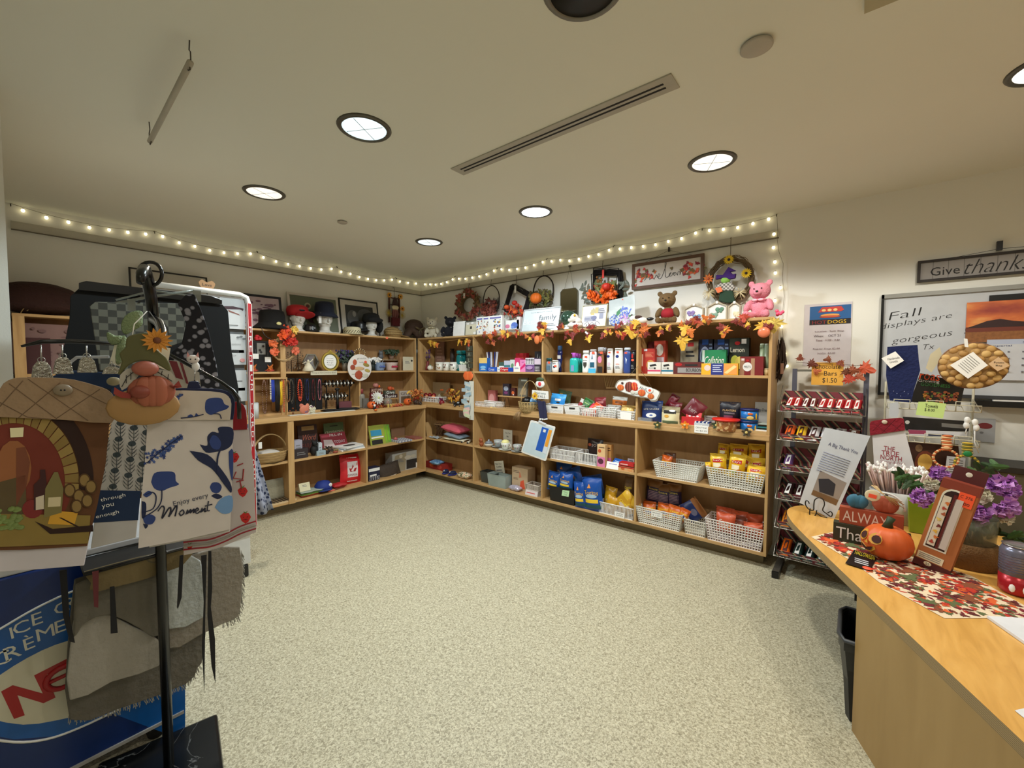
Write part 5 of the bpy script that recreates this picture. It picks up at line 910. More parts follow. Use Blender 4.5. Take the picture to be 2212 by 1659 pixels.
def teacup(px,d,lab,s_,m,fill=None,g='teacups on saucers'):
 f=frB(px,d,LS);t=thing('teacup',lab,'teacup',f,g);b=MB();b.lathe([(.03*s_,0),(.062*s_,.01*s_),(.075*s_,.016*s_),(.06*s_,.012*s_),(0,.004)],m,22);b.build('saucer',t);b=MB();b.lathe([(.022*s_,.01),(.026*s_,.014),(.042*s_,.045*s_),(.05*s_,.085*s_),(.047*s_,.085*s_),(.03*s_,.03*s_)],m,20);b.build('cup',t)
 b=MB();b.tube([(.046*s_,0,.075*s_),(.07*s_,0,.07*s_),(.066*s_,0,.04*s_),(.04*s_,0,.035*s_)],.004*s_,m,6);b.build('handle',t)
 b=MB();[b.ell((.046*s_*math.cos(a),.046*s_*math.sin(a),.055*s_),(.008,.003,.008),[C(110,130,100),C(150,120,140)][k%2],6,eul(0,0,a+PI/2),m=4)for k,a in enumerate((-2.4,-1.9,-1.4,-.9))];b.build('painted_flowers',t)
 if fill:b=MB();b.ell((0,0,.083*s_),(.043*s_,.043*s_,.03*s_),fill,14);b.build('sugar',t)
teacup(1076,.2,'grey patterned teacup at the back of the three',1,C(170,176,176,.3));teacup(1092,.272,'white teacup piled with pale yellow crystals, the largest of the three',1.05,C(214,216,208,.3),C(226,220,150));teacup(1118,.262,'silver rimmed teacup beside the hanging whiteboard',.95,C(180,182,178,.25))
PL(Q(1035,490,1140,690),'notice_card','tall white handwritten card behind the teacups',C(206,202,190),[('t','You Can',.5,.82,.09,INK,.6),('t','Be',.5,.62,.09,INK,.2),('t','anything',.5,.42,.08,INK,.6)],.12,.01,'card')
def ppl(k):return None
t,f,w,h=basket('B',(1187,972,1242,998),.29,LS,.17,'basket','low white tray basket on the lower shelf beside the hanging whiteboard',WB,20,2,.95)
for k in range(14):b=MB();b.ell((0,0,0),(.03,.018,.012),[C(90,70,60,.3),C(150,140,130,.2),C(70,50,44,.3)][k%3],8,m=6);p=f.w(rr.uniform(-.4,.35)*w,.03+.12*rr.random(),.03+.012*(k%3));o=tag(b.build('wrapped_sweet',fr=Fr(p,rr.uniform(0,3))),'small brown wrapped sweet lying in the low tray basket','sweet','wrapped sweets in the low tray basket')
basket('B',(1242,980,1289,1007),.295,LS,.17,'basket','white basket with tall upright slots on the lower shelf',WB,14,1,.92,)
sb(Q(1925,750,2160,860),.2,LS+.05,'black crinkled bag in the upright slotted basket',C(30,30,32,.25),None,None,(-1.0,0,0),.04)
sb((1268,950,1302,990),.12,LS,'dark brown chocolate bag standing at the back',C(44,28,26,.35),C(30,20,20,.35),[('t','JOY',.6,.72,.2,C(206,190,186),.6),('o',.15,.75,.14,.1,C(170,80,50))],(-.08,0,0),.05)
PL((1290,961,1307,1010),'chocolate_bar_box','tall cream and pink carton at the shelf front',C(226,190,140),[('r',0,1,0,.45,C(226,130,180)),('o',.45,.25,.35,.13,C(90,40,60)),('l',.2,.9,.85,.92,1,BRN),('o',.3,.72,.2,.08,C(196,90,50))],.285,.05);PL((1307,961,1320,1000),'chocolate_bar_box','tall cream and pink carton set back behind the white card',C(190,140,80),[('r',0,1,0,.4,C(206,100,160)),('l',.2,.9,.7,.9,2,BRN)],.22,.05)
PL((1309,998,1335,1013),'price_sign','white sloping price card in front of the blue packets',LBL,[('l',.2,.85,.6,.8,1,C(120,120,200))],.298,.03,'card',tilt=-.35)
sb((1319,988,1352,1008),.26,LS,'shiny blue sweets packet lying behind the white card',C(40,100,190,.2),None,[('l',.1,.9,.3,.7,2,C(190,220,250))],(-1.0,.1,0),.03)
PL((1335,1009,1369,1023),'chocolate_box','cream and red round chocolate box at the bottom of the pile by the divider',C(216,170,120),[('o',.3,.5,.12,.35,C(196,100,50)),('o',.75,.5,.16,.4,C(220,160,100)),('r',0,1,.75,1,RED)],.288,.08);PL((1337,1000,1369,1009),'chocolate_box','red flat chocolate box on top of the pile by the divider',C(190,36,36),[('r',.1,.6,.3,.6,C(240,200,200))],.285,.07,z=LS+.045)
PL((1356,991,1370,1000),'price_sign','small grey card at the back by the third divider',C(170,170,180),[('l',.2,.8,.3,.7,1,INK)],.2,.002,'card',z=LS+.06)
LAY=C(226,178,30,.3);LAYD=C(226,178,30,.3)
def lays(bb,d,z,lab,rot,seed,m=LAY):sb(bb,d,z,lab,m,C(240,200,60,.3),[('p',[(.15,.62),(.85,.66),(.85,.88),(.15,.82)],C(190,20,24)),('t',"Lay's",.5,.75,.15,WHT,.55,dict(ang=.05)),('r',.2,.72,.32,.58,C(240,230,200)),('o',.75,.25,.2,.13,C(196,120,40)),('o',.35,.18,.22,.1,C(140,160,40))],rot,.06,seed,"yellow potato chip bags")
basket('B',(1410,1002,1512,1046),.30,LS,.19,'basket','long white perforated basket, almost empty, on the lower shelf',C(230,230,224,.5),20,8,.84);basket('B',(1525,1018,1652,1068),.30,LS,.19,'basket','long white perforated basket full of yellow chip bags',C(230,230,224,.5),20,8,.86)
ORB=C(214,120,30,.3)
def cheez(bb,d,z,lab,rot,seed,g='orange cheese puff bags'):sb(bb,d,z,lab,ORB,C(190,86,26,.3),[('t','Cheetos',.5,.62,.15,C(250,226,60),.8,dict(ang=.15)),('o',.5,.35,.3,.14,C(60,80,150)),('r',0,1,0,.15,C(240,190,60))],rot,.05,seed,g)
cheez((1427,986,1449,1012),.22,LS,'small orange cheese puff bag in the nearly empty basket',(-.1,.1,0),2);sb((1436,980,1462,1012),.17,LS,'brown orange bag behind the small cheese puff bag',C(140,80,36,.3),C(90,50,30,.3),[('o',.4,.4,.2,.2,ORG)],(0,-.05,0))
for k,(bb,d,lab,ro)in enumerate([((1180,955,1380,1180),.10,'yellow chip bag in the back row, leftmost of three',.05),((1390,965,1700,1220),.10,'yellow chip bag in the back row, middle of three',0),((1715,965,2010,1300),.10,'yellow chip bag in the back row, rightmost of three',-.05),((1000,1270,1100,1430),.24,'edge of a yellow chip bag at the left rim of the full basket',-.2),((1060,1130,1350,1440),.22,'yellow chip bag in the front row with a yellow sticker, leftmost',-.05),((1350,1140,1640,1500),.225,'yellow chip bag in the front row, centre, with torn top',.08),((1480,1140,1720,1400),.17,'yellow chip bag wedged between the front and back rows',.4),((1650,1310,1985,1620),.265,'yellow chip bag lying forward at the right front',.06),((1720,1200,2010,1500),.16,'yellow chip bag standing behind the right front one',-.05)]):lays(BB(*bb),d,LS,lab,(-.1 if k!=7 else-.5,ro,0),k)
# -- bottom shelf
PB_=lambda*a,**k:P_(*a,**dict(dict(z=BT),**k))
PB_((920,1000,962,1014),'gift_box','flat red flowered box under the blue cloth',C(150,40,36),[('o',.3,.5,.1,.25,C(196,90,40)),('o',.7,.5,.12,.3,C(190,70,60))],.2,.12)
cush(943,.2,BT+.07,.17,.13,.06,tex('blue_plaid_cloth','Noise',18,[(.4,(110,150,190)),(.55,(50,90,130)),(.6,(130,170,200))],.8),'folded_cloth','light blue folded fleece on the red box','cloth')
for k,px in enumerate((962,977)):b=MB();b.ell((0,0,.012),(.036,.075,.012),C(40,46,130));b.ell((0,.0,.03),(.037,.05,.028),NAVY);b.b2(-.005,.005,-.045,-.02,.03,.052,WHT);tag(b.build('slipper',fr=Fr(frB(px,.26,BT).loc,.3-.5*k)),['navy slipper with a blue sole, left of the pair','navy slipper with a blue sole, right of the pair'][k],'slipper','pair of navy slippers')
cush(1003,.255,BT,.19,.1,.07,tex('floral_pouch','Voronoi',30,[(0,(196,60,40)),(.45,(230,214,180)),(.8,(90,90,60))],.8),'floral_pouch','cream pouch with red flowers beside the slippers','pouch')
for k,(bb,lab,q)in enumerate([(Q(765,1000,940,1110),'grey see-through plastic tray, set back',.24),(Q(850,1030,1070,1145),'clear plastic container in front of the handwritten card',.29)]):f,w,h=place('B',bb,q,BT);t=thing('plastic_container',lab,'container',f,'plastic containers on the bottom shelf');b=MB();m=[C(70,74,70,.2,alpha=.8),C(176,190,186,.15,alpha=.55)][k];[b.face(p,m)for p in([(-w*.45,0,0),(w*.45,0,0),(w*.5,-.01,h),(-w*.5,-.01,h)],[(-w*.45,.1,0),(w*.45,.1,0),(w*.5,.11,h),(-w*.5,.11,h)],[(-w*.45,0,0),(-w*.45,.1,0),(-w*.5,.11,h),(-w*.5,-.01,h)],[(w*.45,0,0),(w*.45,.1,0),(w*.5,.11,h),(w*.5,-.01,h)],[(-w*.45,0,.001),(w*.45,0,.001),(w*.45,.1,.001),(-w*.45,.1,.001)])];b.build('shell',t,solid=.002);b=MB();b.tube([(-w*.5,-.01,h),(w*.5,-.01,h),(w*.5,.11,h),(-w*.5,.11,h)],.004,m,5,closed=True);b.build('rim',t)
PB_(Q(965,865,1075,1040),'notice_card','tilted handwritten card behind the clear container',C(206,202,186),[('t','Make Your',.45,.88,.07,INK,.7),('t','Candles',.45,.76,.07,INK,.55),('l',.12,.8,.15,.66,5,GREY)],.16,.004,'card',free=False)
bpy.data.objects['notice_card.002'].rotation_euler.y=-.2
PB_(Q(1140,945,1325,1140),'lamp_box','cardboard box with a glowing salt lamp picture',C(190,166,136),[('p',[(.5,.05),(.55,.4),(.75,.5),(.85,.1)],C(216,84,50)),('l',.08,.5,.75,.88,2,C(120,100,84)),('p',[(.45,.55),(.5,.85),(.62,.6)],C(200,120,90)),('l',.1,.4,.45,.55,2,C(130,110,90))],.22,.14)
cush(1114,.262,BT,.15,.07,.06,C(196,192,214,.15,.4,bump=.9,bs=40),'sweets_bag','crinkled silvery bag in front of the lamp box','packet');basket('B',(1136,1048,1164,1064),.28,BT,.11,'basket','small pale basket with red sweets by the second divider',C(206,196,186),10,2,.9);PB_((1134,1060,1160,1072),'price_sign','pale price label on the bottom shelf edge',C(216,206,206),[('l',.1,.8,.3,.7,1,C(200,90,90))],.296,.02,'card',tilt=-.3)
f,w,h=place('B',(1187,1054,1242,1088),.285,BT);t=thing('storage_bin','black plastic bin holding blue snack bags','bin',f);b=MB();m=C(14,14,15,.45);[b.face([V,U_,Y,Z],m)for V,U_,Y,Z in[((-w*.46,0,0),(w*.46,0,0),(w*.5,-.005,h),(-w*.5,-.005,h)),((-w*.46,.15,0),(w*.46,.15,0),(w*.5,.155,h),(-w*.5,.155,h)),((-w*.46,0,0),(-w*.46,.15,0),(-w*.5,.155,h),(-w*.5,-.005,h)),((w*.46,0,0),(w*.46,.15,0),(w*.5,.155,h),(w*.5,-.005,h))]];b.b2(-w*.45,w*.45,.002,.148,0,.004,m);b.build('bin_body',t,solid=.003)
b=MB();p=[f.uv(*q_)for q_ in((1216,1058),(1231,1060),(1229,1073),(1214,1070))];b.prism(p,-.008,-.0065,C(196,236,190));cx,cz=sum(v[0]for v in p)/4,sum(v[1]for v in p)/4;b.text('TOSTITOS',cx,cz+.01,-.0085,.01,INK,.05,ang=-.15);b.text('$ 2.25',cx,cz-.012,-.0085,.013,INK,.035,ang=-.15);b.build('price_label',t)
TB=C(20,76,160,.3)
R3=lambda u0,v0,u1,v1:(1160+u0/7.9,980+v0/7.9,1160+u1/7.9,980+v1/7.9)
for k,(bb,d,lab,ro)in enumerate([((175,320,390,620),.25,'blue tortilla chip bag at the front left of the black bin',.05),((330,175,600,480),.14,'blue tortilla chip bag at the back of the black bin',-.05),((370,330,610,620),.262,'blue tortilla chip bag with a yellow band, front centre of the bin',.0),((600,250,850,620),.18,'blue tortilla chip bag leaning at the right of the bin',-.4),((650,505,860,915),.29,'narrow blue tortilla chip bag standing between bin and large bag',-.12),((800,440,1140,970),.285,'large blue tortilla chip bag standing on the bottom shelf',-.12),((860,390,1200,780),.16,'blue tortilla chip bag behind the large one',-.3)]):
 sb(R3(*bb),d,BT,lab,TB,None,[('t','Tostitos',.5,.58,.16,C(250,196,40),.8),('r',.12,.88,.2,.34,C(236,200,50)),('o',.5,.45,.34,.07,C(160,190,216)),('p',[(.3,.75),(.4,.92),(.5,.75)],C(226,150,80)),('r',-.05,1.05,0,.14,C(20,80,90))]if k!=3 else[('o',.4,.5,.3,.2,C(70,120,190)),('p',[(.3,.6),(.5,.8),(.6,.55)],C(200,130,70))],(-.08,ro,0),.07,k,'blue tortilla chip bags')
basket('B',(1292,1092,1368,1124),.29,BT,.17,'basket','shallow white slotted basket of golden snack bags on the bottom shelf',WB,26,1,.95)
f,w,h=place('B',R3(1325,1000,1490,1145),.30,BT,True);b=MB();b.b2(-w/2,w/2,0,.001,0,h,LBL);[b.text(s_,0,h*v,-.0004,h*.13,INK,w*.7)for s_,v in(('ASSORTED',.82),('CHIPS',.6),('$ 2.25',.18))];b.tube([(0,.001,h*.9),(0,.012,h*.92)],.002,LBL,4);tag(b.build('price_card',fr=f),'white handwritten card on the front of the shallow slotted basket','card')
GB=C(196,146,30,.3)
for k,(bb,d,lab,ro)in enumerate([((1130,580,1330,900),.2,'dull gold snack bag at the left of the shallow basket',.1),((1130,720,1330,980),.262,'gold snack bag with a pale panel at the left front',.3),((1240,610,1560,960),.25,'gold snack bag lying diagonally across the shallow basket',.75),((1470,390,1640,760),.15,'brown snack bag standing at the back against the divider',.05),((1480,720,1645,1010),.25,'gold snack bag at the right of the shallow basket',-.1)]):
 sb(R3(*bb),d,BT,lab,GB if k!=3 else C(110,80,50,.35),C(220,176,50,.3)if k==2 else None,[('t','Cheezies',.5,.5,.16,C(250,216,60),.8,dict(ang=.2)),('o',.5,.3,.3,.12,C(200,180,160))],(-.1,ro,0),.05,k,'golden snack bags')
S6=lambda u0,v0,u1,v1:(1360+u0/6.9125,980+v0/6.9125,1360+u1/6.9125,980+v1/6.9125)
t,f,w,h=basket('B',(1373,1104,1473,1150),.30,BT,.19,'basket','long white perforated basket of orange puffs with a Cheetos price card',C(230,230,224,.5),20,8,.86,card=(-.03,.09,.05,['BAKED','$ 1.50']));basket('B',(1477,1126,1525,1160),.295,BT,.19,'basket','small empty white basket between the two long ones',C(222,218,208,.4),10,5,.85);basket('B',(1522,1133,1651,1190),.30,BT,.19,'basket','long white perforated basket of rust coloured chip bags',C(232,226,224,.5),20,8,.88)
SN=C(44,34,66,.35)
for k,bb in enumerate([(245,400,470,720),(400,470,620,770),(570,470,785,780)]):sb(S6(*bb),.12,BT,['dark purple snack bag behind the puffs, leftmost','dark purple snack bag behind the puffs, middle','dark purple snack bag behind the puffs with an orange side, rightmost'][k],SN,C(130,90,50,.35),[('l',.1,.9,.05,.55,6,C(150,120,130)),('t','Smart',.5,.66,.12,C(200,180,80),.7)],(-.06,.05*(1-k),0),.06,k,'dark purple snack bags')
sb(S6(680,660,1000,910),.17,BT,'blue and orange snack bag fallen over at the right of the puffs',C(26,50,120,.35),C(170,110,60),[('o',.6,.5,.2,.2,C(120,120,150))],(-.3,.9,0),.06)
for k,bb in enumerate([(180,700,400,900),(200,740,400,960),(400,760,620,960),(540,800,800,990),(700,830,850,1000)]):cheez(S6(*bb),.20+.015*k if k else .15,BT,['brown topped cheese puff bag at the back left of the long basket','orange cheese puff bag at the front left of the long basket','orange cheese puff bag in the centre of the long basket','orange cheese puff bag right of centre in the long basket','small orange cheese puff bag at the right end of the long basket'][k],(-.35,.15*(k-2),0),k,'cheese puff bags in the long basket')
SU=C(196,84,50,.35)
for k,(bb,d)in enumerate([((1285,820,1560,1060),.1),((1520,880,1780,1120),.11),((1760,930,2010,1160),.12),((1285,905,1580,1180),.24),((1540,950,1750,1200),.19),((1715,1055,2005,1260),.26)]):sb(S6(*bb),d,BT,['rust chip bag in the back row, left','rust chip bag in the back row, middle','rust chip bag in the back row, right','rust chip bag in the front row, left','darker rust chip bag in the centre, set back','rust chip bag in the front row, right, leaning'][k],SU if k!=4 else C(130,66,50,.35),None,[('t','Sun',.45,.62,.24,C(240,226,206),.6),('l',.15,.7,.3,.42,2,C(240,210,190)),('o',.8,.3,.14,.12,C(240,130,40))]if k>2 else None,(-.12,-.05*(k%3),0),.06,k,'rust coloured chip bags')
# == left wall: top shelf
PA=lambda bb,name,lab,m,art=None,d=.26,dep=.05,cat='box',g=None,z=TOP,**k:pack('A',bb,d,z,dep,name,lab,cat,m,art,g,**k)
FLP=C(196,176,184)
def fl(seed,m,n=22):
 q=random.Random(seed);return[('o',q.uniform(.1,.9),q.uniform(.1,.9),q.uniform(.02,.08),q.uniform(.01,.04),m)for _ in range(n)]
framed('A',(505,634,612,706),.14,TOP,'framed_art','black framed pink floral line drawing beside the card rack','picture frame',C(26,26,36),FLP,fl(1,C(120,84,104),50),fw=.022,tilt=-.15)
framed('A',(282,586,452,690),.12,TOP,'framed_art','large thin black framed picture mostly hidden behind the card rack','picture frame',BLACK,C(180,176,166),None,fw=.012,tilt=-.1)
framed('A',(627,634,737,712),.10,TOP,'framed_photo','white framed soft green photograph behind the red cap','picture frame',C(206,200,190),C(96,104,84),[('o',.36,.72,.07,.1,C(176,170,140)),('o',.36,.72,.04,.05,C(110,60,60)),('o',.45,.4,.14,.18,C(70,44,50)),('o',.6,.3,.16,.1,C(120,126,90)),('o',.75,.6,.1,.1,C(120,120,96))],fw=.026,tilt=-.18)
framed('A',(738,646,822,722),.09,TOP,'framed_photo','black framed black and white photograph with white mount','picture frame',BLACK,C(50,52,54),[('o',.25,.5,.2,.3,C(90,92,94)),('o',.7,.6,.3,.3,C(80,82,84)),('r',0,1,0,.25,C(16,16,18)),('o',.3,.65,.06,.12,C(150,150,150))],fw=.016,mat_=C(196,192,184),tilt=-.15)
def simple(px,d,z,build,name,lab,cat,g=None,rz=0,wall='A',py=None):
 f=frW(wall,px,d,z,py);f.rz+=rz;t=thing(name,lab,cat,f,g);build(t);return t
FOAM=C(206,204,198,.6)
def h1(t):
 b=MB();hat(b,0,0,.06,.12,.14,.185,C(14,14,16,.9),.05);b.build('crown_and_brim',t);b=MB();b.ell((.0,-.165,.055),(.024,.008,.017),C(206,200,140));b.build('badge',t)
 b=MB();b.tube(smooth([(-.16,-.16,.02),(-.14,-.19,-.07),(-.06,-.2,-.115),(.03,-.2,-.11),(.10,-.2,-.05),(.13,-.17,.02)]),.003,BLACK,5);b.build('chin_cord',t)
simple(590,.16,TOP,h1,'bucket_hat','black bucket hat with a round cream badge and dangling chin cord','hat')
def heads(hs,hatf,nm,lab):
 def fn(t):head(t,0,0,0,hs,FOAM);hatf(thing(nm,lab,'hat',Fr(t.location+Vector((0,0,{'peaked_hat':.048,'bucket_hat':.05,'flap_cap':.04}[nm])),PI/2)),hs)
 return fn
def redcap(t,s_):b=MB();m=C(176,20,28,.7);b.lathe([(.10,.115),(.108,.17),(.098,.205),(.06,.225),(0,.23)],m,22);b.ell((.04,-.09,.118),(.10,.09,.010),m,18,eul(-.35,.12,.3));b.build('cap',t);b=MB();b.ell((0,-.108,.165),(.03,.004,.009),BLACK,8);b.build('logo',t)
simple(645,.19,TOP,heads(.235,redcap,'peaked_hat','bright red peaked cap on a foam head'),'foam_head','white foam display head under the red cap','display head')
def navyhat(t,s_):b=MB();m=C(22,28,48,.85);hat(b,0,.0,.165,.1,.125,.14,m,.04,dent=.02);b.build('bucket_hat',t);b=MB();b.box((-.09,-.08,.09),(.03,.002,.09),WHT);b.build('price_tag',t);b=MB();b.tube([(x,-.1+.4*x*x*4,.155)for x in(-.09,-.05,0,.05,.09)],.0025,C(150,150,150),4);b.build('glasses',t)
simple(703,.2,TOP,heads(.26,navyhat,'bucket_hat','navy bucket hat with a white tag on a foam head'),'foam_head','taller white foam display head under the navy hat','display head')
def flaphat(t,s_):b=MB();m=C(16,16,18,.9);b.lathe([(.10,.12),(.105,.17),(.09,.215),(.05,.235),(0,.24)],m,20);b.ell((0,-.10,.145),(.10,.03,.03),m,16);b.ell((.11,.0,.08),(.035,.07,.08),m,14);b.build('flap_cap',t)
simple(803,.2,TOP,heads(.215,flaphat,'flap_cap','black cap with ear flap on a foam head'),'foam_head','white foam display head under the black flap cap','display head')
b=MB();hat(b,0,0,.02,.095,.1,.13,BLACK,.015);tag(b.build('winter_hat',fr=frA(777,.11,TOP+.0)),'black hat half hidden behind the straw hat','hat').location.z+=.05
b=MB();hat(b,0,0,.01,.06,.07,.09,BLACK);b.box((0,-.062,.04),(.05,.003,.02),C(110,110,110));tag(b.build('baseball_cap',fr=frA(672,.2,TOP)),'small black cap between the two foam heads','hat')
def straw(t):
 b=MB();m=C(206,196,160,.8,bump=.6,bs=70);hat(b,0,0,.005,.098,.085,.13,m);b.build('hat_body',t);b=MB()
 for k in range(30):a=-PI+k*.10;z=.018+.013*(k%3);b.ell((.1*math.cos(a),.11*math.sin(a),z),(.005,.005,.005),BLACK,6,m=4)
 b.build('woven_holes',t)
simple(762,.19,TOP,straw,'straw_hat','pale straw sun hat with rows of dark woven holes','hat')
def visor(t):
 m=C(166,136,86,.8,bump=.8,bs=60);b=MB();b.ell((0,0,.055),(.125,.10,.075),m,20,eul(.2,.1,0));[b.tube([(.126*math.cos(a)*math.cos(q),-.1*math.cos(q)*abs(math.sin(a))-.01,.055+.076*math.sin(q))for a in[PI*k/12 for k in range(13)]],.003,C(130,104,62),4)for q in(-.3,.1,.5,.9)];b.ell((.12,-.03,.015),(.10,.09,.008),m,16,eul(0,.15,0));b.build('crown',t)
simple(850,.19,TOP,visor,'sun_visor','round tan straw cap lying beside the foam heads','hat')
def brownhat(t):
 m=C(70,50,38,.8);b=MB();b.ell((0,.02,.16),(.13,.12,.1),m,18);b.ell((0,.0,.10),(.14,.10,.05),m,18);b.ell((-.13,-.02,.065),(.1,.06,.045),m,14,eul(0,-.9,0));b.ell((.06,-.06,.06),(.12,.07,.07),C(52,36,30,.8),16);b.build('felt',t,remesh=.006);b=MB();[b.ell((sx*.04,-.11,.13),(.045,.015,.014),C(90,76,50),10,eul(0,-sx*.4,0))for sx in(-1,1)];b.tube([(0,-.115,.13),(-.03,-.12,.05)],.009,C(90,76,50),5);b.tube([(0,-.115,.13),(.03,-.12,.04)],.009,C(90,76,50),5);b.build('bow',t)
simple(897,.18,TOP,brownhat,'brown_hat','floppy brown felt hat with a bow in the corner','hat')
b=MB();b.ell((0,0,.13),(.155,.03,.14),C(190,186,170,.8),24);tag(b.build('sun_hat',fr=frA(905,.06,TOP)),'pale round sun hat standing against the corner behind the brown one','hat')
f,w,h=place('A',(832,632,871,706),.03,0,True);t=thing('scarecrow_decoration','scarecrow hanging on a small ladder frame with yellow flowers','decoration',f);wd=C(70,30,24);b=MB()
[b.b2(sx*w*.27-.012,sx*w*.27+.012,-.004,.008,h*.12,h*.95,wd)for sx in(-1,1)];b.b2(-w*.27,w*.27,-.004,.006,h*.82,h*.85,wd);b.build('ladder',t)
b=MB();b.ell((0,-.02,h*.56),(w*.19,.02,h*.08),CREAM,14);b.build('doll_head',t);b=MB();b.lathe([(w*.3,h*.62),(w*.17,h*.65),(w*.1,h*.8),(0,h*.86)],C(50,20,26),14,sy=.3,c=(0,-.02,0));b.build('doll_hat',t);b=MB();b.ell((0,-.02,h*.38),(w*.2,.025,h*.14),C(140,90,84),14);b.b2(-w*.2,w*.2,-.04,-.01,h*.02,h*.26,C(96,24,34));[b.b2(-w*.2+k*w*.1,-w*.18+k*w*.1,-.046,-.04,h*.28,h*.46,C(90,30,40))for k in range(4)];b.build('doll_body',t)
for(u,v)in[(-.32,.9),(.3,.9),(.4,.55)]:b=MB();flower(b,(w*u,-.02,h*v),.045,C(226,160,40),C(90,60,40),n=10);b.build('flower',t)
for u,v in((.38,.35),(-.38,.38)):
 b=MB();[b.tube([(w*u,-.02,h*v),(w*u+.05*math.cos(a),-.03,h*v+.05*math.sin(a))],.0025,C(206,180,80),4)for a in[k*.4 for k in range(16)]];b.build('straw_hand',t)
hook_on_rail(t,0,h*.86,2.49-f.loc.z)
b=MB();b.ell((0,0,.12),(.24,.13,.12),C(52,26,20,.9,bump=.8,bs=50),20);b.ell((.03,.0,.06),(.26,.14,.05),C(46,22,18,.9),20);tag(b.build('fur_hat',fr=frA(90,.16,TOP+.0),remesh=.012),'large dark brown fur cushion on the far left end of the top shelf','cushion')
b=MB();b.tube(smooth([(0,0,.0),(.02,-.01,.04),(.05,-.01,.05),(.03,0,.02)]),.003,C(150,120,80),5);tag(b.build('twig',fr=frA(50,.25,TOP)),'loose loop of beige cord on the left end of the top shelf','cord')
PA((26,700,175,800),'folded_towel','dusty pink printed bag on the far left upper shelf',C(130,100,96),fl(4,C(110,80,80),30),.2,.06,z=S2)
PA((56,730,110,812),'wine_box','dark wine red box on the far left upper shelf',C(60,14,16),None,.24,.08,z=S2)
# -- left wall: upper shelf
def blackbag(t):
 b=MB();b.b2(-.10,.10,-.03,.05,0,.3,C(14,14,16,.8));b.b2(-.035,.04,-.032,-.03,.17,.28,C(120,120,116));[b.ell((x,-.033,z),(.012,.002,.012),C(30,30,30),6)for x,z in((-.01,.21),(.02,.25),(0,.19))];b.build('bag_body',t,bevel=.01)
 for x,z in((-.05,.15),(.06,.12)):b=MB();b.box((x,-.034,z),(.055,.002,.05),WHT);b.tube([(x,-.034,z+.025),(x,-.034,z+.07)],.001,GREY,4);b.build('price_tag',t)
simple(562,.22,S2,blackbag,'black_bag','black bag with silver print and white tags under the bucket hat','bag')
blob(0,.2,0,10,.02,[C(196,40,50)],'red_pompom','red pompom on top of the black bag','pompom',.025,.03,sy=.02).location=frA(559,.2,S2+.3).loc
for px,lab in((548,'orange silk leaf lying left of the black bag'),(584,'orange silk leaf lying right of the black bag')):b=MB();[b.leaf((0,-.005*k,.02+.01*k),.05,LEAFM[1 if k else 0],eul(-.7,k*1.2,0))for k in range(3)];tag(b.build('silk_leaf',fr=frA(px,.262,S2)),lab,'leaf')
f,w,h=place('A',(580,728,641,781),.285,0,True);t=thing('flower_ring','vine ring with big orange flowers hung on the bookcase post','wreath',f);b=MB();bundle(b,[(w*.42*math.cos(a),-.01,h*.5+h*.46*math.sin(a))for a in[2*PI*k/12 for k in range(12)]],.01,C(196,166,120),5,14,rr_=.002);b.build('ring',t)
for k,(u,v,r_,m)in enumerate([(-.02,1.05,.06,(226,90,40)),(.12,.85,.06,(196,50,36)),(.3,.8,.05,(190,44,34)),(.05,1.3,.05,(216,80,50)),(.36,1.28,.045,(226,190,90)),(-.4,.72,.045,(220,110,60)),(-.36,.4,.045,(216,100,60)),(.4,.45,.045,(216,110,80)),(.2,1.1,.045,(230,120,60))]):b=MB();mum(b,(w*u,-.03,h*v),r_,C(*m,.6),rr);b.build('silk_flower',t)
P1=lambda u0,v0,u1,v1:(540+u0/5.53,600+v0/5.53,540+u1/5.53,600+v1/5.53)
def beads(b,x,z0,z1,r,m,y=0,wide=.012,n=None):
 n=n or int((z1-z0)*2/(r*2.1));
 for k in range(n):a=2*PI*k/n;b.ell((x+wide*math.sin(a),y,(z0+z1)/2+(z1-z0)/2*math.cos(a)),r,m,6,m=4)
def neckstand(t):
 b=MB();b.tube([(-.03,0,0),(-.03,0,.235),(.035,0,.235),(.035,0,0)],.004,BLACK,5);b.build('stand',t);b=MB();q=random.Random(2)
 for k in range(15):x=-.09+.0125*k;beads(b,x,.01+.03*q.random(),.17+.04*q.random(),.0035,[BRN,C(120,96,70),DARK,C(150,140,120)][k%4],-.01-.01*(k%2),.006,26)
 b.build('necklaces',t)
simple(636,.2,S2,neckstand,'necklace_stand','black stand hung with brown necklaces beside the flower ring','jewellery stand')
def hexm(t):
 b=MB();o=[(.09*math.cos(PI/3*k),.10+.10*math.sin(PI/3*k))for k in range(6)];i=[(x*.85,.10+(z-.10)*.85)for x,z in o];[b.prism([o[k],o[(k+1)%6],i[(k+1)%6],i[k]],0,.02,C(120,116,104,.4))for k in range(6)];b.build('frame',t);b=MB();b.prism(i,.008,.012,C(150,152,150,.1,.9));b.build('mirror',t)
simple(673,.16,S2,hexm,'hexagon_mirror','hexagonal grey framed mirror behind the white figurine','mirror')
def dancer(t):b=MB();m=C(214,206,184,.6);b.lathe([(.05,0),(.06,.01),(.035,.06),(.015,.09)],m,12,sx=1.0);b.ell((0,0,.11),(.012,.012,.016),m,8);b.tube([(.0,0,.09),(.03,-.01,.11),(.05,0,.13)],.005,m,5);b.tube([(0,0,.09),(-.03,-.01,.10),(-.06,0,.08)],.005,m,5);[b.leaf((.02*k-.03,-.02,.03),.04,m,eul(.4,k,0),shape=1)for k in range(4)];b.build('figure',t)
simple(666,.25,S2,dancer,'dancer_figurine','cream dancer figurine in a flowing dress','figurine')
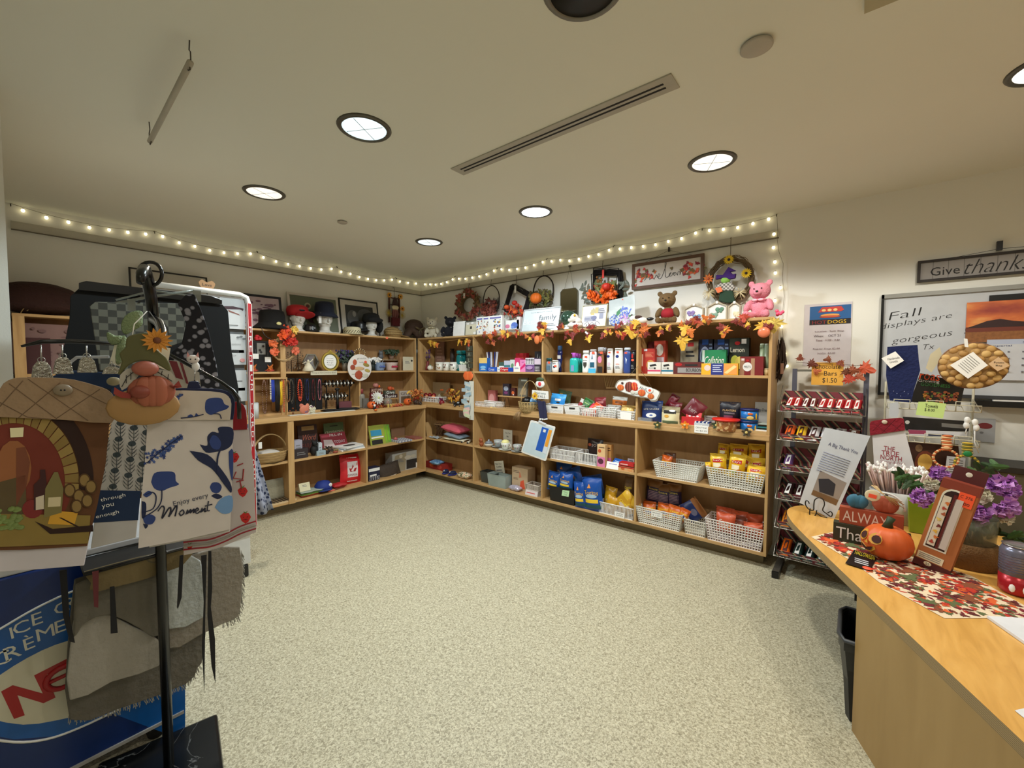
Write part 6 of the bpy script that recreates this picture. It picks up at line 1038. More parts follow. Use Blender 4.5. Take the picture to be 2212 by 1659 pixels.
f,w,h=place('A',P1(857,860,1063,1110),.25,S2);t=thing('oval_frame','gold oval frame with a handwritten note','picture frame',f);b=MB();n=28;cz=h*.45
for R1,R2,m,y in((.5,.42,C(196,170,80,.35,.6),0),(.42,.36,C(120,110,50,.4,.5),.004)):
 for k in range(n):a,c_=2*PI*k/n,2*PI*(k+1)/n;b.prism([(w*R1*math.cos(a),cz+h*R1*.9*math.sin(a)),(w*R1*math.cos(c_),cz+h*R1*.9*math.sin(c_)),(w*R2*math.cos(c_),cz+h*R2*.9*math.sin(c_)),(w*R2*math.cos(a),cz+h*R2*.9*math.sin(a))],y,.02,m)
b.prism([(-w*.15,h*.88),(0,h),(w*.15,h*.88)],0,.015,C(196,170,80,.35,.6));b.build('frame',t);b=MB();b.disc(0,cz,w*.37,h*.33,.006,.01,WHT,24);[b.text(s_,0,cz+h*(.14-.1*k),.0055,h*.05,INK,w*.38,shear=.2)for k,s_ in enumerate(('Locally','handmade','by','Margaret'[:5]+'ers'))];b.build('note',t)
def plant(px,d,z,pot,leafm,n,spread,hh,r_,name,lab,cat='plant',wall='A',potr=.03,poth=.06,fm=None):
 f=frW(wall,px,d,z);t=thing(name,lab,cat,f);b=MB();b.lathe([(potr*.75,0),(potr,poth),(potr*.85,poth)],pot,14);b.build('pot',t);q=random.Random(int(px));b=MB()
 for k in range(n):u=q.gauss(0,spread*.5);v=q.uniform(0,1);b.leaf((u,q.uniform(-.05,.03),poth+v*hh),r_,leafm[k%len(leafm)],eul(q.uniform(-.8,.8),q.uniform(0,6),q.uniform(-.8,.8)),shape=1)
 b.build('foliage',t)
 if fm:
  b=MB();[b.ell((q.gauss(0,spread*.5),q.uniform(-.06,.02),poth+hh*q.uniform(.45,1.1)),.013,fm,6,m=4)for _ in range(34)];b.build('flowers',t)
 return t
plant(745,.2,S2,C(110,104,90),[C(50,66,54),C(60,74,60),C(40,52,50)],90,.09,.13,.035,'purple_flower_plant','bushy artificial plant with dark purple flowers in a grey vase',potr=.035,poth=.09,fm=C(54,40,90))
f,w,h=place('A',P1(725,1112,1040,1160),.285,0,True);b=MB();b.b2(-w/2,w/2,0,.004,0,h,C(196,190,166));b.text('Fittings & New Jewellery $5.00',0,h*.5,-.0004,h*.5,INK,w*.9,shear=.3);tag(b.build('shelf_label',fr=f),'long handwritten cream label along the shelf edge','label')
f,w,h=place('A',P1(1168,912,1452,1232),.31,0,True);t=thing('acorn_plaque','white round hanging plaque painted with an acorn','sign',f);b=MB();b.disc(0,h/2,w/2,h/2,0,.008,C(216,210,204),32)
qz=lambda u,v:((u-1310)/284*w,(1232-v)/320*h)
for(u,v,rx,rz,m)in[(1295,1160,48,52,C(160,70,44)),(1300,1085,62,24,C(196,160,120)),(1225,1070,30,32,C(150,66,44)),(1250,1010,24,36,C(176,80,50)),(1385,1040,40,22,C(150,130,60)),(1400,1110,36,20,C(170,150,80)),(1378,1008,18,18,C(216,90,60)),(1300,1200,16,14,C(160,70,44)),(1230,1150,20,8,C(196,190,176)),(1370,1170,40,26,C(190,186,170))]:x,z=qz(u,v);b.ell((x,-.002,z),(rx/284*w,.002,rz/320*h),m,12,eul(0,.3 if u>1370 else 0,0),m=5)
x,z=qz(1330,965);b.text('grateful',x,z,-.001,h*.09,INK,w*.36,shear=.3);x,z=qz(1330,1008);b.text('thankful',x,z,-.001,h*.05,GREY,w*.2);b.build('plaque',t)
b=MB();[b.ell((w*.22*math.sin(a),.0,h+.05*h+h*.14*math.cos(a)),.008,[C(206,180,130),C(60,40,36)][k%2],6,m=4)for k,a in enumerate([-2.0+k*.22 for k in range(19)])];b.build('bead_hanger',t)
plant(806,.2,S2+.0,C(40,44,40),[WHT,C(206,200,190)],70,.09,.05,.03,'white_flowers','spray of white flowers behind the acorn plaque','flowers',poth=.10)
f,w,h=place('A',P1(1500,978,1795,1010),.1,S2+.0);t=thing('small_riser','small pale shelf riser at the back of the right bay','display stand',f);b=MB();b.b2(-w/2,w/2,0,.09,h-.01,h,C(170,150,120));[b.b2(sx*w*.48-.003,sx*w*.48+.003,0,.09,0,h-.01,C(150,130,100))for sx in(-1,1)];b.build('riser',t)
plant(846,.06,S2+h+.0005,C(150,120,100),[C(40,64,44),C(54,74,50)],80,.07,.05,.03,'potted_greenery','dark green bushy plant in a ribbed pot on the riser',potr=.035,poth=.07)
b=MB();b.ell((0,0,.035),(.035,.03,.035),C(96,100,104,.5));b.ell((0,0,.08),(.03,.028,.028),C(96,100,104));[b.ell((sx*.018,0,.105),(.01,.008,.016),C(96,100,104),8)for sx in(-1,1)];tag(b.build('owl_figurine',fr=frA(823,.06,S2+h+.0005),remesh=.004),'grey owl figurine on the riser beside the plant','figurine')
for bb,lab,m,fm in((P1(1513,1012,1640,1112),'pale blue china pot with a rim',C(130,150,184,.3),C(80,100,160)),(P1(1652,1012,1790,1112),'white china pot with a red oval',C(206,186,180,.3),C(170,40,70))):
 f,w,h=place('A',bb,.26,S2);t=thing('china_pot',lab,'pot',f,'china pots in the right bay');b=MB();b.lathe([(w*.36,0),(w*.4,h*.1),(w*.5,h*.92),(w*.52,h),(w*.47,h)],m,20,c=(0,w*.4,0));b.build('pot_body',t);b=MB();[b.ell((x*w,w*.4-w*.46,h*.5),(w*.12,.004,h*.14),fm,8,m=5)for x in(-.15,.02,.18)];b.build('painted_band',t)
b=MB();b.ell((0,0,.05),(.03,.03,.05),C(24,34,30));b.ell((-.0,-.02,.10),(.02,.02,.03),C(24,34,30));tag(b.build('dark_ornament',fr=frA(805,.24,S2),remesh=.004),'dark green ornament left of the blue pot','ornament')
PA(P1(1790,945,1835,1110),'kraft_box','beige box at the back of the right bay',C(170,130,90),None,.17,.04,z=S2);PA(P1(1828,945,1955,1108),'greeting_card','cream card with a small cat drawing standing in the right bay',C(206,200,176),[('o',.82,.72,.09,.08,INK),('l',.2,.65,.5,.7,3,GREY)],.24,.003,'card',z=S2)
b=MB();b.disc(0,0,.018,.014,0,.002,C(240,120,90),14);tag(b.build('price_sticker',fr=Fr(on(836,730,0,.2775),PI/2)),'round orange sticker on the top edge above the right bay','sticker')
# -- left wall, counter level: jewellery
f=frA(586,.42,CTA);f.loc.z=0;t=thing('necklace_rail','wooden rail with rows of hanging necklaces left and right of the post','jewellery display',Fr((.30,0,0),PI/2));FX_=Fr((.30,0,0),PI/2)
b=MB();a,za=FX_.uv(545,818);c_,zc=FX_.uv(620,820);b.b2(a,c_,-.008,.008,za-.008,za+.008,MW['woodx']);[b.b2(x-.006,x+.006,-.006,.006,CTA,za,MW['woodz'])for x in(a+.012,c_-.006)];b.build('rail',t)
for k,(u0,v0,v1,m,wd,r_,st)in enumerate([(160,1225,1620,C(120,90,76),.018,.007,1),(198,1215,1430,C(110,80,60),.004,.002,0),(236,1210,1450,C(226,220,206),.003,.0055,0),(268,1220,1490,C(30,60,170),.02,.004,2),(315,1215,1600,C(20,18,18),.02,.008,2),(358,1240,1525,C(230,190,40),.018,.004,2),(392,1220,1600,C(190,90,50),.006,.006,1),(446,1230,1480,C(130,84,44),.018,.006,1),(490,1220,1500,C(60,56,50),.02,.004,1),(505,1560,1625,C(120,60,30),.03,.01,1)]):
 x,z1=FX_.uv(540+u0/5.53,600+v0/5.53);_,z0=FX_.uv(540+u0/5.53,600+v1/5.53);z0=max(z0,CTA+.01);b=MB()
 if st==2:[b.tube([(x-wd+2*wd*j/8,-.012,z1),(x-wd+2*wd*j/8+rr.uniform(-.004,.004),-.014,(z0+z1)/2),(x-wd*.7+1.4*wd*j/8,-.012,z0+.01*abs(j-4)/4)],.0026 if r_<.005 else .006,m,4)for j in range(9)]
 else:beads(b,x,z0,z1,r_,m,-.014,wd)
 b.build('necklace',t)
FX2=Fr((.26,0,0),PI/2)
def bust(u0,u1,v0,v1,bm,w2,lab):
 x0,z1=FX2.uv(540+u0/5.53,600+v0/5.53);x1,z0=FX2.uv(540+u1/5.53,600+v1/5.53);z0=CTA;f=Fr(FX2.w((x0+x1)/2,0,z0),PI/2);w,h=x1-x0,z1-z0;t=thing('necklace_board',lab,'jewellery display',f,'black velvet necklace boards');b=MB();b.b2(-w/2,w/2,.01,.02,0,h,C(12,11,14,.9));b.b2(-w*.3,w*.3,.01,.06,0,.006,BLACK);b.build('velvet_board',t)
 b=MB();beads(b,0,h*.35,h*.96,.0065 if w2 else .0045,bm,.0,w*.3 if w2 else w*.25)
 if w2:beads(b,0,h*.42,h*.96,.006,bm,.0,w*.18)
 b.build('beads',t)
bust(550,645,1200,1560,C(216,80,50),1,'black velvet board with bright red-orange beads');bust(648,722,1200,1540,C(40,50,110),0,'black velvet board with dark blue beads');bust(724,788,1200,1540,C(110,30,34),0,'dark velvet board with thin maroon necklaces');bust(792,870,1200,1540,C(206,120,130),0,'black velvet board with pink beads')
bust(440,545,1200,1590,C(110,100,84),0,'black velvet board with thin chains beside the post')
for j,(v,u0,u1,n,lab)in enumerate([(1268,890,1235,8,'upper rail of wrist watches'),(1425,885,1160,7,'lower rail of wrist watches')]):
 x0,z=FX2.uv(540+u0/5.53,600+v/5.53);x1,_=FX2.uv(540+u1/5.53,600+v/5.53);f=Fr(FX2.w((x0+x1)/2,.02,CTA),PI/2);t=thing('watch_rail',lab,'watch stand',f,'rails of watches');b=MB();hz=z-CTA;b.cyl((-(x1-x0)/2-.02,0,hz),((x1-x0)/2+.02,0,hz),.014,BLACK,10);[b.b2(sx*(x1-x0)*.4-.004,sx*(x1-x0)*.4+.004,0,.01,0,hz,BLACK)for sx in(-1,1)];b.build('rail',t)
 for k in range(n):
  x=-(x1-x0)/2+(x1-x0)*(k+.5)/n;b=MB();m=[BLACK,C(170,170,166,.25,.8),BLACK,SILV,C(80,70,60)][(k+j)%5];[b.tube([(x-.007,-.018*math.cos(a),hz+.032*math.sin(a))if 0 else(x,.022*math.sin(a),hz+.036*math.cos(a))for a in[2*PI*i/14 for i in range(14)]],.006,m,4,closed=True)];b.ell((x,-.027,hz),(.011,.004,.013),C(190,188,180,.2),10);b.build('watch',t)
b=MB();b.cyl((0,0,0),(0,0,.012),.05,BLACK,16);b.cyl((0,0,0),(0,0,.24),.014,BLACK,10);b.ell((0,0,.24),(.03,.02,.014),BLACK,10);tag(b.build('ring_stand',fr=frA(728,.36,CTA)),'black velvet T stand in front of the watches','jewellery stand')
PA(P1(1065,1480,1215,1560),'jewellery_box','dark pink box beside the black T stand',C(110,60,66),None,.3,.08,z=CTA)
cush(738,.35,CTA+.006,.42,.15,.02,C(20,18,20,.9,bump=.8),'velvet_cloth','crumpled black velvet cloth with jewellery on the counter','cloth',wall='A');b=MB();b.b2(-.36,.34,0,.06,0,.006,C(206,206,196));tag(b.build('display_sheet',fr=frA(702,.46,CTA),bevel=.002),'long white sheet at the counter edge under the jewellery','sheet')
b=MB();[b.leaf((.02*k,-.004*k,.05),.075-.01*k,[C(190,110,90),C(206,130,100),C(120,90,110)][k],eul(-.1,.8*k-.6,0),shape=1)for k in range(3)];b.ell((0,0,.05),(.055,.012,.045),C(196,116,90,.6));tag(b.build('shell_clutch',fr=frA(657,.42,CTA)),'salmon scallop shaped purse leaning on the velvet boards','purse')
b=MB();[b.leaf((.0,-.004*k,.04),.055,C(206,200,176),eul(-.3,1.2*k,0))for k in range(3)];tag(b.build('cream_leaf',fr=frA(672,.43,CTA)),'cream leaf ornament beside the salmon purse','ornament')
b=MB();b.cyl((0,0,0),(0,0,.145),.03,C(190,196,200,.5),18);b.cyl((0,0,.145),(0,0,.15),.026,C(160,166,170),18);tag(b.build('pillar_candle',fr=frA(549,.40,CTA)),'white cylinder candle next to the card rack','candle')
def block(bb,lab,rows,top,d=.3,g='stacked wooden word signs'):
 f,w,h=place('A',bb,d,CTA);t=thing('word_sign',lab,'sign',f,g);z=0;hh=h*.66/len(rows)
 for k,(s_,m,tm)in enumerate(rows):b=MB();b.b2(-w*(.5-.03*k),w*(.5-.05*k),0,.03,z,z+hh,m);b.text(s_,0,z+hh/2,-.0006,hh*.62,tm,w*.8,shear=.1*(k==0));b.build('word_block',t);z+=hh+.0005
 b=MB();[pumpkin(b,(x,.01,z+r_*.8),r_,m,BRN,.8)for x,r_,m in top];b.build('top_ornament',t);return t
t_=place('A',(825,832,862,858),.3,CTA);z=.09
f=frA(845,.27,CTA);t=thing('wire_easel','small wooden riser holding the give thanks sign','display stand',f);b=MB();b.b2(-.1,.1,0,.08,.082,.092,MW['woodx']);[b.tube([(sx*.09,.04,.085),(sx*.1,.0,0)],.003,BLACK,5)for sx in(-1,1)];b.build('stand',t)
block((799,817,829,880),'stacked wooden blocks reading Autumn Blessings with a plaid pumpkin',[('',C(120,60,44),WHT),('',C(120,60,44),WHT),('Blessings',C(110,30,34),WHT),('AUTUMN',C(90,50,40),C(226,200,180))],[(-.01,.035,C(170,110,100)),(.03,.02,ORG)],.3)
f,w,h=place('A',(829,814,857,852),.25,CTA+.093,False);t=thing('word_sign','stacked wooden blocks reading Give Thanks with an orange pumpkin','sign',f,'stacked wooden word signs');w*=1.1
for k,(s_,m)in enumerate((('Thanks',C(56,34,34)),('Give',C(72,78,66)))):b=MB();b.b2(-w*.5+.02*k,w*.5-.03*k,0,.03,.048*k,.0475+.048*k,m);b.text(s_,0,.024+.048*k,-.0006,.034,WHT,w*.8-.05*k,shear=.15*(1-k));b.build('word_block',t)
b=MB();pumpkin(b,(-.0,.01,.12),.032,C(190,80,40),BRN);pumpkin(b,(.04,.01,.115),.022,C(196,100,50),BRN);b.build('top_ornament',t)
def jack(px,d,lab,r_=.05):
 f=frA(px,d,CTA);t=thing('jack_o_lantern',lab,'pumpkin',f,'small carved pumpkins on the left counter');b=MB();pumpkin(b,(0,0,r_*.82),r_,C(214,96,36),BRN);b.build('pumpkin_body',t);b=MB();[b.prism([(sx*r_*.35-r_*.15,r_*1.0),(sx*r_*.35+r_*.15,r_*1.0),(sx*r_*.35,r_*1.3)],-r_*1.02,-r_*.8,BLACK)for sx in(-1,1)];b.prism([(-r_*.45,r_*.7),(0,r_*.45),(r_*.45,r_*.7),(0,r_*.6)],-r_*1.04,-r_*.8,BLACK);b.build('carved_face',t)
jack(802,.42,'small smiling carved pumpkin at the left of the autumn bay',.052);jack(880,.36,'small carved pumpkin at the right of the autumn bay',.052)
f=frA(815,.42,CTA);t=thing('white_daisy','large white artificial daisy in front of the word signs','flower',f);b=MB();[flower(b,(0,-.01*k,.12),.085-.015*k,C(214,214,206),C(190,200,130),n=14,q=eul(-.3,.2*k,0))for k in range(3)];b.tube([(0,0,.11),(.01,.01,0)],.004,GRN,5);b.build('daisy',t)
f=frA(837,.38,CTA);t=thing('glass_cloche','small glass dome with a pale leaf inside','ornament',f);b=MB();b.ell((0,0,.06),(.055,.05,.055),C(150,146,136,.08,alpha=.5),18);b.build('dome',t);b=MB();b.ell((0,0,.05),(.02,.01,.025),C(214,130,100));b.lathe([(.055,0),(.05,.012)],C(120,116,100),18);b.build('leaf_and_base',t)
for k in range(7):b=MB();[b.leaf((.012*j,-.004*j,.015),.036,LEAFM[(k+j)%6],eul(-.9,j*1.3+k,0))for j in range(3)];tag(b.build('silk_leaf',fr=frA(816+8.5*k,.44,CTA)),['rust','orange','golden','brown red','pale yellow','copper','orange brown'][k]+' silk leaves on the counter edge, '+['first','second','third','fourth','fifth','sixth','seventh'][k]+' from the left','leaf','silk leaves on the left counter')
PA(P1(1790,1350,1925,1500),'word_sign','small white framed GIVE sign behind the right carved pumpkin',C(180,170,160),[('r',.1,.9,.1,.6,C(110,90,70)),('t','GIVE',.5,.8,.2,C(60,50,40),.85)],.27,.02,'sign',z=CTA)
plant(897,.38,CTA,C(60,40,30),LEAFM,60,.08,.12,.03,'autumn_arrangement','autumn leaf and berry arrangement at the right counter end','artificial flowers',fm=C(196,120,60))
blob(0,0,0,12,.018,[C(60,50,40),C(90,60,40)],'pine_cones','cluster of dark pine cones at the right counter end','pine cones',.06,.03,sy=.02).location=frA(905,.43,CTA).loc
bottle('A',P1(1320,1330,1390,1545),.3,CTA,'glass_bottle','clear decorated bottle left of the Autumn Blessings blocks',BP,C(150,146,136,.15,alpha=.7),C(140,60,60),flat=1,capz=.75,capr=.5)
PA(P1(1355,1440,1420,1560),'glass_candle_holder','square glass holder beside the decorated bottle',C(120,116,110,.15,alpha=.7),None,.33,.04,z=CTA)
b=MB();b.ell((0,0,.03),(.016,.012,.022),BLACK);b.ell((0,-.004,.06),(.014,.012,.014),WHT);b.ell((.01,-.01,.01),(.02,.01,.012),ORG);tag(b.build('halloween_figurine',fr=frA(808,.48,CTA-.02)),'tiny black and orange figure hanging over the counter edge','figurine')
# -- left wall, lower shelf
P2=lambda u0,v0,u1,v1:(540+u0/5.53,850+v0/5.53,540+u1/5.53,850+v1/5.53)
L_=lambda*a,**k:PA(*a,**dict(dict(z=LSA,d=.42),**k))
f=frA(579,.36,LSA);t=thing('wicker_basket','large round wicker basket with a tall hoop handle','basket',f);b=MB();R0=.15
for j in range(9):z=.012*j;r_=R0*(.72+.28*(j/8)**.5);b.tube([(r_*math.cos(a)*1.1,r_*math.sin(a)*.8,z+.006)for a in[2*PI*k/26 for k in range(26)]],.0066,[C(176,146,96,.7),C(160,130,84,.7)][j%2],5,closed=True)
[b.tube([(R0*.7*math.cos(a)*1.1,R0*.7*math.sin(a)*.8,.0),(R0*math.cos(a)*1.1,R0*math.sin(a)*.8,.1)],.004,C(190,160,110,.7),4)for a in[2*PI*k/30 for k in range(30)]];b.lathe([(0,.003),(R0*.72,.003)],C(150,120,80),20);b.build('basket_body',t);b=MB();[b.tube([(R0*1.05*math.cos(a),y,.06+.21*math.sin(a))for a in[PI*k/18 for k in range(19)]],.0045,C(190,160,110,.7),5)for y in(-.012,-.004,.004,.012)];b.build('handle',t)
b=MB();b.box((-.12,-.1,.19),(.03,.002,.06),WHT);b.build('price_tag',t);cush(575,.36,LSA+.04,.2,.14,.08,C(190,186,180,.9),'stuffed_toy','white and black soft toy lying in the wicker basket','plush toy',wall='A')
book=lambda bb,lab,m,art,d,tilt=-.15,**k:L_(bb,'puzzle_book',lab,m,art,d=d,dep=.012,cat='book',g='puzzle books',tilt=tilt,**k)
book(P2(588,375,820,600),'dark brown word search book leaning at the back',C(56,30,30),[('r',.2,.85,.8,.95,C(170,140,90)),('t','Word',.55,.55,.2,C(220,120,90),.7,dict(shear=.3)),('t','SEARCH',.45,.25,.18,C(120,50,40),.8)],.22);book(P2(900,350,1135,560),'green crossword book leaning at the back',C(70,90,56),[('l',.3,.7,.84,.92,1,INK),('t','CROSSWORD',.5,.62,.14,C(196,200,176),.9)],.2);book(P2(880,455,1180,640),'red fill-in puzzle book in front of the green one',C(130,24,36),[('t','FILL-IN',.62,.86,.13,WHT,.5),('r',.05,.4,.78,.92,C(176,60,80)),('p',[(.05,.1),(.1,.65),(.42,.6),(.5,.1)],C(196,180,180)),('t','TODAY',.7,.45,.16,C(220,200,210),.45)],.28,-.5)
for k in range(3):b=MB();b.b2(-.15,.15,-.11,.1,0,.014,WHT if k!=1 else C(170,180,190));o=tag(b.build('magazine',fr=Fr(frA(752,.33,LSA+.0145*k).loc,PI/2+.15*k)),['white magazine at the bottom of the pile','grey magazine in the middle of the pile','white magazine open on top of the pile'][k],'magazine','pile of magazines')
b=MB();b.ell((0,0,.001),(.07,.04,.002),C(50,46,44),16);tag(b.build('magazine_picture',fr=Fr(frA(752,.36,LSA+.044).loc,PI/2)),'dark round picture plate on the magazines','plate')
b=MB();m=C(12,12,14,.7);b.ell((0,0,.055),(.04,.035,.058),m);b.ell((0,-.02,.13),(.028,.028,.028),m);[b.prism([(sx*.024-.01,.145),(sx*.024+.01,.145),(sx*.026,.175)],-.03,-.01,m)for sx in(-1,1)];b.tube([(.03,.0,.02),(.06,0,.03),(.065,0,.1),(.05,0,.14)],.006,m,6);tag(b.build('black_cat_figurine',fr=frA(675,.4,LSA),remesh=.004),'black cat figurine on the lower left shelf','figurine')
for k,(bb,m,lab,d)in enumerate([(P2(530,660,695,760),C(44,36,40),'flat dark gift box at the left of the shelf',.43),(P2(530,560,625,660),C(160,160,176),'pale lilac box on the dark gift box',.41),(P2(820,590,862,690),C(186,196,206),'small white perfume box beside the cat',.42),(P2(800,685,905,715),C(150,170,180),'flat pale blue tin at the shelf edge',.45)]):L_(bb,'gift_box',lab,m,[('l',.2,.8,.3,.7,2,GREY)],d=d,dep=.07,z=LSA+(.052 if k==1 else 0))
plant(703,.42,LSA,C(60,50,46),[C(70,60,50),C(120,90,60),C(40,36,36)],36,.06,.05,.022,'dried_arrangement','small dried flower arrangement near the shelf edge','dried flowers',potr=.02,poth=.02);b=MB();b.ell((0,0,.012),(.03,.02,.012),C(150,70,50));[b.ell((.02*k-.03,.01,.03),.012,C(130,116,70),6)for k in range(4)];tag(b.build('leaf_dish',fr=frA(722,.45,LSA)),'tiny red and green trinket dish at the shelf edge','dish')
for k in range(3):L_((801+6*k,918,834+6*k,960),'puzzle_book',['green sudoku book in front, leftmost of three leaning ones','lime book behind the front one','lime book at the back right of the three'][k],C(110-20*k+40,160,60),[('r',.1,.8,.45,.75,C(50,140,180)),('l',.1,.9,.3,.45,1,WHT),('r',.1,.8,.02,.25,INK)]if k==0 else[('r',.6,.9,.1,.9,C(130,190,40))],d=.38-.02*k,dep=.01,cat='book',g='leaning green books',tilt=-.25)
plant(805,.25,LSA,BLACK,[C(16,16,18)],26,.05,.05,.045,'black_palm_ornament','black palm leaf ornament behind the green books','ornament',poth=.12,potr=.02)
for k,(px,dd,w,m,lab)in enumerate([(864,.38,.2,tex('checked_paper','Checker',45,[(0,(110,116,140)),(1,(206,206,206))],.7),'grey checked paper pad lying right of the green books'),(892,.34,.12,C(150,90,80),'dusty pink flat box at the right end of the lower shelf')]):b=MB();b.b2(-w/2,w/2,-.1,.1,0,.02,m);tag(b.build('paper_pad',fr=frA(px,dd,LSA)),lab,'pad')
L_(P2(1690,410,1850,530),'backing_board','plain beige board leaning against the back of the right bay',C(150,116,90),None,d=.06,dep=.006,cat='board');b=MB();b.lathe([(.02,0),(.028,.01),(.01,.03),(0,.035)],C(180,90,90),12);tag(b.build('bell_ornament',fr=frA(853,.36,LSA+.021)),'tiny pink bell on the checked paper','ornament')
b=MB();[b.grid(lambda u,v,sg=sg:((u-.5)*.2,sg*.03*((1-abs(2*u-1)**4)*(1-abs(2*v-1)**4))**.5,.21*v),12,12,C(150,146,126,.9,bump=.5))for sg in(-1,1)];tag(b.build('cushion',fr=frA(587,.3,BTA)),'square grey beige cushion standing on the bottom shelf','cushion').rotation_euler.x=-.1
b=MB();b.b2(-.13,.12,-.08,.08,0,.014,C(206,180,140));[b.b2(-.12+.03*k,-.1+.03*k,-.07,.07,.014,.019,C(70,56,40))for k in range(8)];tag(b.build('placemat_stack',fr=frA(600,.38,BTA)),'flat pale tray with dark stripes in front of the cushion','tray')
for k,(m,lab)in enumerate([((176,56,36),'orange dish cloth at the bottom of the stack'),((150,176,80),'lime green dish cloth, second in the stack'),((96,130,60),'green dish cloth near the top of the stack'),((160,170,160),'pale grey dish cloth on top of the stack')]):cush(665,.37,BTA+.012*k+.002,.24,.15,.012,cloth(m),'dish_cloth',lab,'cloth',wall='A',g='stack of folded dish cloths')
L_((648,1043,671,1063),'price_sign','small cream tent card on the dish cloths',C(216,210,176),[('l',.3,.7,.5,.8,2,GREY)],d=.40,dep=.03,cat='card',z=BTA+.052,tilt=-.3)
f=frA(694,.36,BTA);t=thing('blue_cap','royal blue cap with white emblem beside the dish cloths','hat',f);b=MB();m=C(26,50,130,.7);b.lathe([(.09,.01),(.088,.06),(.06,.1),(0,.115)],m,20);b.ell((-.03,-.11,.03),(.07,.06,.008),m,16,eul(-.25,0,0));b.build('crown',t);b=MB();b.ell((.04,-.078,.07),(.02,.006,.02),WHT,8);b.build('emblem',t)
cush(728,.36,BTA,.16,.1,.05,C(176,30,34,.6),'red_pouch','bright red pouch lying beside the blue cap','pouch',wall='A');b=MB();b.b2(-.04,.03,-.012,.012,0,.012,C(220,110,90));b.tube([(.03,0,.006),(.16,.02,.008)],.005,C(120,60,40),5);tag(b.build('back_scratcher',fr=frA(712,.44,BTA),bevel=.003),'coral hairbrush with a thin handle at the shelf edge','brush')
bagbb('A',(734,984,782,1044),.33,BTA,'tote_bag','red and white Canada tote bag with a maple leaf',C(196,26,36,.5),None,[('r',.22,.76,0,1,C(214,206,206)),('t','CANADA',.47,.27,.09,C(120,60,60),.5),('p',[(.35,.4),(.3,.55),(.42,.52),(.5,.7),(.58,.52),(.7,.55),(.62,.4)],C(150,24,30)),('p',[(.4,.45),(.55,.62),(.6,.58),(.5,.4)],C(220,200,200))],None,rot=(-.15,.06,0),th=.1,cat='bag')
L_(P2(1420,885,1550,1030),'tissue_box','navy and white dotted box at the left of the right bay',C(30,34,60),[('r',0,1,.72,.95,WHT),('r',.1,.7,.35,.48,WHT)]+[('o',.1+.16*(k%6),.08+.1*(k//6),.03,.03,WHT)for k in range(18)],d=.42,dep=.1,z=BTA)
bagbb('A',(818,1002,868,1034),.36,BTA,'brown_purse','dark brown speckled purse with a white lining',C(60,48,38,.8,var=.4,sc_=60),None,[('p',[(.2,.02),(.75,.04),(.95,.2),(.4,.12)],C(206,200,190))],None,rot=(-.3,-.1,0),th=.1,cat='bag')
L_(P2(1700,700,2028,915),'appliance_box','grey box with printed pans and a black machine',C(170,170,166),[('p',[(0,.1),(.1,.9),(.5,1),(.45,0)],C(150,140,116)),('r',.5,.92,.05,.55,C(36,36,38)),('o',.55,.7,.12,.1,C(196,190,176)),('o',.75,.72,.1,.09,C(190,186,170)),('o',.3,.82,.06,.1,C(190,180,160)),('r',.85,.95,.05,.3,WHT),('l',.1,.4,.5,.7,3,GREY)],d=.3,dep=.15,z=BTA)
# == foreground left: display rack, towels, freezer, card rack
def DP(px,py,t):return at_depth(px,py,t)
BK=C(14,14,15,.25)
t=thing('display_rack','black floor rack with curved arms and a marbled square base','display rack',Fr((0,0,0),0))
b=MB();q=eul(0,0,-.212);A0=Vector((2.721,-3.256,0));e1,e2=q@Vector((.36,0,0)),q@Vector((0,-.36,0));cb=A0+(e1+e2)/2
b.box(cb+Vector((0,0,.012)),(.36,.36,.024),tex('black_marble','Noise',3,[(.494,(14,16,18)),(.5,(96,98,100)),(.505,(15,17,19))],.25,detail=6,dist=1.5),q);b.build('base',t,bevel=.012)
b=MB();b.tube([(2.869,-3.447,.024),(2.869,-3.45,1.1),DP(331,690,1.44)],.0155,BK,12);b.build('pole',t)
b=MB();b.tube([DP(331,690,1.44),DP(326,640,1.43),DP(318,600,1.41),DP(312,582,1.37),DP(306,592,1.33),DP(303,610,1.31)],[.0155,.017,.018,.018,.015,.01],BK,12);b.tube([DP(324+26*math.cos(a),592+26*math.sin(a),1.42)for a in[2*PI*k/20 for k in range(20)]],.006,BK,6,closed=True);b.build('top_elbow',t)
b=MB();b.tube(smooth([DP(331,690,1.43),DP(345,700,1.36),DP(352,725,1.29),DP(340,748,1.23),DP(305,762,1.19),DP(276,766,1.17)]),.0145,BK,10);b.build('lower_arm',t)
b=MB();b.tube([DP(322,750,1.36),DP(240,742,1.24),DP(150,737,1.16),DP(90,738,1.12),DP(46,748,1.1)],[.004,.006,.006,.006,.003],BK,8);b.build('left_arm',t)
b=MB();b.tube([DP(340,760,1.36),DP(366,766,1.33),DP(430,800,1.30),DP(478,826,1.28),DP(505,845,1.27),DP(516,862,1.26),DP(517,905,1.26)],.0055,BK,8);b.build('right_arm',t)
b=MB();b.b2(2.70,2.86,-3.64,-3.30,.80,.808,C(20,18,18,.6));b.tube([(2.70,-3.64,.81),(2.865,-3.64,.81),(2.865,-3.30,.81),(2.70,-3.30,.81)],.006,BK,6,closed=True);b.build('tray',t)
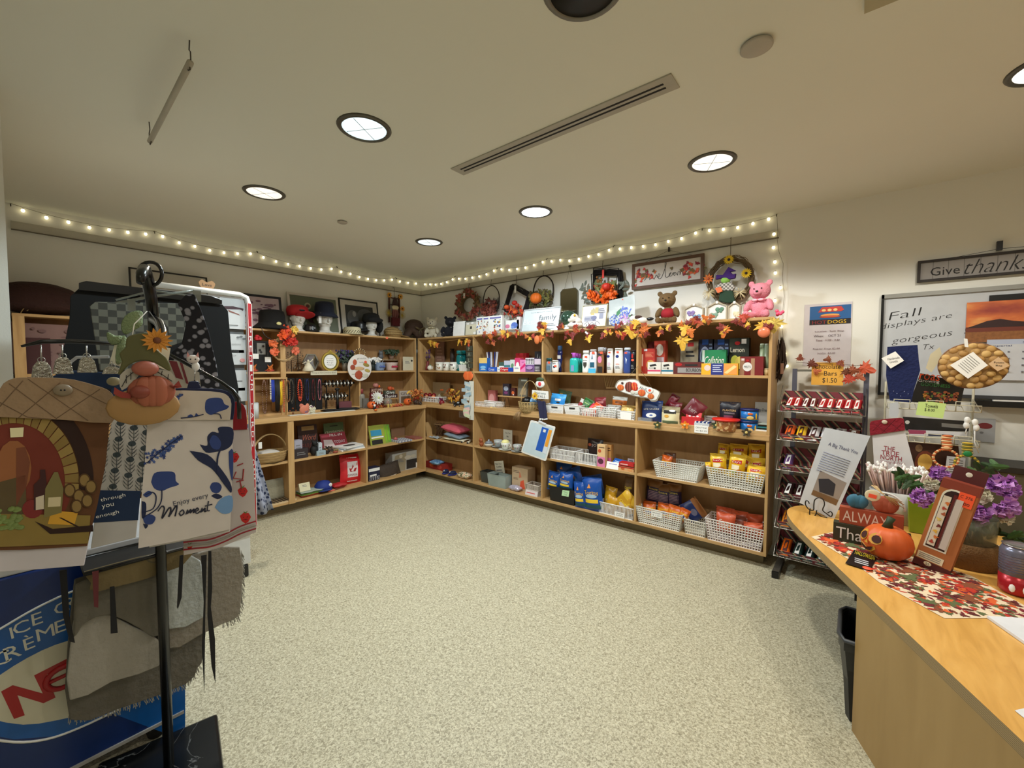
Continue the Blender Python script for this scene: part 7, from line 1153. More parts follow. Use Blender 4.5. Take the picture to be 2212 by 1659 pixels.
def hang(name,lab,cat,t_,outline,parts,yaw=0,th=.006,group=None,anchor=None,wav=.006):
 """cloth hanging in an upright plane through the rack; outline and parts are (name, outline, material, drawing)"""
 ax,ay=anchor or(sum(p[0]for p in outline)/len(outline),max(p[1]for p in outline))
 f=frD(ax,ay,t_);f.rz+=yaw;t=thing(name,lab,cat,f,group)
 for i,(pn,ol,m,fn,dy)in enumerate(parts):
  P=[f.uv(*p)for p in ol];b=MB();b.prism(P,dy-th,dy,m)
  if fn:fn(b,f,dy-th)
  zs=max(p[1]for p in P)
  o=b.build(pn,t,bevel=.002)
 return t,f
def stencil(b,f,y,polys):
 for k,(ol,m)in enumerate(polys):b.prism([f.uv(*p)for p in ol],y-.0006-.0003*(k%5),y,m)
S1=lambda pts:[(u/3.687,780+v/3.687)for u,v in pts]
def el(cx,cy,rx,ry,n=14):return[(cx+rx*math.cos(2*PI*k/n),cy+ry*math.sin(2*PI*k/n))for k in range(n)]
TANM=tex('quilted_tan','Checker',1,[(0,(150,126,100)),(1,(150,126,100))],.9);QD=C(112,90,70,.9)
def quilt(b,f,y,lines,m):[b.tube([(f.uv(*p)[0],y,f.uv(*p)[1])for p in l],.0014,m,4)for l in lines]
def cellar(b,f,y):
 P=stencil
 CR,DK,BRK=C(150,128,74,.9),C(44,24,18,.9),C(116,50,38,.9)
 ring=lambda cx,cy,r0,r1,a0,a1,n=14:[(cx+r1*math.cos(a0+(a1-a0)*k/n),cy-1.15*r1*math.sin(a0+(a1-a0)*k/n))for k in range(n+1)]+[(cx+r0*math.cos(a1-(a1-a0)*k/n),cy-1.15*r0*math.sin(a1-(a1-a0)*k/n))for k in range(n+1)]
 P(b,f,y,[(el(40,1040,115,135,20),BRK)])
 for k in range(15):a=-.15+k*.14;P(b,f,y-.0012,[(ring(30,1040,110,140,a,a+.125,3),[CR,C(134,112,62,.9)][k%2])])
 P(b,f,y-.001,[(ring(30,1040,142,172,-.1,1.35),DK),(el(30,1010,38,60),C(150,96,60,.9)),(S1([(130,690),(200,680),(240,800),(210,1000),(130,1150),(130,900)]),C(120,70,50,.9))])
 P(b,f,y-.0016,[([(0,1040),(55,1025),(60,1160),(0,1165)],C(90,76,50,.9)),([(-12,1108),(195,1112),(190,1172),(-15,1180)],C(136,116,60,.9))])
 P(b,f,y-.0024,[(S1([(80,530),(190,525),(185,600),(85,605)]),C(226,220,180,.8)),(S1([(320,860),(360,860),(370,960),(360,1180),(270,1180),(270,980),(320,930)]),C(56,14,18,.5)),(S1([(430,880),(460,880),(505,1010),(490,1200),(350,1240),(360,1010)]),C(120,112,66,.5)),(S1([(385,1080),(485,1075),(480,1150),(380,1155)]),C(206,196,160)),(S1([(285,1080),(350,1060),(350,1170),(285,1180)]),C(206,196,176)),(el(70,1098,22,20),C(120,30,30,.4)),(S1([(400,1220),(480,1190),(620,1200),(590,1300),(380,1290)]),C(206,156,50,.8)),(S1([(280,1270),(420,1330),(740,1300),(740,1350),(400,1370)]),DK),(S1([(470,1240),(490,1240),(655,1325),(650,1335)]),DK)])
 q=random.Random(3)
 for k in range(36):b.ell((f.uv(q.uniform(-4,46),q.uniform(1096,1142))[0],y-.003,f.uv(20,q.uniform(1096,1142))[1]),(.006,.002,.006),C(110,130,66),6,m=4)
 for k,(cx,cy)in enumerate([(150,1058),(170,1070),(182,1036),(196,1050),(165,1092),(188,1080)]):P(b,f,y-.0022-.0003*k,[(el(cx,cy,13,15),C(80,56,30,.9)),(el(cx,cy,10,12),C(140,116,70,.9))])
hang('hanging_towel','kitchen towel with a wine cellar print and quilted tan button top','towel',1.08,[(-60,860),(205,1222)],[('towel_body',[(-60,895),(0,900),(236,913),(228,1000),(210,1090),(188,1178),(60,1186),(-60,1188)],C(96,62,36,.9),cellar,.0),('hem',[(-60,1170),(194,1160),(182,1222),(60,1232),(-60,1240)],C(196,192,200,.9),None,.006),('quilted_top',smooth([(-60,905),(-60,860),(-10,850),(8,828),(30,817),(60,815),(120,816),(160,820),(205,832),(232,842),(246,858),(248,880),(240,913),(140,906),(0,900)],2),C(150,126,100,.9,bump=.3),lambda b,f,y:(quilt(b,f,y,[[(0,868),(60,900),(110,904)],[(20,828),(120,902)],[(60,818),(190,908)],[(0,878),(50,822)],[(40,902),(130,826)],[(120,904),(215,840)],[(150,832),(245,880)]],QD),b.ell((f.uv(135,842)[0],y-.006,f.uv(135,842)[1]),(.018,.007,.015),C(130,116,96,.4),16),[b.ell((f.uv(135+s_,842)[0],y-.0125,f.uv(135,842)[1]),.0025,DARK,6,m=4)for s_ in(-4,4)]),-.009)],anchor=(110,1230))
def leafy(b,f,y):
 m=C(60,70,76,.9);rows=[(232,912),(262,900),(292,890),(320,886)]
 for j,(px,py)in enumerate(rows):
  for k in range(5 if j else 4):
   yy=py+34*k+(j%2)*14;dx=(yy-900)*-.12
   P=[f.uv(px+dx+a,yy+c_)for a,c_ in((0,0),(0,30))];b.tube([(p[0],y-.001,p[1])for p in P],.0009,m,4)
   stencil(b,f,y,[(el(px+dx,yy,9,6,10),m)]+[([(px+dx,yy+14+8*i),(px+dx+s_*9,yy+7+8*i),(px+dx+s_*11,yy+3+8*i),(px+dx+s_*4,yy+12+8*i)],m)for i in range(3)for s_ in(-1,1)])
def words(L):
 def fn(b,f,y):
  for s_,px,py,hpx,wpx,m,ang,sh in L:a=f.uv(px-wpx/2,py);c_=f.uv(px+wpx/2,py);h_=f.uv(px,py-hpx/2)[1]-f.uv(px,py+hpx/2)[1];b.text(s_,(a[0]+c_[0])/2,(a[1]+c_[1])/2,y-.0012,h_,m,c_[0]-a[0],ang=ang,shear=sh)
 return fn
NB=C(30,50,84,.9)
hang('hanging_towel','grey leaf pattern towel with a navy lettered band, between the wine and blue flower towels','towel',1.36,[(250,830),(300,1180)],[('leaf_panel',[(246,884),(322,884),(316,1062),(214,1062)],C(186,184,180,.9),leafy,0),('navy_band',[(214,1058),(304,1060),(298,1122),(200,1128)],NB,words([('through',244,1074,10,54,LBL,.08,0),('you',233,1092,10,26,LBL,.08,0),('enough',232,1110,10,50,LBL,.08,0)]),-.002),('white_hem',[(204,1126),(298,1118),(294,1160),(196,1184)],C(190,188,188,.9),None,-.001),('navy_top',[(240,842),(262,828),(325,830),(334,842),(332,890),(240,890)],NB,lambda b,f,y:b.ell((f.uv(217,824)[0]+.03,y-.006,f.uv(217,824)[1]),(.017,.006,.014),C(150,140,110),14),-.004)],anchor=(255,1180))
IND,IN2=C(46,66,128,.85),C(30,40,76,.85)
def blossoms(b,f,y,spots,seed,r=2.6):
 q=random.Random(seed)
 for(x0,y0,x1,y1,n,w_)in spots:
  for k in range(n):u=k/n;s_=w_*(1-u*.8);px,py=x0+(x1-x0)*u+q.uniform(-s_,s_),y0+(y1-y0)*u+q.uniform(-s_,s_)*.7;stencil(b,f,y-.0003*(k%3),[([(px+rr_*math.cos(a),py+rr_*math.sin(a))for a,rr_ in[(2*PI*i/10+k,r*(1.35 if i%2 else .6))for i in range(10)]],[IND,C(66,92,156,.85)][k%2])])
T1=lambda pts:[(u/3.687,780+v/3.687)for u,v in pts]
def stem(b,f,y,pts,m=IN2,r=.0018):b.tube([(f.uv(*p)[0],y-.0005,f.uv(*p)[1])for p in smooth(pts)],r,m,4)
def floral(b,f,y):
 blossoms(b,f,y,[(326,992,392,942,90,17)],1,3.4)
 stem(b,f,y,T1([(1170,810),(1250,740),(1380,640),(1450,590)]));stem(b,f,y,T1([(1140,1240),(1240,1180),(1285,1110),(1290,1020)]));stem(b,f,y,T1([(1130,1200),(1220,1170),(1245,1080),(1215,1040),(1160,1060)]));stem(b,f,y,T1([(1840,1040),(1740,900),(1730,780),(1750,710)]),r=.003)
 stencil(b,f,y,[(smooth(T1(p+[p[0]]),3)[:-1],m)for p,m in[([(1205,960),(1230,890),(1310,875),(1390,885),(1400,950),(1425,980),(1350,1005),(1290,1030),(1230,1010)],IND),([(1590,660),(1650,670),(1650,600),(1690,560),(1740,570),(1735,530),(1790,520),(1855,540),(1850,650),(1800,700),(1720,720),(1640,725)],IN2),([(1665,640),(1690,590),(1730,600),(1760,650),(1740,700),(1690,690)],IND),([(1510,712),(1650,740),(1740,830),(1830,960),(1840,1035),(1750,930),(1680,850),(1580,790)],IN2),([(1820,720),(1855,710),(1850,950),(1825,850)],IND),([(1670,1000),(1690,965),(1740,965),(1765,1000),(1740,1045),(1690,1040)],IND),([(1680,1070),(1720,1050),(1770,1075),(1730,1095)],IN2),([(1710,1160),(1760,1090),(1845,1070),(1845,1190),(1770,1210)],C(110,150,200,.85)),([(1140,1060),(1180,1030),(1215,1045),(1170,1080)],IND),([(1140,1250),(1190,1215),(1240,1240),(1215,1290),(1160,1290)],IND),([(1130,1110),(1165,1130),(1160,1230),(1130,1240)],IN2),([(1140,1290),(1180,1300),(1160,1330)],IN2)]])
 words([('Enjoy every',412,1079,14,76,C(60,64,84),.13,0)])(b,f,y)
 sc_=[[(1260,1190),(1290,1150),(1310,1170),(1290,1250),(1350,1160),(1360,1190),(1345,1235),(1400,1150),(1410,1160),(1395,1230)],[(1430,1200),(1455,1180),(1465,1205),(1440,1225),(1428,1205)],[(1480,1215),(1495,1180),(1492,1210),(1520,1175),(1515,1205),(1545,1172),(1540,1205)],[(1550,1195),(1580,1180),(1570,1165),(1552,1190),(1570,1208),(1595,1190)],[(1597,1200),(1610,1165),(1606,1195),(1632,1165),(1630,1195),(1645,1185)],[(1660,1110),(1650,1180),(1670,1185)],[(1630,1150),(1690,1135)]]
 for l in sc_:b.tube([(f.uv(*p)[0],y-.001,f.uv(*p)[1])for p in smooth(T1(l))],.002,C(40,44,64),4)
WT=C(206,200,198,.9)
def topf(b,f,y):
 blossoms(b,f,y,[(348,896,392,852,60,13)],2,2.6)
 stem(b,f,y,T1([(1265,450),(1340,390),(1400,330)]));stem(b,f,y,T1([(1760,455),(1745,420),(1700,415)]));stem(b,f,y,T1([(1440,450),(1540,440),(1620,420)]))
 stencil(b,f,y,[(smooth(T1(p+[p[0]]),3)[:-1],IND)for p in([(1630,370),(1640,310),(1690,290),(1760,295),(1785,340),(1820,355),(1800,380),(1740,400),(1680,425),(1640,405)],[(1490,435),(1520,420),(1540,440),(1510,445)],[(1560,410),(1580,430),(1550,440)])])
hang('hanging_towel','white towel with blue flowers reading Enjoy every Moment','towel',1.22,[(318,905),(500,1180)],[('towel_back',[(330,910),(498,910),(497,1150),(322,1184)],C(190,186,184,.9),None,.008),('towel_body',[(319,905),(400,907),(503,905),(502,1000),(497,1142),(400,1164),(299,1183),(304,1090),(314,990)],WT,floral,0),('navy_border',smooth([(325,906),(333,868),(340,849),(362,839),(430,838),(478,841),(500,852),(507,872),(503,906)],2),NAVY,None,-.006),('flowered_top',smooth([(338,906),(343,872),(352,851),(372,843),(430,844),(474,847),(492,855),(499,872),(496,906)],2),C(196,186,176,.9),topf,-.008),('loop',[(402,845),(408,824),(428,824),(438,846)],NAVY,None,-.002)],anchor=(400,1183))
def berries(b,f,y):
 for(px,py,r_)in[(506,988,11),(524,1062,11),(530,1118,12),(410,1180,6)]:
  stencil(b,f,y,[([(px-r_,py-r_*.4),(px-r_*.3,py-r_),(px+r_*.6,py-r_*.9),(px+r_,py-.2*r_),(px+r_*.5,py+r_*.7),(px,py+r_),(px-r_*.7,py+.5*r_)],C(190,36,34,.8))]);stencil(b,f,y-.0006,[([(px-5,py-r_-3),(px,py-r_+3),(px+5,py-r_-4),(px,py-r_-1)],C(90,120,60))]+[(el(px+dx,py+dy,.8,1.1,6),DARK)for dx,dy in((-4,-2),(0,3),(4,-3),(3,3),(-3,3))])
 for k,m in enumerate([C(150,40,50,.9),C(150,146,140,.9),C(150,40,50,.9)]):
  pt=[(396,1170),(420,1167),(455,1163),(490,1150),(520,1135),(553,1124)];b.tube([(f.uv(px,py+8*k)[0],y-.001,f.uv(px,py+8*k)[1])for px,py in smooth(pt)],.0024 if k!=1 else .004,m,5)
 for l in([(510,1018),(504,1032),(524,1034),(526,1012)],[(512,1005),(525,1000)],[(510,1040),(526,1036)],[(518,1036),(522,1056)]):b.tube([(f.uv(*p)[0],y-.001,f.uv(*p)[1])for p in l],.0022,C(150,40,44),4)
hang('hanging_towel','white strawberry towel with a red top, behind the blue flower towel','towel',1.33,[(490,870),(540,1195)],[('towel_body',[(396,930),(536,925),(548,1010),(553,1148),(480,1180),(397,1198)],C(190,182,182,.9),berries,0),('red_top',smooth([(455,930),(460,880),(500,868),(520,870),(531,886),(534,927)],2),C(130,20,30,.9),None,-.006)],anchor=(480,1195))
f=frD(310,868,1.12);G_=lambda pts:[f.uv(px,py)for px,py in pts];G3=lambda px,py,y:(f.uv(px,py)[0],y,f.uv(px,py)[1]);t=thing('harvest_gnome','hanging wooden gnome with braids, a green hat and a pumpkin','ornament',f)
Z5=lambda pts:[(140+u/5.183,540+v/5.183)for u,v in pts]
b=MB();b.prism(G_(smooth(Z5([(590,1390),(640,1250),(610,1160),(680,1090),(690,990),(780,945),(900,930),(980,960),(1010,1100),(1130,1200),(1190,1330),(1150,1350),(1000,1260),(850,1240),(720,1290),(620,1400)]),2)),-.012,-.002,C(84,84,44,.6));b.build('green_hat',t,bevel=.004)
b=MB();[b.prism(G_(smooth(Z5(p),2)),-.010,.0,C(170,166,156,.6))for p in([(620,1400),(700,1330),(800,1330),(830,1400),(740,1500),(640,1570),(610,1480)],[(980,1330),(1100,1340),(1190,1370),(1240,1450),(1200,1500),(1120,1510),(1000,1400)])]
[b.tube([G3(*Z5([p])[0],-.011)for p in l],.0009,DARK,4)for l in([(640,1530),(700,1420),(790,1350)],[(690,1490),(690,1400)],[(740,1450),(740,1370)],[(1200,1470),(1100,1400),(1010,1350)],[(1150,1450),(1160,1390)],[(1080,1400),(1090,1350)])];b.build('braids',t)
b=MB();b.ell(G3(312,878,-.004),(.075,.01,.05),C(160,124,76,.6),20);b.ell(G3(328,845,-.01),(.05,.012,.043),C(150,82,60,.6),18);[b.ell(G3(328+s_,845,-.018),(.02,.008,.04),C(160,90,66,.6),10)for s_ in(-15,0,15)];b.tube([G3(317,826,-.015),G3(313,814,-.015)],.004,BRN,6);b.ell(G3(303,846,-.022),(.021,.012,.018),C(130,60,46,.5),14);b.build('pumpkin',t)
b=MB();b.ell(G3(314,796,-.02),(.028,.018,.020),C(160,90,74,.5),16);b.build('nose',t)
for p in([(248,836),(262,845),(284,850),(282,860),(262,858),(246,850)],[(372,836),(385,822),(392,836),(380,838),(366,832)]):b=MB();b.prism(G_(p),-.02,-.01,C(140,46,38));b.build('mitten',t)
b=MB();flower(b,G3(339,736,-.02),.034,C(206,140,50),C(110,60,30),n=14);b.build('sunflower',t);b=MB();b.tube([G3(285,733,-.01),G3(290,700,-.0),G3(318,672,.0)],.0015,LBL,4);b.tube([G3(345,722,-.01),G3(335,690,0),G3(322,672,0)],.0015,GREY,4);b.build('wire',t)
f=frD(262,790,1.14);t=thing('lace_bow','pale green lace bow with white tags behind the gnome','bow',f);lc=C(140,160,118,.7,bump=.9,bs=200,alpha=.85);b=MB()
for pl in([(258,712),(262,690),(275,675),(298,668),(312,672),(308,690),(312,705),(290,712),(270,730)],[(270,720),(250,728),(238,718),(228,714),(230,735),(240,748),(262,745)],[(262,715),(280,730),(272,760),(262,790),(246,792),(250,750)]):
 P=[f.uv(*p)for p in pl];cx,cz=sum(p[0]for p in P)/len(P),sum(p[1]for p in P)/len(P);vs=[(cx,-.02,cz)]+[(x,.008*math.sin(3*k),z)for k,(x,z)in enumerate(P)];b.add(vs,[(0,1+k,1+(k+1)%len(P))for k in range(len(P))],lc,True)
b.build('bow',t,solid=.001,sub=1)
for k,pl in enumerate([[(248,742),(270,750),(262,792),(236,785)],[(340,745),(370,752),(362,800),(330,790)]]):b=MB();b.prism([f.uv(*p)for p in pl],.012+.01*k,.013+.01*k,OFFW);b.build('paper_tag',t)
for k,(px,y0,y1,lab)in enumerate([(92,745,830,'silver key ring tag clipping the wine cellar towel'),(137,745,808,'silver key ring charm, second from the left on the arm'),(189,747,805,'silver key ring charm, third on the arm'),(242,780,808,'silver clip half hidden by the white tag')]):
 f=frD(px,y1,1.13);t=thing('key_charm',lab,'key ring',f,'silver charms hanging on the left arm');w=.018 if k else .02;h=f.uv(px,y0)[1];b=MB();b.prism([(-w*1.1,0),(w*1.1,0),(w*.8,h*.45),(w*.4,h*.58),(-w*.4,h*.58),(-w*.8,h*.45)],-.004,.002,C(170,168,160,.18,.9,bump=.8,bs=150));b.build('charm',t,bevel=.002);b=MB();b.tube([(0,0,h*.56),(0,0,h)],.0018,SILV,5);b.tube([(.007*math.sin(a),0,h*.62+.007*math.cos(a))for a in[PI*i/5 for i in range(10)]],.001,SILV,4,closed=True);b.build('chain',t)
f=frD(424,836,1.29);t=thing('cat_charm','white cat head key ring on the right arm','key ring',f);b=MB();p=G3;cx,cz=f.uv(417,776);b.ell((cx,-.008,cz),(.016,.01,.013),C(214,206,204),14);[b.prism([(cx+s_*.006,cz+.008),(cx+s_*.015,cz+.006),(cx+s_*.013,cz+.022)],-.012,-.004,C(206,150,150))for s_ in(-1,1)];[b.ell((cx+s_*.006,-.018,cz),.002,BLACK,6,m=4)for s_ in(-1,1)];b.ell((cx+.006,-.006,cz-.022),(.01,.006,.014),WHT,10);b.build('charm',t);b=MB();b.tube([f.uv(421,796)[:1]+(0,)+f.uv(421,796)[1:],f.uv(420,826)[:1]+(0,)+f.uv(420,826)[1:]],.0018,SILV,5);b.ell((f.uv(420,828)[0],0,f.uv(420,828)[1]),(.014,.006,.008),BK,10);b.build('clip',t)
PLAID=tex('plaid_cloth','Checker',36,[(0,(44,44,44)),(1,(120,122,112))],.9);FLOR=tex('black_floral_cloth','Voronoi',42,[(0,(150,152,166)),(.30,(140,142,156)),(.42,(22,24,34)),(.9,(26,26,36))],.85)
hang('black_skirt','long black garment hanging at the back of the rack on a clip hanger','garment',1.78,[(172,620),(110,850)],[('cloth',[(152,640),(172,622),(300,634),(480,658),(492,672),(500,760),(515,840),(508,930),(400,930),(240,900),(105,860),(140,740),(150,690)],C(10,10,12,.9),None,0),('hanger_bar',[(170,612),(186,608),(300,622),(318,624),(455,640),(478,648),(478,658),(300,640),(170,628)],BK,None,-.012)])
hang('plaid_garment','grey and white plaid cloth hanging in front of the black garment','garment',1.74,[(195,655),(240,800)],[('cloth',[(194,662),(206,652),(402,656),(404,700),(392,740),(360,750),(330,800),(215,800)],PLAID,None,0),('hanger_hook',[(298,655),(303,655),(322,604),(317,602)],BK,None,-.003)])
hang('floral_apron','black and grey flowered apron hung from a clear clip hanger','apron',1.55,[(390,650),(470,830)],[('cloth',[(384,656),(400,638),(420,636),(434,668),(452,720),(468,790),(474,836),(440,850),(380,830),(352,800),(372,760),(392,745),(402,700)],FLOR,None,0)])
f=frD(330,680,1.52);t=thing('clear_hanger','clear plastic clip hanger across the rack top','hanger',f);b=MB();cm=C(150,156,150,.1,alpha=.6);u3=lambda px,py:(f.uv(px,py)[0],0,f.uv(px,py)[1]);b.tube([u3(250,655),u3(320,642),u3(420,628)],.005,cm,6);b.tube([u3(250,648),u3(330,628),u3(420,640)],.0035,cm,6);[b.b2(u3(px-9,0)[0],u3(px+9,0)[0],-.01,.01,u3(px,py+14)[2],u3(px,py-10)[2],cm)for px,py in((260,655),(406,636))];b.build('hanger_body',t)
hang('striped_towel','white towel with dark red stripes hanging beside the cat key ring','towel',1.45,[(365,785),(433,850)],[('cloth',[(356,790),(366,778),(400,782),(430,800),(434,845),(380,846)],C(170,166,156,.9),lambda b,f,y:stencil(b,f,y,[([(365,779),(382,781),(396,820),(380,816)],C(110,34,44)),([(388,782),(394,784),(408,830),(402,828)],C(110,34,44))]),0)])
hang('white_tube_hanger','white tubular hanger with navy cloth behind the key rings','hanger',1.42,[(150,770),(240,840)],[('navy_cloth',[(115,812),(150,800),(260,806),(262,846),(200,832),(110,824)],NB,None,0),('tube',[(146,800),(150,780),(164,769),(236,768),(236,774),(168,775),(156,784),(152,800)],C(170,174,180,.3),None,-.01)])
# -- freezer and blankets
fx=Fr((2.68,-4.0,0),PI/2);t=thing('ice_cream_freezer','blue chest freezer with a white oval ice cream logo','freezer',fx);b=MB();FB=C(8,40,100,.3);b.b2(-.95,.635,.0,.62,.075,.80,FB);b.build('cabinet',t,bevel=.006)
b=MB();b.b2(-.95,.63,.005,.61,.8005,.83,C(190,192,196,.3));b.build('lid',t,bevel=.006);b=MB();b.b2(-.95,.64,-.006,0,.068,.08,C(150,150,150,.4));b.build('bottom_trim',t)
for x in(.56,-.6):b=MB();b.cyl((x,.06,.03),(x,.03,.03),.03,DARK,14);b.b2(x-.02,x+.02,.02,.08,.04,.075,DARK);b.build('caster',t)
b=MB();LB=lambda pts:[fx.uv(px,py)for px,py in pts];K3=lambda pts,y=-.0016:[(fx.uv(px,py)[0],y,fx.uv(px,py)[1])for px,py in pts]
b.prism(LB([(-60,1390),(0,1358),(80,1312),(170,1272),(400,1240),(400,1600),(240,1540),(140,1588),(30,1597),(-60,1580)]),-.0006,0,C(10,84,160,.3));b.tube(K3(smooth([(-60,1392),(0,1358),(80,1312),(170,1272),(260,1250)])),.004,WHT,4);b.tube(K3(smooth([(-60,1588),(30,1602),(100,1596),(170,1572),(260,1530)])),.004,WHT,4)
b.prism(LB(smooth([(-60,1500),(-20,1472),(30,1438),(90,1405),(150,1383),(230,1366),(320,1370),(330,1440),(300,1490),(200,1535),(120,1556),(50,1565),(-20,1552),(-60,1530)],2)),-.0012,0,C(200,196,176,.4))
for s_,px,py,a_,h_ in[('I',25,1367,.16,.038),('C',46,1354,.14,.04),('E',80,1336,.12,.04),('C',133,1312,.08,.04),('R',152,1302,.06,.04),('C',2,1422,.2,.044),('R',27,1408,.18,.044),('È',62,1386,.16,.05),('M',98,1366,.14,.042),('E',130,1352,.1,.042)]:x,z=fx.uv(px,py);b.text(s_,x,z,-.0018,h_,C(214,214,204),None,ang=a_-.05)
N4=lambda pts:LB([(u/3.463,1180+v/3.463)for u,v in pts]);RD=C(160,26,30,.4)
b.prism(N4([(8,1085),(95,1038),(320,1100),(255,965),(520,830),(525,868),(350,960),(415,1130),(325,1172),(130,1112),(185,1262),(105,1290)]),-.002,0,RD)
cx,cz=fx.uv(137,1462);b.tube([(cx+.04*math.cos(a),-.002,cz+.036*math.sin(a))for a in[.3+5.4*k/14 for k in range(15)]],.009,RD,6);b.tube([(cx-.036,-.002,cz),(cx+.04,-.002,cz+.008)],.007,RD,6);b.build('logo',t)
def throw(lab,ol,m,xx,fringe=None,fm=C(150,148,140,.95),g='throws and blankets hanging in front of the freezer',name='throw_blanket',draw=None,th=.012):
 f=Fr((xx,-3.42,.2),PI/2);P=[f.uv(*p)for p in ol];t=thing(name,lab,'blanket',f,g);b=MB();b.prism(smooth(P+[P[0]],2)[:-1],-th,0,m)
 if draw:stencil(b,f,-th,draw)
 b.build('cloth',t,bevel=.004)
 if fringe:
  b=MB();F=[f.uv(*p)for p in fringe];q=random.Random(4)
  for a,c_ in zip(F,F[1:]):
   n=max(2,int(math.hypot(c_[0]-a[0],c_[1]-a[1])/.0028))
   for k in range(n):u=k/n;x,z=a[0]+(c_[0]-a[0])*u,a[1]+(c_[1]-a[1])*u;b.tube([(x,-.006,z+.006),(x+q.uniform(-.006,.012),-.008,z-q.uniform(.016,.03))],.0013,fm,3,cap=False)
  b.build('fringe',t)
throw('dark grey throw at the back with a long fringed lower edge',[(160,1250),(300,1210),(440,1190),(440,1400),(425,1440),(400,1475),(250,1530),(150,1552),(145,1400)],C(96,92,84,.95,bump=.5),2.735,[(148,1548),(250,1528),(400,1472),(430,1435)])
throw('taupe throw hanging at the right with a shaggy edge',[(330,1230),(420,1195),(516,1180),(520,1280),(512,1330),(480,1345),(430,1370),(345,1400)],C(132,126,116,.95,bump=.5),2.775,[(480,1345),(512,1330),(521,1290),(520,1190)])
throw('pale grey blanket draped at the left in front of the logo',[(165,1300),(200,1320),(235,1325),(285,1350),(340,1380),(342,1436),(240,1470),(150,1510),(150,1400)],C(150,146,138,.95,bump=.4),2.80)
throw('dark taupe blanket hanging over the pale grey one',[(162,1262),(215,1240),(330,1215),(345,1370),(300,1355),(236,1325),(180,1345),(158,1375)],C(104,100,90,.95,bump=.4),2.815)
throw('soft white fleece blanket right of the pole',[(346,1225),(365,1205),(385,1200),(432,1210),(440,1330),(355,1358),(347,1345)],C(170,176,176,.95,bump=.6),2.80)
throw('tan patterned cloth with a swirl under the rack tray',[(178,1235),(395,1182),(392,1222),(214,1276),(196,1258)],C(112,98,66,.9,bump=.3),2.85,name='patterned_cloth',draw=[(el(330,1206,16,9),C(84,76,56)),(el(330,1206,11,6),C(112,98,66))],th=.006)
for k,(ol,lab)in enumerate([([(128,1232),(144,1230),(150,1330),(162,1388),(150,1385),(136,1330)],'black strap hanging at the left of the blankets'),([(237,1268),(247,1266),(254,1366),(239,1368)],'short black strap hanging over the taupe blanket'),([(434,1200),(446,1198),(443,1330),(441,1495),(436,1400),(440,1300)],'long thin black tie hanging at the right, left of two'),([(450,1190),(456,1190),(458,1270),(455,1310),(464,1380),(465,1475),(457,1440),(448,1330)],'long thin black tie hanging at the right, right of two'),([(388,1200),(396,1198),(392,1290),(384,1315),(382,1312)],'short black ribbon over the white fleece'),([(199,1235),(213,1232),(212,1312),(203,1310)],'dark red cord hanging over the taupe blanket')]):
 f=Fr((2.872,-3.42,.2),PI/2);b=MB();b.prism([f.uv(*p)for p in ol],-.003,0,C(14,14,20,.8)if k<5 else C(96,30,40));tag(b.build('hanging_strap',fr=f),lab,'strap')
 # -- greeting card rack
fc=Fr((1.5,-2.68,0),PI/2);CW=C(206,206,204,.35);t=thing('greeting_card_rack','white greeting card rack with a red PREMIUM CARDS side strip','card rack',fc)
b=MB();b.b2(-.56,-.02,.06,.09,.3,1.94,C(120,122,124,.5));[b.b2(-.56,-.03,.03,.075,z,z+.02,CW)for z in(.42,.72,1.02,1.30,1.56)];b.build('back_frame',t);b=MB();b.tube([(-.56,.02,1.96),(-.05,.02,1.955),(-.012,.02,1.94),(0,.02,1.9),(0,.02,.32)],.018,CW,8);b.build('tube_frame',t)
b=MB();b.b2(-.014,.014,-.002,.012,.34,1.9,C(170,24,36,.4));[b.b2(x-.0015,x+.0015,-.003,0,.34,1.9,WHT)for x in(-.012,.012)]
for k,ch in enumerate('PREMIUM CARDS ONLY'):b.text(ch,0,1.72-.066*k,-.0035,.014,WHT,.045,ang=-PI/2)
b.build('side_strip',t);b=MB();b.b2(-.5,-.03,.0,.5,.09,.32,CW);b.b2(-.5,-.012,-.02,.5,.30,.33,CW);b.b2(-.5,-.012,-.02,.5,.335,.35,CW);b.build('base_cabinet',t,bevel=.006);b=MB();b.b2(-.11,-.045,-.005,.07,0,.088,BLACK);b.build('caster',t,bevel=.01)
def gcard(bb,lab,art,m=C(196,200,204,.5)):
 x0,y0,x1,y1=bb;f=Fr((1.47,-2.7,0),PI/2);a,z1=f.uv(x0,y0);c_,z0=f.uv(x1,y1);f=Fr(f.w((a+c_)/2,0,z0),PI/2);w,h=c_-a,z1-z0;b=MB();b.b2(-w/2,w/2,0,.004,0,h,m);face_art(b,art,-w/2,w/2,0,h,0);tag(b.build('greeting_card',fr=f),lab,'greeting card','cards in the card rack')
gcard((475,642,530,712),'sleeved card with a drawing of crossed legs, top right of the rack',[('p',[(.1,.72),(.5,.75),(.95,.7),(.92,.62),(.8,.66),(.4,.64),(.08,.62)],C(70,44,54)),('p',[(.3,.62),(.75,.5),(.8,.46),(.35,.55)],C(130,80,70)),('p',[(.25,.6),(.2,.3),(.26,.42)],C(120,70,60)),('l',.3,.7,.1,.15,1,GREY)])
gcard((455,640,472,706),'narrow white card left of the crossed legs card',[('l',.2,.8,.4,.7,3,GREY)])
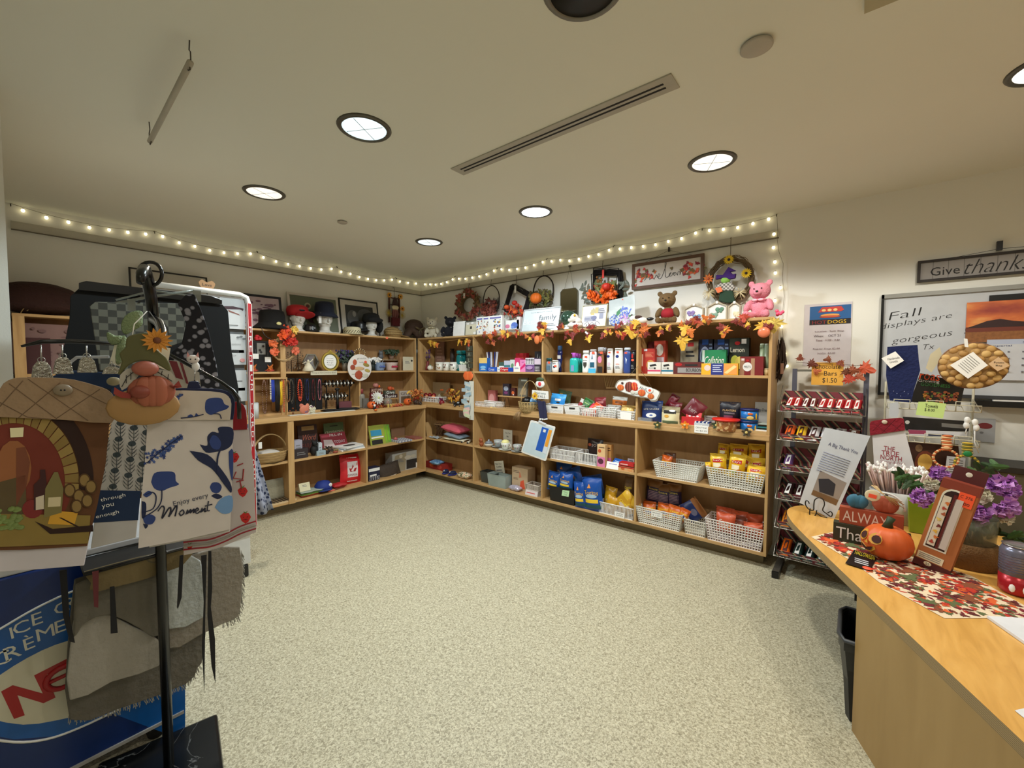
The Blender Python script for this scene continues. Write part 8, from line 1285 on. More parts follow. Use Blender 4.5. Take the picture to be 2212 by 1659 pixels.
gcard((474,720,532,788),'wedding congratulations card with leafy corners, middle of the rack',[('t','Congratulations',.5,.66,.1,GREY,.6,dict(shear=.3)),('t','Wedding',.5,.45,.1,GREY,.45,dict(shear=.3)),('t','Day',.5,.3,.09,GREY,.22,dict(shear=.3))]+[('o',x,z,.06,.03,C(110,116,120))for x,z in((.1,.9),(.22,.93),(.35,.9),(.7,.9),(.82,.93),(.93,.86),(.1,.1),(.18,.2))]+[('o',.85,.15,.1,.06,C(206,150,150))])
gcard((484,800,534,866),'plain pale card on the third row of the rack',[('l',.3,.8,.6,.7,1,GREY)]);gcard((484,878,534,930),'white card low on the right of the rack',[('l',.2,.6,.4,.5,1,GREY)])
b=MB();hp=smooth([(0,-.05),(.03,-.02),(.045,.015),(.025,.035),(0,.02),(-.025,.035),(-.045,.015),(-.03,-.02)],2);b.prism(hp,-.004,.004,C(150,116,80));b.text('Love',0,.005,-.005,.018,DARK,.05);tag(b.build('wooden_heart',fr=Fr(on(447,617,0,1.48)+Vector((0,0,.0)),PI/2)),'small wooden heart clipped on top of the card rack','ornament')
b=MB();b.grid(lambda u,v:((u-.5)*(.05+.12*v)-.08+.1*v,.03*math.sin(9*u)*(.3+v),.66*(1-v)),12,8,C(0,0,0)if 0 else tex('blue_floral_cloth','Voronoi',34,[(0,(30,40,70)),(.35,(40,50,84)),(.45,(150,156,176)),(.9,(160,166,186))],.85));f=Fr(on(560,1125,0,1.44),PI/2);f.loc.z=.40;tag(b.build('floral_scarf',fr=f,solid=.003),'blue and white flowered scarf hanging at the card rack side','scarf')
# == right side: wall, candy rack, wire stand, desk
def flat(bb,name,lab,cat,m,art,y=.004,th=.002):
 f,w,h=place('B',bb,y,0,True);b=MB();b.b2(-w/2,w/2,0,th,0,h,m);face_art(b,art,-w/2,w/2,0,h,0);return tag(b.build(name,fr=f),lab,cat)
flat((1736,655,1839,790),'notice_poster','hot dog sale poster taped to the wall above the candy rack','poster',C(206,200,206,.5),[('r',.12,.98,.66,.96,C(30,90,150)),('r',.12,.98,.66,.745,C(26,20,26)),('t','HOT',.33,.70,.055,C(150,40,44),.3),('t','DOGS',.7,.70,.055,C(236,190,40),.38),('p',[(.3,.86),(.38,.94),(.78,.94),(.84,.88),(.78,.86)],C(196,60,50))]+[('o',.42+.12*k,.89,.045,.02,C(236,200,130))for k in range(3)]+[('o',.55,.81,.2,.02,C(226,160,80)),('o',.55,.785,.22,.018,C(190,80,50)),('t','Location:  Tuck Shop',.55,.55,.03,C(90,30,40),.6),('t','When:    OCT 21',.5,.48,.036,C(70,40,50),.56),('t','Time:  11:00 - 3:30',.52,.41,.03,C(90,30,40),.5),('t','Regular Dogs $2.00',.5,.27,.03,C(90,30,40),.56),('t','Jumbo  $4.00',.5,.20,.03,C(90,30,40),.38)])
WBX0,WBX1,WBZ0,WBZ1=4.878,6.1,1.305,1.93
t=thing('whiteboard','large wall whiteboard with a handwritten message','whiteboard',Fr((WBX0,-.004,WBZ0),0));W,H_=WBX1-WBX0,WBZ1-WBZ0
b=MB();b.b2(0,W,-.014,0,0,H_,C(196,200,206,.15));b.build('board',t);b=MB();b.b2(-.012,W,-.026,0,H_,H_+.026,C(150,150,146,.4,.4));b.b2(-.012,W,-.02,0,-.02,0,C(60,60,62));b.build('frame',t);b=MB();b.b2(-.014,0,-.026,0,-.02,H_+.024,BLACK);b.build('end_cap',t);b=MB();b.b2(.42,W,-.075,-.0,-.065,-.03,BLACK);b.b2(.5,.66,-.07,-.05,-.03,-.022,WHT);b.build('pen_tray',t)
fw=Fr((WBX0,-.004,WBZ0),0)
for s_,px,py,hh,ww,an in[('Fall',1955,678,.05,.15,.16),('displays are',1976,688+6,.045,.34,.17),('gorgeous  !!',2010,708,.05,.36,.16),('Tx',2007,715,.032,.055,.1)]:
 x,z=fw.uv(px,py,-.014);z+={'Fall':0,'displays are':-.005,'gorgeous  !!':-.055,'Tx':-.10}[s_];b=MB();b.text(s_,x,z,-.0146,hh,INK,ww,ang=an,shear=.35);b.build('handwritten_line',t)
f=frB(2150,.022,0);flat((2137,634,2260,652),'magnet_bar','black magnetic strip at the top of the whiteboard','magnet',BLACK,None,.028)
SKY=tex('sunset_sky','Noise',3,[(.35,(150,60,50)),(.5,(206,110,60)),(.62,(236,176,100))],.5,vec=(1,1,2.5),detail=5)
flat((2087,648,2280,738),'calendar_picture','calendar photograph of a red sunset over a field','calendar',SKY,[('r',0,1,0,.3,C(140,90,50,var=.5,sc_=60)),('r',0,1,.26,.38,C(110,50,36)),('p',[(0,.36),(.1,.42),(.25,.52),(.4,.56),(.55,.5),(.8,.44),(1,.4),(1,.36)],C(50,26,26))],.03)
flat((2130,732,2290,822),'calendar_page','calendar month page below the sunset picture','calendar',C(200,204,212,.5),[('r',0,1,.88,1,C(180,190,214)),('t','Imperial',.2,.84,.05,C(40,60,120),.3),('t','September',.65,.92,.05,C(70,80,120),.3)]+[('r',.1+.2*(k%5),.13+.2*(k%5),.68-.16*(k//5),.71-.16*(k//5),C(110,110,120))for k in range(20)],.034)
f,w,h=place('B',(1984,545,2330,613),.03,0,True);w=.95;f.loc.x=5.033+w/2;f.loc.z=2.018;h=.135;t=thing('give_thanks_sign','long dark framed wooden sign reading Give thanks','sign',f);b=MB();fm=C(44,38,36,.7)
b.b2(-w/2,w/2,0,.024,0,.014,fm);b.b2(-w/2,w/2,0,.024,h-.014,h,fm);[b.b2(x,x+.014,0,.024,.014,h-.014,fm)for x in(-w/2,w/2-.014)];b.build('frame',t);b=MB();b.b2(-w/2+.014,w/2-.014,.01,.02,.014,h-.014,C(150,146,144,.8));[b.b2(-w/2+.07+.068*k,-.4995*w+.072+.068*k,.0095,.01,.014,h-.014,C(96,92,90))for k in range(13)];b.text('Give',-w/2+.125,h*.44,.009,.052,INK,.13);b.text('thanks',-w/2+.345,h*.5,.009,.085,INK,.27,shear=.35);b.build('lettered_board',t)
b=MB();b.b2(-.128-.012,-.128+.012,-.0,.02,h+.012,h+.065,BLACK);b.build('hanger_clip',t);b=MB();b.tube([(-.3,.005,h),(-.128,.004,h+.02),(.3,.005,h)],.0015,INK,4);b.build('cord',t)
b=MB();bundle(b,[(0,0,0),(.004,0,.12),(.01,0,.3),(.03,0,.12)],.02,C(70,54,44,.9),3,22,rr_=.003);b.box((.02,-.03,.08),(.02,.012,.08),C(150,110,90));tag(b.build('twig_bundle',fr=Fr((on(1684,800,1,-.06).x,-.07,1.38),0)),'dark twisted twig wreath hanging beside the bookcase end','wreath')
flat((2105,905,2150,955),'wall_plate','white wall plate with a dark red oval mark','wall plate',C(170,172,176,.5),[('o',.5,.7,.36,.13,C(120,40,46)),('o',.35,.4,.1,.05,GREY)],.012,.01)
t=thing('sideboard','low dark topped olive sideboard against the wall behind the flowers','cabinet',Fr((0,0,0),0));b=MB();b.b2(5.30,7.0,-.32,-.02,.90,.93,C(30,26,22,.5));b.build('top_board',t);b=MB();b.b2(5.31,7.0,-.31,-.02,.0,.90,C(86,78,56,.7,var=.2,sc_=8));b.build('cabinet_body',t)
# -- candy rack
CH=C(170,168,162,.25,.85);t=thing('candy_rack','chrome wire rack of sloping trays with striped liners for chocolate bars','display rack',Fr((4.567,0,0),0));X0,X1=-.235,.235
b=MB();[b.b2(x-.014,x+.014,-.13,-.105,.05,1.46,C(110,112,130,.35,.5))for x in(X0+.07,X1)];b.b2(X0+.07,X1,-.125,-.115,1.44,1.455,CH);b.build('uprights',t)
for x in(X0+.02,X1):b=MB();b.b2(x-.02,x+.02,-.40,-.08,.0,.045,C(70,66,60,.5));b.b2(x-.021,x+.021,-.41,-.395,0,.046,BLACK);b.build('foot',t)
STR=tex('striped_liner','Wave',3.2,[(0,(130,54,64)),(.3,(60,60,50)),(.5,(190,176,140)),(.75,(150,60,70)),(.9,(50,50,46))],.6,rot=(0,R_(40),0),interp='CONSTANT',dist=0,detail=0)
TZ=[1.165,.965,.755,.55,.345,.14]
for zf in TZ:
 b=MB();x0,x1,yf,yb=X0+.015,X1-.015,-.335,-.145
 for pl in([(x0,yf,zf),(x1,yf,zf),(x1,yb,zf+.035),(x0,yb,zf+.035)],[(x0,yb,zf+.035),(x1,yb,zf+.035),(x1,yb,zf+.135),(x0,yb,zf+.135)],[(x0,yf,zf),(x1,yf,zf),(x1,yf-.012,zf+.045),(x0,yf-.012,zf+.045)],[(x0,yf,zf),(x0,yb,zf+.035),(x0,yb,zf+.135),(x0,yf-.012,zf+.045)],[(x1,yf,zf),(x1,yb,zf+.035),(x1,yb,zf+.135),(x1,yf-.012,zf+.045)]):b.face(pl,STR)
 b.build('liner',t,solid=.002)
 b=MB();b.tube([(X0,-.12,zf+.17),(X0,-.355,zf),(X1,-.355,zf),(X1,-.12,zf+.17)],.0035,CH,5);b.tube([(X0+.03,-.356,zf+.0),(X0+.03,-.362,zf+.035),(X1-.03,-.362,zf+.035),(X1-.03,-.356,zf)],.0025,CH,5);b.tube([(X0,-.355,zf),(X0+.07,-.12,zf-.02)],.003,CH,5);b.tube([(X1,-.355,zf),(X1,-.12,zf-.02)],.003,CH,5);[b.tube([(X0+.1*k,-.358,zf+.035),(X0+.1*k,-.355,zf-.004),(X0+.1*k,-.14,zf+.03)],.002,CH,4)for k in range(1,5)];b.build('wire_tray',t)
BARS=[[((170,30,34),'red bar with pale lettering')]*2+[((90,20,26),'dark red and white bar')]*2+[((176,36,40),'red bar with a white round logo')]*2+[((170,26,34),'red bar with white lettering')]*3,[((230,100,40),'orange bar'),((236,190,40),'yellow bar'),((226,222,226),'white and dark bar, first'),((220,220,226),'white and dark bar, second'),((206,206,210),'white and dark bar, third'),((110,60,44),'brown bar half behind the thank you sign')],[((90,60,110),'purple bar lying flat'),((226,130,50),'orange peanut bar, left'),((220,110,50),'orange peanut bar, right')],[((46,24,26),'black and red bar, left'),((50,24,26),'black and red bar, middle'),((150,30,40),'red crisp bar')],[((206,120,30),'orange and yellow bar'),((60,40,30),'dark brown bar')],[((224,100,20),'bright orange peanut cup pack'),((36,60,54),'dark green mint pack, first'),((30,50,48),'dark green mint pack, second'),((34,60,50),'dark green mint pack, third'),((206,190,186),'pale pink and white bar')]]
ordn=['top','second','third','fourth','fifth','bottom'];posn=['first','second','third','fourth','fifth','sixth','seventh','eighth','ninth']
for i,(zf,row)in enumerate(zip(TZ,BARS)):
 for k,(c_,lab)in enumerate(row):
  n=9 if i==0 else 6;x=X0+.04+(.41*(k+.3)/n if i!=2 or k==0 else .41*(k+1.6)/n);f=Fr((4.567+x,-.345,zf+.012),0);b=MB();w,l=(.044 if i==0 else .055),.165;m=C(*c_,.3)
  b.grid(lambda u,v:((u-.5)*w,l*v,.018*((1-abs(2*u-1)**4)*(1-abs(2*v-1)**6))**.5),8,10,m);b.grid(lambda u,v:((u-.5)*w,l*v,-.004),2,2,m);mm=WHT if c_[0]<200 else C(70,30,30);zt=.0195
  b.add([(-w*.24,l*.18,zt),(w*.24,l*.18,zt),(w*.2,l*.8,zt),(-w*.2,l*.8,zt)],[(0,1,2,3)],mm);b.add([(-w*.16,l*.3,zt+.0006),(w*.1,l*.35,zt+.0006),(w*.12,l*.7,zt+.0006),(-w*.1,l*.6,zt+.0006)],[(0,1,2,3)],m);[b.b2(-w/2,w/2,y-.004,y+.004,-.003,.002,CH)for y in(0,l)]
  o=tag(b.build('chocolate_bar',fr=f),lab+(', ' if 'first' in lab or 'half' in lab else ', number '[:2])+posn[k]+' from the left in the '+ordn[i]+' tray','chocolate bar','chocolate bars in the candy rack');o.rotation_euler=(R_(28),0,rr.uniform(-.06,.06)-.1)
f,w,h=place('B',(1753,783,1822,832),.128,0,True);b=MB();b.b2(-w/2,w/2,0,.002,0,h,C(236,176,70,.6));[b.text(s_,x*w,h*v,-.0006,h*g_,INK,w*q_)for s_,x,v,g_,q_ in(('Chocolate',.0,.82,.2,.8),('Bars',.1,.52,.2,.4),('$1.50',.08,.2,.24,.45))];tag(b.build('price_sign',fr=f),'orange handwritten Chocolate Bars sign on top of the candy rack','sign')
t=thing('maple_spray','spray of rust maple leaves along the candy rack top','leaf garland',Fr((0,0,0),0));b=MB();b.tube([on(x,y,1,-.14)for x,y in((1720,782),(1760,786),(1800,784),(1850,790),(1885,786))],.002,BRN,4);b.build('vine',t)
for(x,y,r_,c_)in[(1728,775,.036,(130,60,36)),(1752,785,.045,(110,50,34)),(1762,803,.035,(190,100,60)),(1790,776,.035,(130,70,40)),(1815,783,.035,(130,60,36)),(1828,802,.045,(120,66,44)),(1842,800,.05,(150,80,50)),(1866,795,.07,(196,80,46)),(1834,820,.055,(180,60,34)),(1855,812,.045,(170,90,60))]:b=MB();b.leaf(on(x,y,1,-.15),r_,C(*c_,.6,var=.3,sc_=30),eul(rr.uniform(-.3,.3),rr.uniform(0,6),rr.uniform(-.3,.3)));b.build('maple_leaf',t)
# -- white wire stand behind the desk
CW2=C(206,200,176,.4);t=thing('wire_stand','cream wire tiered stand holding magazines and cards behind the desk','display rack',Fr((5.09,0,0),0));b=MB();[b.tube([(x,y,0),(x,y,1.38)],.006,CW2,6)for x in(-.19,.2)for y in(-.12,)];b.tube([(-.19,-.12,.03),(-.19,-.42,.03),(.2,-.42,.03),(.2,-.12,.03)],.006,CW2,6,closed=True);b.build('uprights',t)
for zf in(1.225,1.03,.80,.60):
 b=MB();b.tube([(-.19,-.12,zf+.06),(-.19,-.35,zf),(.2,-.35,zf),(.2,-.12,zf+.06)],.0035,CW2,5);b.tube([(-.19,-.35,zf+.0),(-.19,-.36,zf+.035),(.2,-.36,zf+.035),(.2,-.35,zf)],.003,CW2,5);[b.tube([(x,-.36,zf),(x,-.36,zf+.055),(x+.07,-.36,zf+.055),(x+.07,-.36,zf)],.003,CW2,5)for x in(-.16,-.02,.1)];[b.tube([(-.19+.065*k,-.35,zf),(-.19+.065*k,-.12,zf+.055)],.002,CW2,4)for k in range(1,6)];b.build('wire_tier',t)
def sheet(pts,d,name,lab,cat,m,fn=None,th=.004,group=None,z=None):
 f=frB(sum(p[0]for p in pts)/len(pts),d,0);f.loc.z=on(pts[0][0],max(p[1]for p in pts),1,-d).z;b=MB();b.prism([f.uv(*p)for p in pts],0,th,m)
 if fn:fn(b,f,0)
 return tag(b.build(name,fr=f),lab,cat,group)
def tx(L):
 def fn(b,f,y):
  for s_,px,py,hp,wp,m,a_ in L:x,z=f.uv(px,py);h_=f.uv(px,py-hp/2)[1]-f.uv(px,py+hp/2)[1];b.text(s_,x,z,y-.001,abs(h_),m,f.uv(px+wp/2,py)[0]-f.uv(px-wp/2,py)[0],ang=a_)
 return fn
food=[((176,96,60),26),((226,150,60),14),((96,120,50),14),((130,50,40),18)]
def foodart(x0,y0,x1,y1,seed,r=3.5):
 def fn(b,f,y):
  q=random.Random(seed)
  for c_,n in food:
   for k in range(n):px,py=q.uniform(x0,x1),q.uniform(y0,y1);stencil(b,f,y-.0003*(k%6),[(el(px,py,r*q.uniform(.5,1.6),r*q.uniform(.4,1),8),C(*c_,.6))])
 return fn
sheet([(1988,806),(2085,828),(2074,878),(1966,868)],.30,'cook_magazine','food magazine with a roast on the cover, standing in the top tier','magazine',C(40,36,34,.4),lambda b,f,y:(foodart(1996,846,2070,868,2)(b,f,y),tx([('roas',2008,815,13,44,C(236,90,50),-.1),('Growing',2006,824,8,46,WHT,-.08),('GOODNESS',2020,832,7,64,C(60,140,70),-.08)])(b,f,y-.003)))
sheet([(1950,900),(2096,910),(2092,932),(1956,930)],.28,'paper_folder','black and silver covered cards in the second tier','cards',C(50,48,48,.3),lambda b,f,y:stencil(b,f,y,[([(2034,914),(2088,918),(2086,926),(2034,922)],C(150,150,150)),(el(1960,912,5,4),WHT)]))
sheet([(1962,928),(2090,934),(2088,944),(1964,940)],.33,'paper_folder','pink, white and navy envelopes edge-on in the second tier','cards',C(206,206,210),lambda b,f,y:stencil(b,f,y,[([(1962,928),(2000,930),(2000,938),(1962,937)],C(150,60,90)),([(2005,936),(2060,940),(2058,944),(2005,941)],NAVY)]))
sheet([(1958,955),(2070,960),(2078,1045),(1972,1040)],.28,'recipe_magazine','dark food magazine in the third tier behind the flowers','magazine',C(60,34,26,.4),lambda b,f,y:stencil(b,f,y,[(el(1998,1000,22,26),C(110,50,30)),(el(1998,998,16,18),C(216,170,80)),(el(1985,968,8,8),C(120,90,60))]))
sheet([(2046,985),(2086,990),(2080,1035),(2040,1028)],.335,'printed_card','white printed card behind the orange crochet ring','card',C(200,204,210),lambda b,f,y:[stencil(b,f,y,[([(2050,992+5*k),(2080,995+5*k),(2080,997+5*k),(2050,994+5*k)],GREY)])for k in range(6)])
sheet([(2011,868),(2044,872),(2037,904),(1978+0,896),(1984,868)],.37,'price_sign','pale green Towels price card on the wire stand','sign',C(200,226,140,.6),tx([('Towels',2012,877,8,28,INK,-.06),('$ 8.00',2008,886,7,22,INK,-.05)]))
NT=C(20,32,80,.95,bump=.6)
sheet([(1917,749),(1982,745),(1985,780),(1988,800),(1975,840),(1968,870),(1922,865),(1914,810)],.36,'navy_towel','navy towel folded over the wire stand with a pinned white note','towel',NT,lambda b,f,y:[b.ell((f.uv(1930+8*k,845-6*(k%2))[0],-.001,f.uv(1930,845+5*(k%3))[1]),.003,C(130,140,180),5,m=4)for k in range(5)],.012)
sheet([(1934,759),(1953,779),(1924,796),(1904,774)],.375,'note_card','white square note pinned cornerwise to the navy towel','card',LBL,tx([('Handmade',1930,774,5,26,GREY,.2),('towels',1930,781,5,18,GREY,.2)]),.002)
f=frB(2100,.40,0);f.loc.z=on(2100,838,1,-.40).z;t=thing('potato_bag','round cushion bag printed with potatoes leaning on the wire stand','bag',f);cx,cz=f.uv(2100,790);rx=f.uv(2178,790)[0]-cx;rz=(f.uv(2100,742)[1]-f.uv(2100,838)[1])/2;b=MB();b.ell((cx,0,cz),(rx,.03,rz),C(150,116,70,.8),30,m=16);q=random.Random(12);pm=[C(190,150,90,.6,var=.2),C(176,134,76,.6,var=.2),C(206,168,104,.6,var=.2)]
for j,rad in enumerate((0,.32,.62,.88)):
 n=(1,6,12,19)[j]
 for k in range(n):a=2*PI*(k+q.uniform(-.2,.2))/n;yy=-.03*math.sqrt(max(0,1-rad*rad));b.ell((cx+rx*rad*math.cos(a),yy,cz+rz*rad*math.sin(a)),(rx*.15,.009,rz*.15*q.uniform(.8,1.1)),pm[k%3],10,eul(0,q.uniform(-.6,.6),0),m=6)
b.build('bag_front',t);b=MB();b.tube([(cx+rx*1.01*math.cos(a),0,cz+rz*1.01*math.sin(a))for a in[2*PI*k/32 for k in range(32)]],.004,C(130,90,60),5,closed=True);b.build('piping',t)
sheet([(2102,760),(2134,789),(2091,818),(2052,789)],.447,'note_card','large white printed note on the potato bag','card',LBL,lambda b,f,y:[b.tube([(f.uv(2070+4*k,788-3.4*k)[0],-.001,f.uv(2070+4*k,788-3.4*k)[1]),(f.uv(2092+4*k,806-3.4*k)[0],-.001,f.uv(2092+4*k,806-3.4*k)[1])],.0009,DARK,4)for k in range(7)],.002)
sheet([(2157,771),(2181,790),(2155,802),(2135,786)],.45,'note_card','tan paper tag tied to the right of the potato bag','price tag',C(214,180,140),tx([('Potato',2158,783,4,22,DARK,.0),('Bag',2158,790,4,14,DARK,0)]),.002);sheet([(2082,731),(2090,732),(2092,750),(2084,749)],.45,'price_label','tiny white tag on top of the potato bag','price tag',WHT,None,.002)
sheet([(2010,765),(2030,750),(2036,770),(2012,805),(2000,795)],.36,'dried_flowers','cream gift tag and dried flowers behind the potato bag','tag',C(200,190,160,.8),None)
t,f=hang('hanging_towel','white towel reading The True North with a quilted red top','towel',2.42,[(1890,960),(1960,1055)],[('towel_body',[(1884,936),(1954,928),(1976,1010),(1982,1060),(1896,1062),(1888,1000)],C(210,208,210,.9),words([('THE',1921,969,10,24,C(150,30,50),-.02,0),('TRUE',1923,979,10,38,C(150,30,50),-.02,0),('NORTH',1925,989,10,46,C(150,30,50),-.02,0),('Strong & Free',1928,999,8,54,C(150,60,70),0,.3)]),0),('quilted_top',smooth([(1880,940),(1879,915),(1890,908),(1945,902),(1953,910),(1955,929)],2),C(130,18,36,.9,bump=.5),lambda b,f,y:(quilt(b,f,y,[[(1885,930),(1910,906)],[(1905,935),(1935,904)],[(1930,932),(1950,912)],[(1885,912),(1915,934)],[(1915,906),(1945,930)]],C(90,10,24,.9)),b.ell((f.uv(1911,911)[0],y-.003,f.uv(1911,911)[1]),(.013,.005,.012),C(206,190,170),12)),-.008)],anchor=(1930,1060))
for k,(px,py0,py1,rw,c1,c2,lab)in enumerate([(2052,942,1010,.05,(206,110,60),(236,200,150),'orange and cream crochet towel ring with a button'),(2098,958,1020,.035,(200,170,60),(110,110,50),'yellow crochet towel ring with a green shamrock')]):
 f=frB(px,.40,0);f.loc.z=on(px,py1,1,-.40).z;h=f.uv(px,py0)[1];m1,m2=C(*c1,.9),C(*c2,.9);t=thing('crochet_ring',lab,'towel ring',f,'crochet towel rings');b=MB();R1=rw if k==0 else .045;zc=R1*1.0
 for i in range(30):a=2*PI*i/30;b.ell((R1*math.cos(a),0,zc+R1*math.sin(a)),(.0075,.008,.0075),[m1,m2][i%2],6,m=4)
 b.build('ring',t);b=MB();[b.ell((rr.uniform(-.004,.004),-.004,2*R1+(h-2*R1)*i/8),(.024,.01,(h-2*R1)/12),[m1,m2][i%2],10,m=5)for i in range(9)];b.build('tab',t);b=MB();b.ell((0,-.016,2*R1+.012),(.014,.004,.010)if k==0 else(.018,.005,.016),C(226,180,130)if k==0 else C(20,120,60),12);b.build('button',t)
f=frB(2112,.37,0);f.loc.z=1.06;t=thing('angel_charm','white and pink fabric charms tied on the right post of the stand','ornament',f);b=MB();[b.ell((x,0,z),(.014,.012,.02),m,8)for x,z,m in((-.03,.12,WHT),(-.032,.09,WHT),(0,.11,C(206,130,140)),(.006,.08,C(206,140,150)))];b.build('fabric',t,remesh=.003);b=MB();b.tube([(0,0,.1),(.002,0,0),(.02,0,-.06)],.003,WHT,4);b.tube([(-.03,0,.08),(-.035,0,.04)],.003,WHT,4);b.build('ribbon_tails',t)
sheet([(1922,872),(1940,868),(1942,890),(1938,902),(1920,900)],.375,'white_charm','small white and blue plush charm hung on the left of the stand','ornament',C(190,194,200),None,.01)
# -- desk
DZ=.6;t=thing('reception_desk','maple reception desk with a rounded end and plywood edge','desk',Fr((0,0,0),0))
top=smooth([(5.08,-2.3),(4.771,-1.625),(4.533,-1.083),(4.47,-.90),(4.449,-.796),(4.455,-.70),(4.495,-.615),(4.56,-.575),(4.7,-.56),(5.1,-.53),(5.435,-.515)],4)+[(6.5,-.44),(6.5,-3.2),(5.49,-3.2)]
b=MB();n=len(top);b.add([(x,y,DZ-.038)for x,y in top]+[(x,y,DZ)for x,y in top],[tuple(range(n))],MW['ply']);b.add([(x,y,DZ-.0385)for x,y in top]+[(x,y,DZ-.0005)for x,y in top],[(k,(k+1)%n,(k+1)%n+n,k+n)for k in range(n)],MW['ply']);b.add([(x,y,DZ-.0005)for x,y in top],[tuple(range(n))],MW['desk']);b.build('desk_top',t)
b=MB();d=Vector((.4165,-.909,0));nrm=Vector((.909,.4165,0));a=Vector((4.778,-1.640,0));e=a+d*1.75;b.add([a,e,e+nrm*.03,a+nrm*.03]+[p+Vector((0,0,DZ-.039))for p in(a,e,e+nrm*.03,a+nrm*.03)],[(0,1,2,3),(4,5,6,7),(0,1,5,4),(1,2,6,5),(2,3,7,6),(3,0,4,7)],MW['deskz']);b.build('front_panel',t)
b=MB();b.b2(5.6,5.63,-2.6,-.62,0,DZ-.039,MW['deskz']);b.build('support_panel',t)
f=Fr((4.852,-1.47,0),0);t=thing('waste_bin','black waste bin with a dark liner standing behind the desk panel','bin',f)
def ring_(w,dd,z):return[(x*w,y*dd,z)for x,y in((-1,-.7),(-.85,-1),(.85,-1),(1,-.7),(1,.7),(.85,1),(-.85,1),(-1,.7))]
R0_=[ring_(.095,.12,0),ring_(.118,.145,.35)];b=MB();b.add(R0_[0]+R0_[1],[(k,(k+1)%8,(k+1)%8+8,k+8)for k in range(8)]+[tuple(range(8))],C(24,24,26,.5));b.build('bin_body',t,solid=.003);b=MB();b.tube(ring_(.126,.153,.352),.009,C(60,62,66,.4),8,closed=True);b.add(ring_(.128,.155,.31)+ring_(.128,.155,.352)+ring_(.10,.12,.1),[(k,(k+1)%8,(k+1)%8+8,k+8)for k in range(8)]+[(k+8,(k+1)%8+8,(k+1)%8+16,k+16)for k in range(8)],C(40,42,46,.35,alpha=.9));b.build('liner',t)
def onD(px,py):return on(px,py,2,DZ)
def deskcloth():
 b=MB();P=[onD(*p)for p in[(1752,1160),(1800,1149),(1900,1180),(1960,1200),(2100,1245),(2212,1308),(2260,1335),(2040,1336),(1900,1259),(1845,1216)]];b.add([(p.x,p.y,DZ+.0012)for p in P],[tuple(range(len(P)))],C(226,206,176,.85));q=random.Random(6)
 def inside(x,y):
  c=False
  for i in range(len(P)):
   p,r=P[i],P[i-1]
   if(p.y>y)!=(r.y>y)and x<(r.x-p.x)*(y-p.y)/(r.y-p.y)+p.x:c=not c
  return c
 ms=[C(190,50,30,.85),C(120,26,40,.85),C(216,96,44,.85),C(130,70,40,.85),C(90,100,60,.85),C(96,30,30,.85)];k=0
 while k<620:
  x,y=q.uniform(4.5,5.35),q.uniform(-1.8,-1.0);r=q.choice([.012,.018,.018,.045 if q.random()<.25 else .015]);a=q.uniform(0,6.3)
  if all(inside(x+r*math.cos(t_),y+r*math.sin(t_))for t_ in(0,1.57,3.14,4.71)):b.add([(x+(u*math.cos(a)-v*math.sin(a))*r,y+(u*math.sin(a)+v*math.cos(a))*r,DZ+.0014+.000004*k)for u,v in(LEAF if r>.017 else OVAL)],[tuple(range(22 if r>.017 else 12))],ms[k%6]);k+=1
 tag(b.build('table_runner'),'autumn leaf print table runner lying on the desk','table runner')
deskcloth()
def FD(px,py,yaw=0.):return Fr(onD(px,py)+Vector((0,0,.0016)),yaw)
f=FD(1762,1112);f.loc.z+=.03;t=thing('thank_you_sign','plastic sleeved sign headed A Big Thank You on a wire easel','sign',f);b=MB();SG=[(1782,924),(1880,942),(1801,1124),(1727,1086)];b.prism([f.uv(*p)for p in SG],0,.003,C(206,212,222,.25));words([('A Big Thank You',1821,969,10,66,C(50,50,100),-.25,0)])(b,f,0)
for k in range(9):x0_,y0_=1779-1.9*k,976+4.8*k;e_=58 if k<8 else 12;b.tube([(f.uv(x0_,y0_)[0],-.0006,f.uv(x0_,y0_)[1]),(f.uv(x0_+e_,y0_+e_*.36)[0],-.0006,f.uv(x0_+e_,y0_+e_*.36)[1])],.0022,C(110,112,140),3)
stencil(b,f,0,[([(1772,1016),(1829,1043),(1806,1092),(1752,1068)],C(150,140,134)),([(1757,1058),(1811,1080),(1806,1092),(1752,1068)],C(120,90,60)),([(1768,1034),(1790,1034),(1805,1046),(1800,1072),(1770,1062)],C(44,44,54))]);b.build('sign_sheet',t)
b=MB();E3=lambda px,py,y=-.02:(f.uv(px,py,y)[0],y,f.uv(px,py,y)[1]);[b.tube(smooth([E3(*p)for p in pl],3),.0032,BLACK,6)for pl in([(1748,1088),(1746,1083),(1741,1082),(1740,1090),(1747,1100),(1757,1102),(1758,1092),(1760,1080),(1769,1075),(1778,1079),(1781,1090),(1777,1102),(1786,1110),(1795,1116),(1798,1110),(1794,1105),(1788,1108)],[(1750,1098),(1749,1112),(1755,1118),(1762,1112),(1764,1102)],[(1763,1108),(1775,1116),(1787,1118)])];b.build('wire_easel',t)
L0,L1=onD(1799,1166),onD(1967,1202);yaw=math.atan2(L1.y-L0.y,L1.x-L0.x);f=Fr((L0.x,L0.y,DZ+.0016),yaw);wl=(L1-L0).length;t=thing('thankful_blocks','stacked wooden blocks reading Always Thankful with painted pumpkins','sign',f);h1_=f.uv(1800,1127)[1]
b=MB();b.b2(0,wl,0,.05,0,h1_,C(52,52,34,.7));b.text('Thankful',wl*.44,h1_*.5,-.004,h1_*.62,WHT,wl*.80,th=.004);b.build('lower_block',t,bevel=.002)
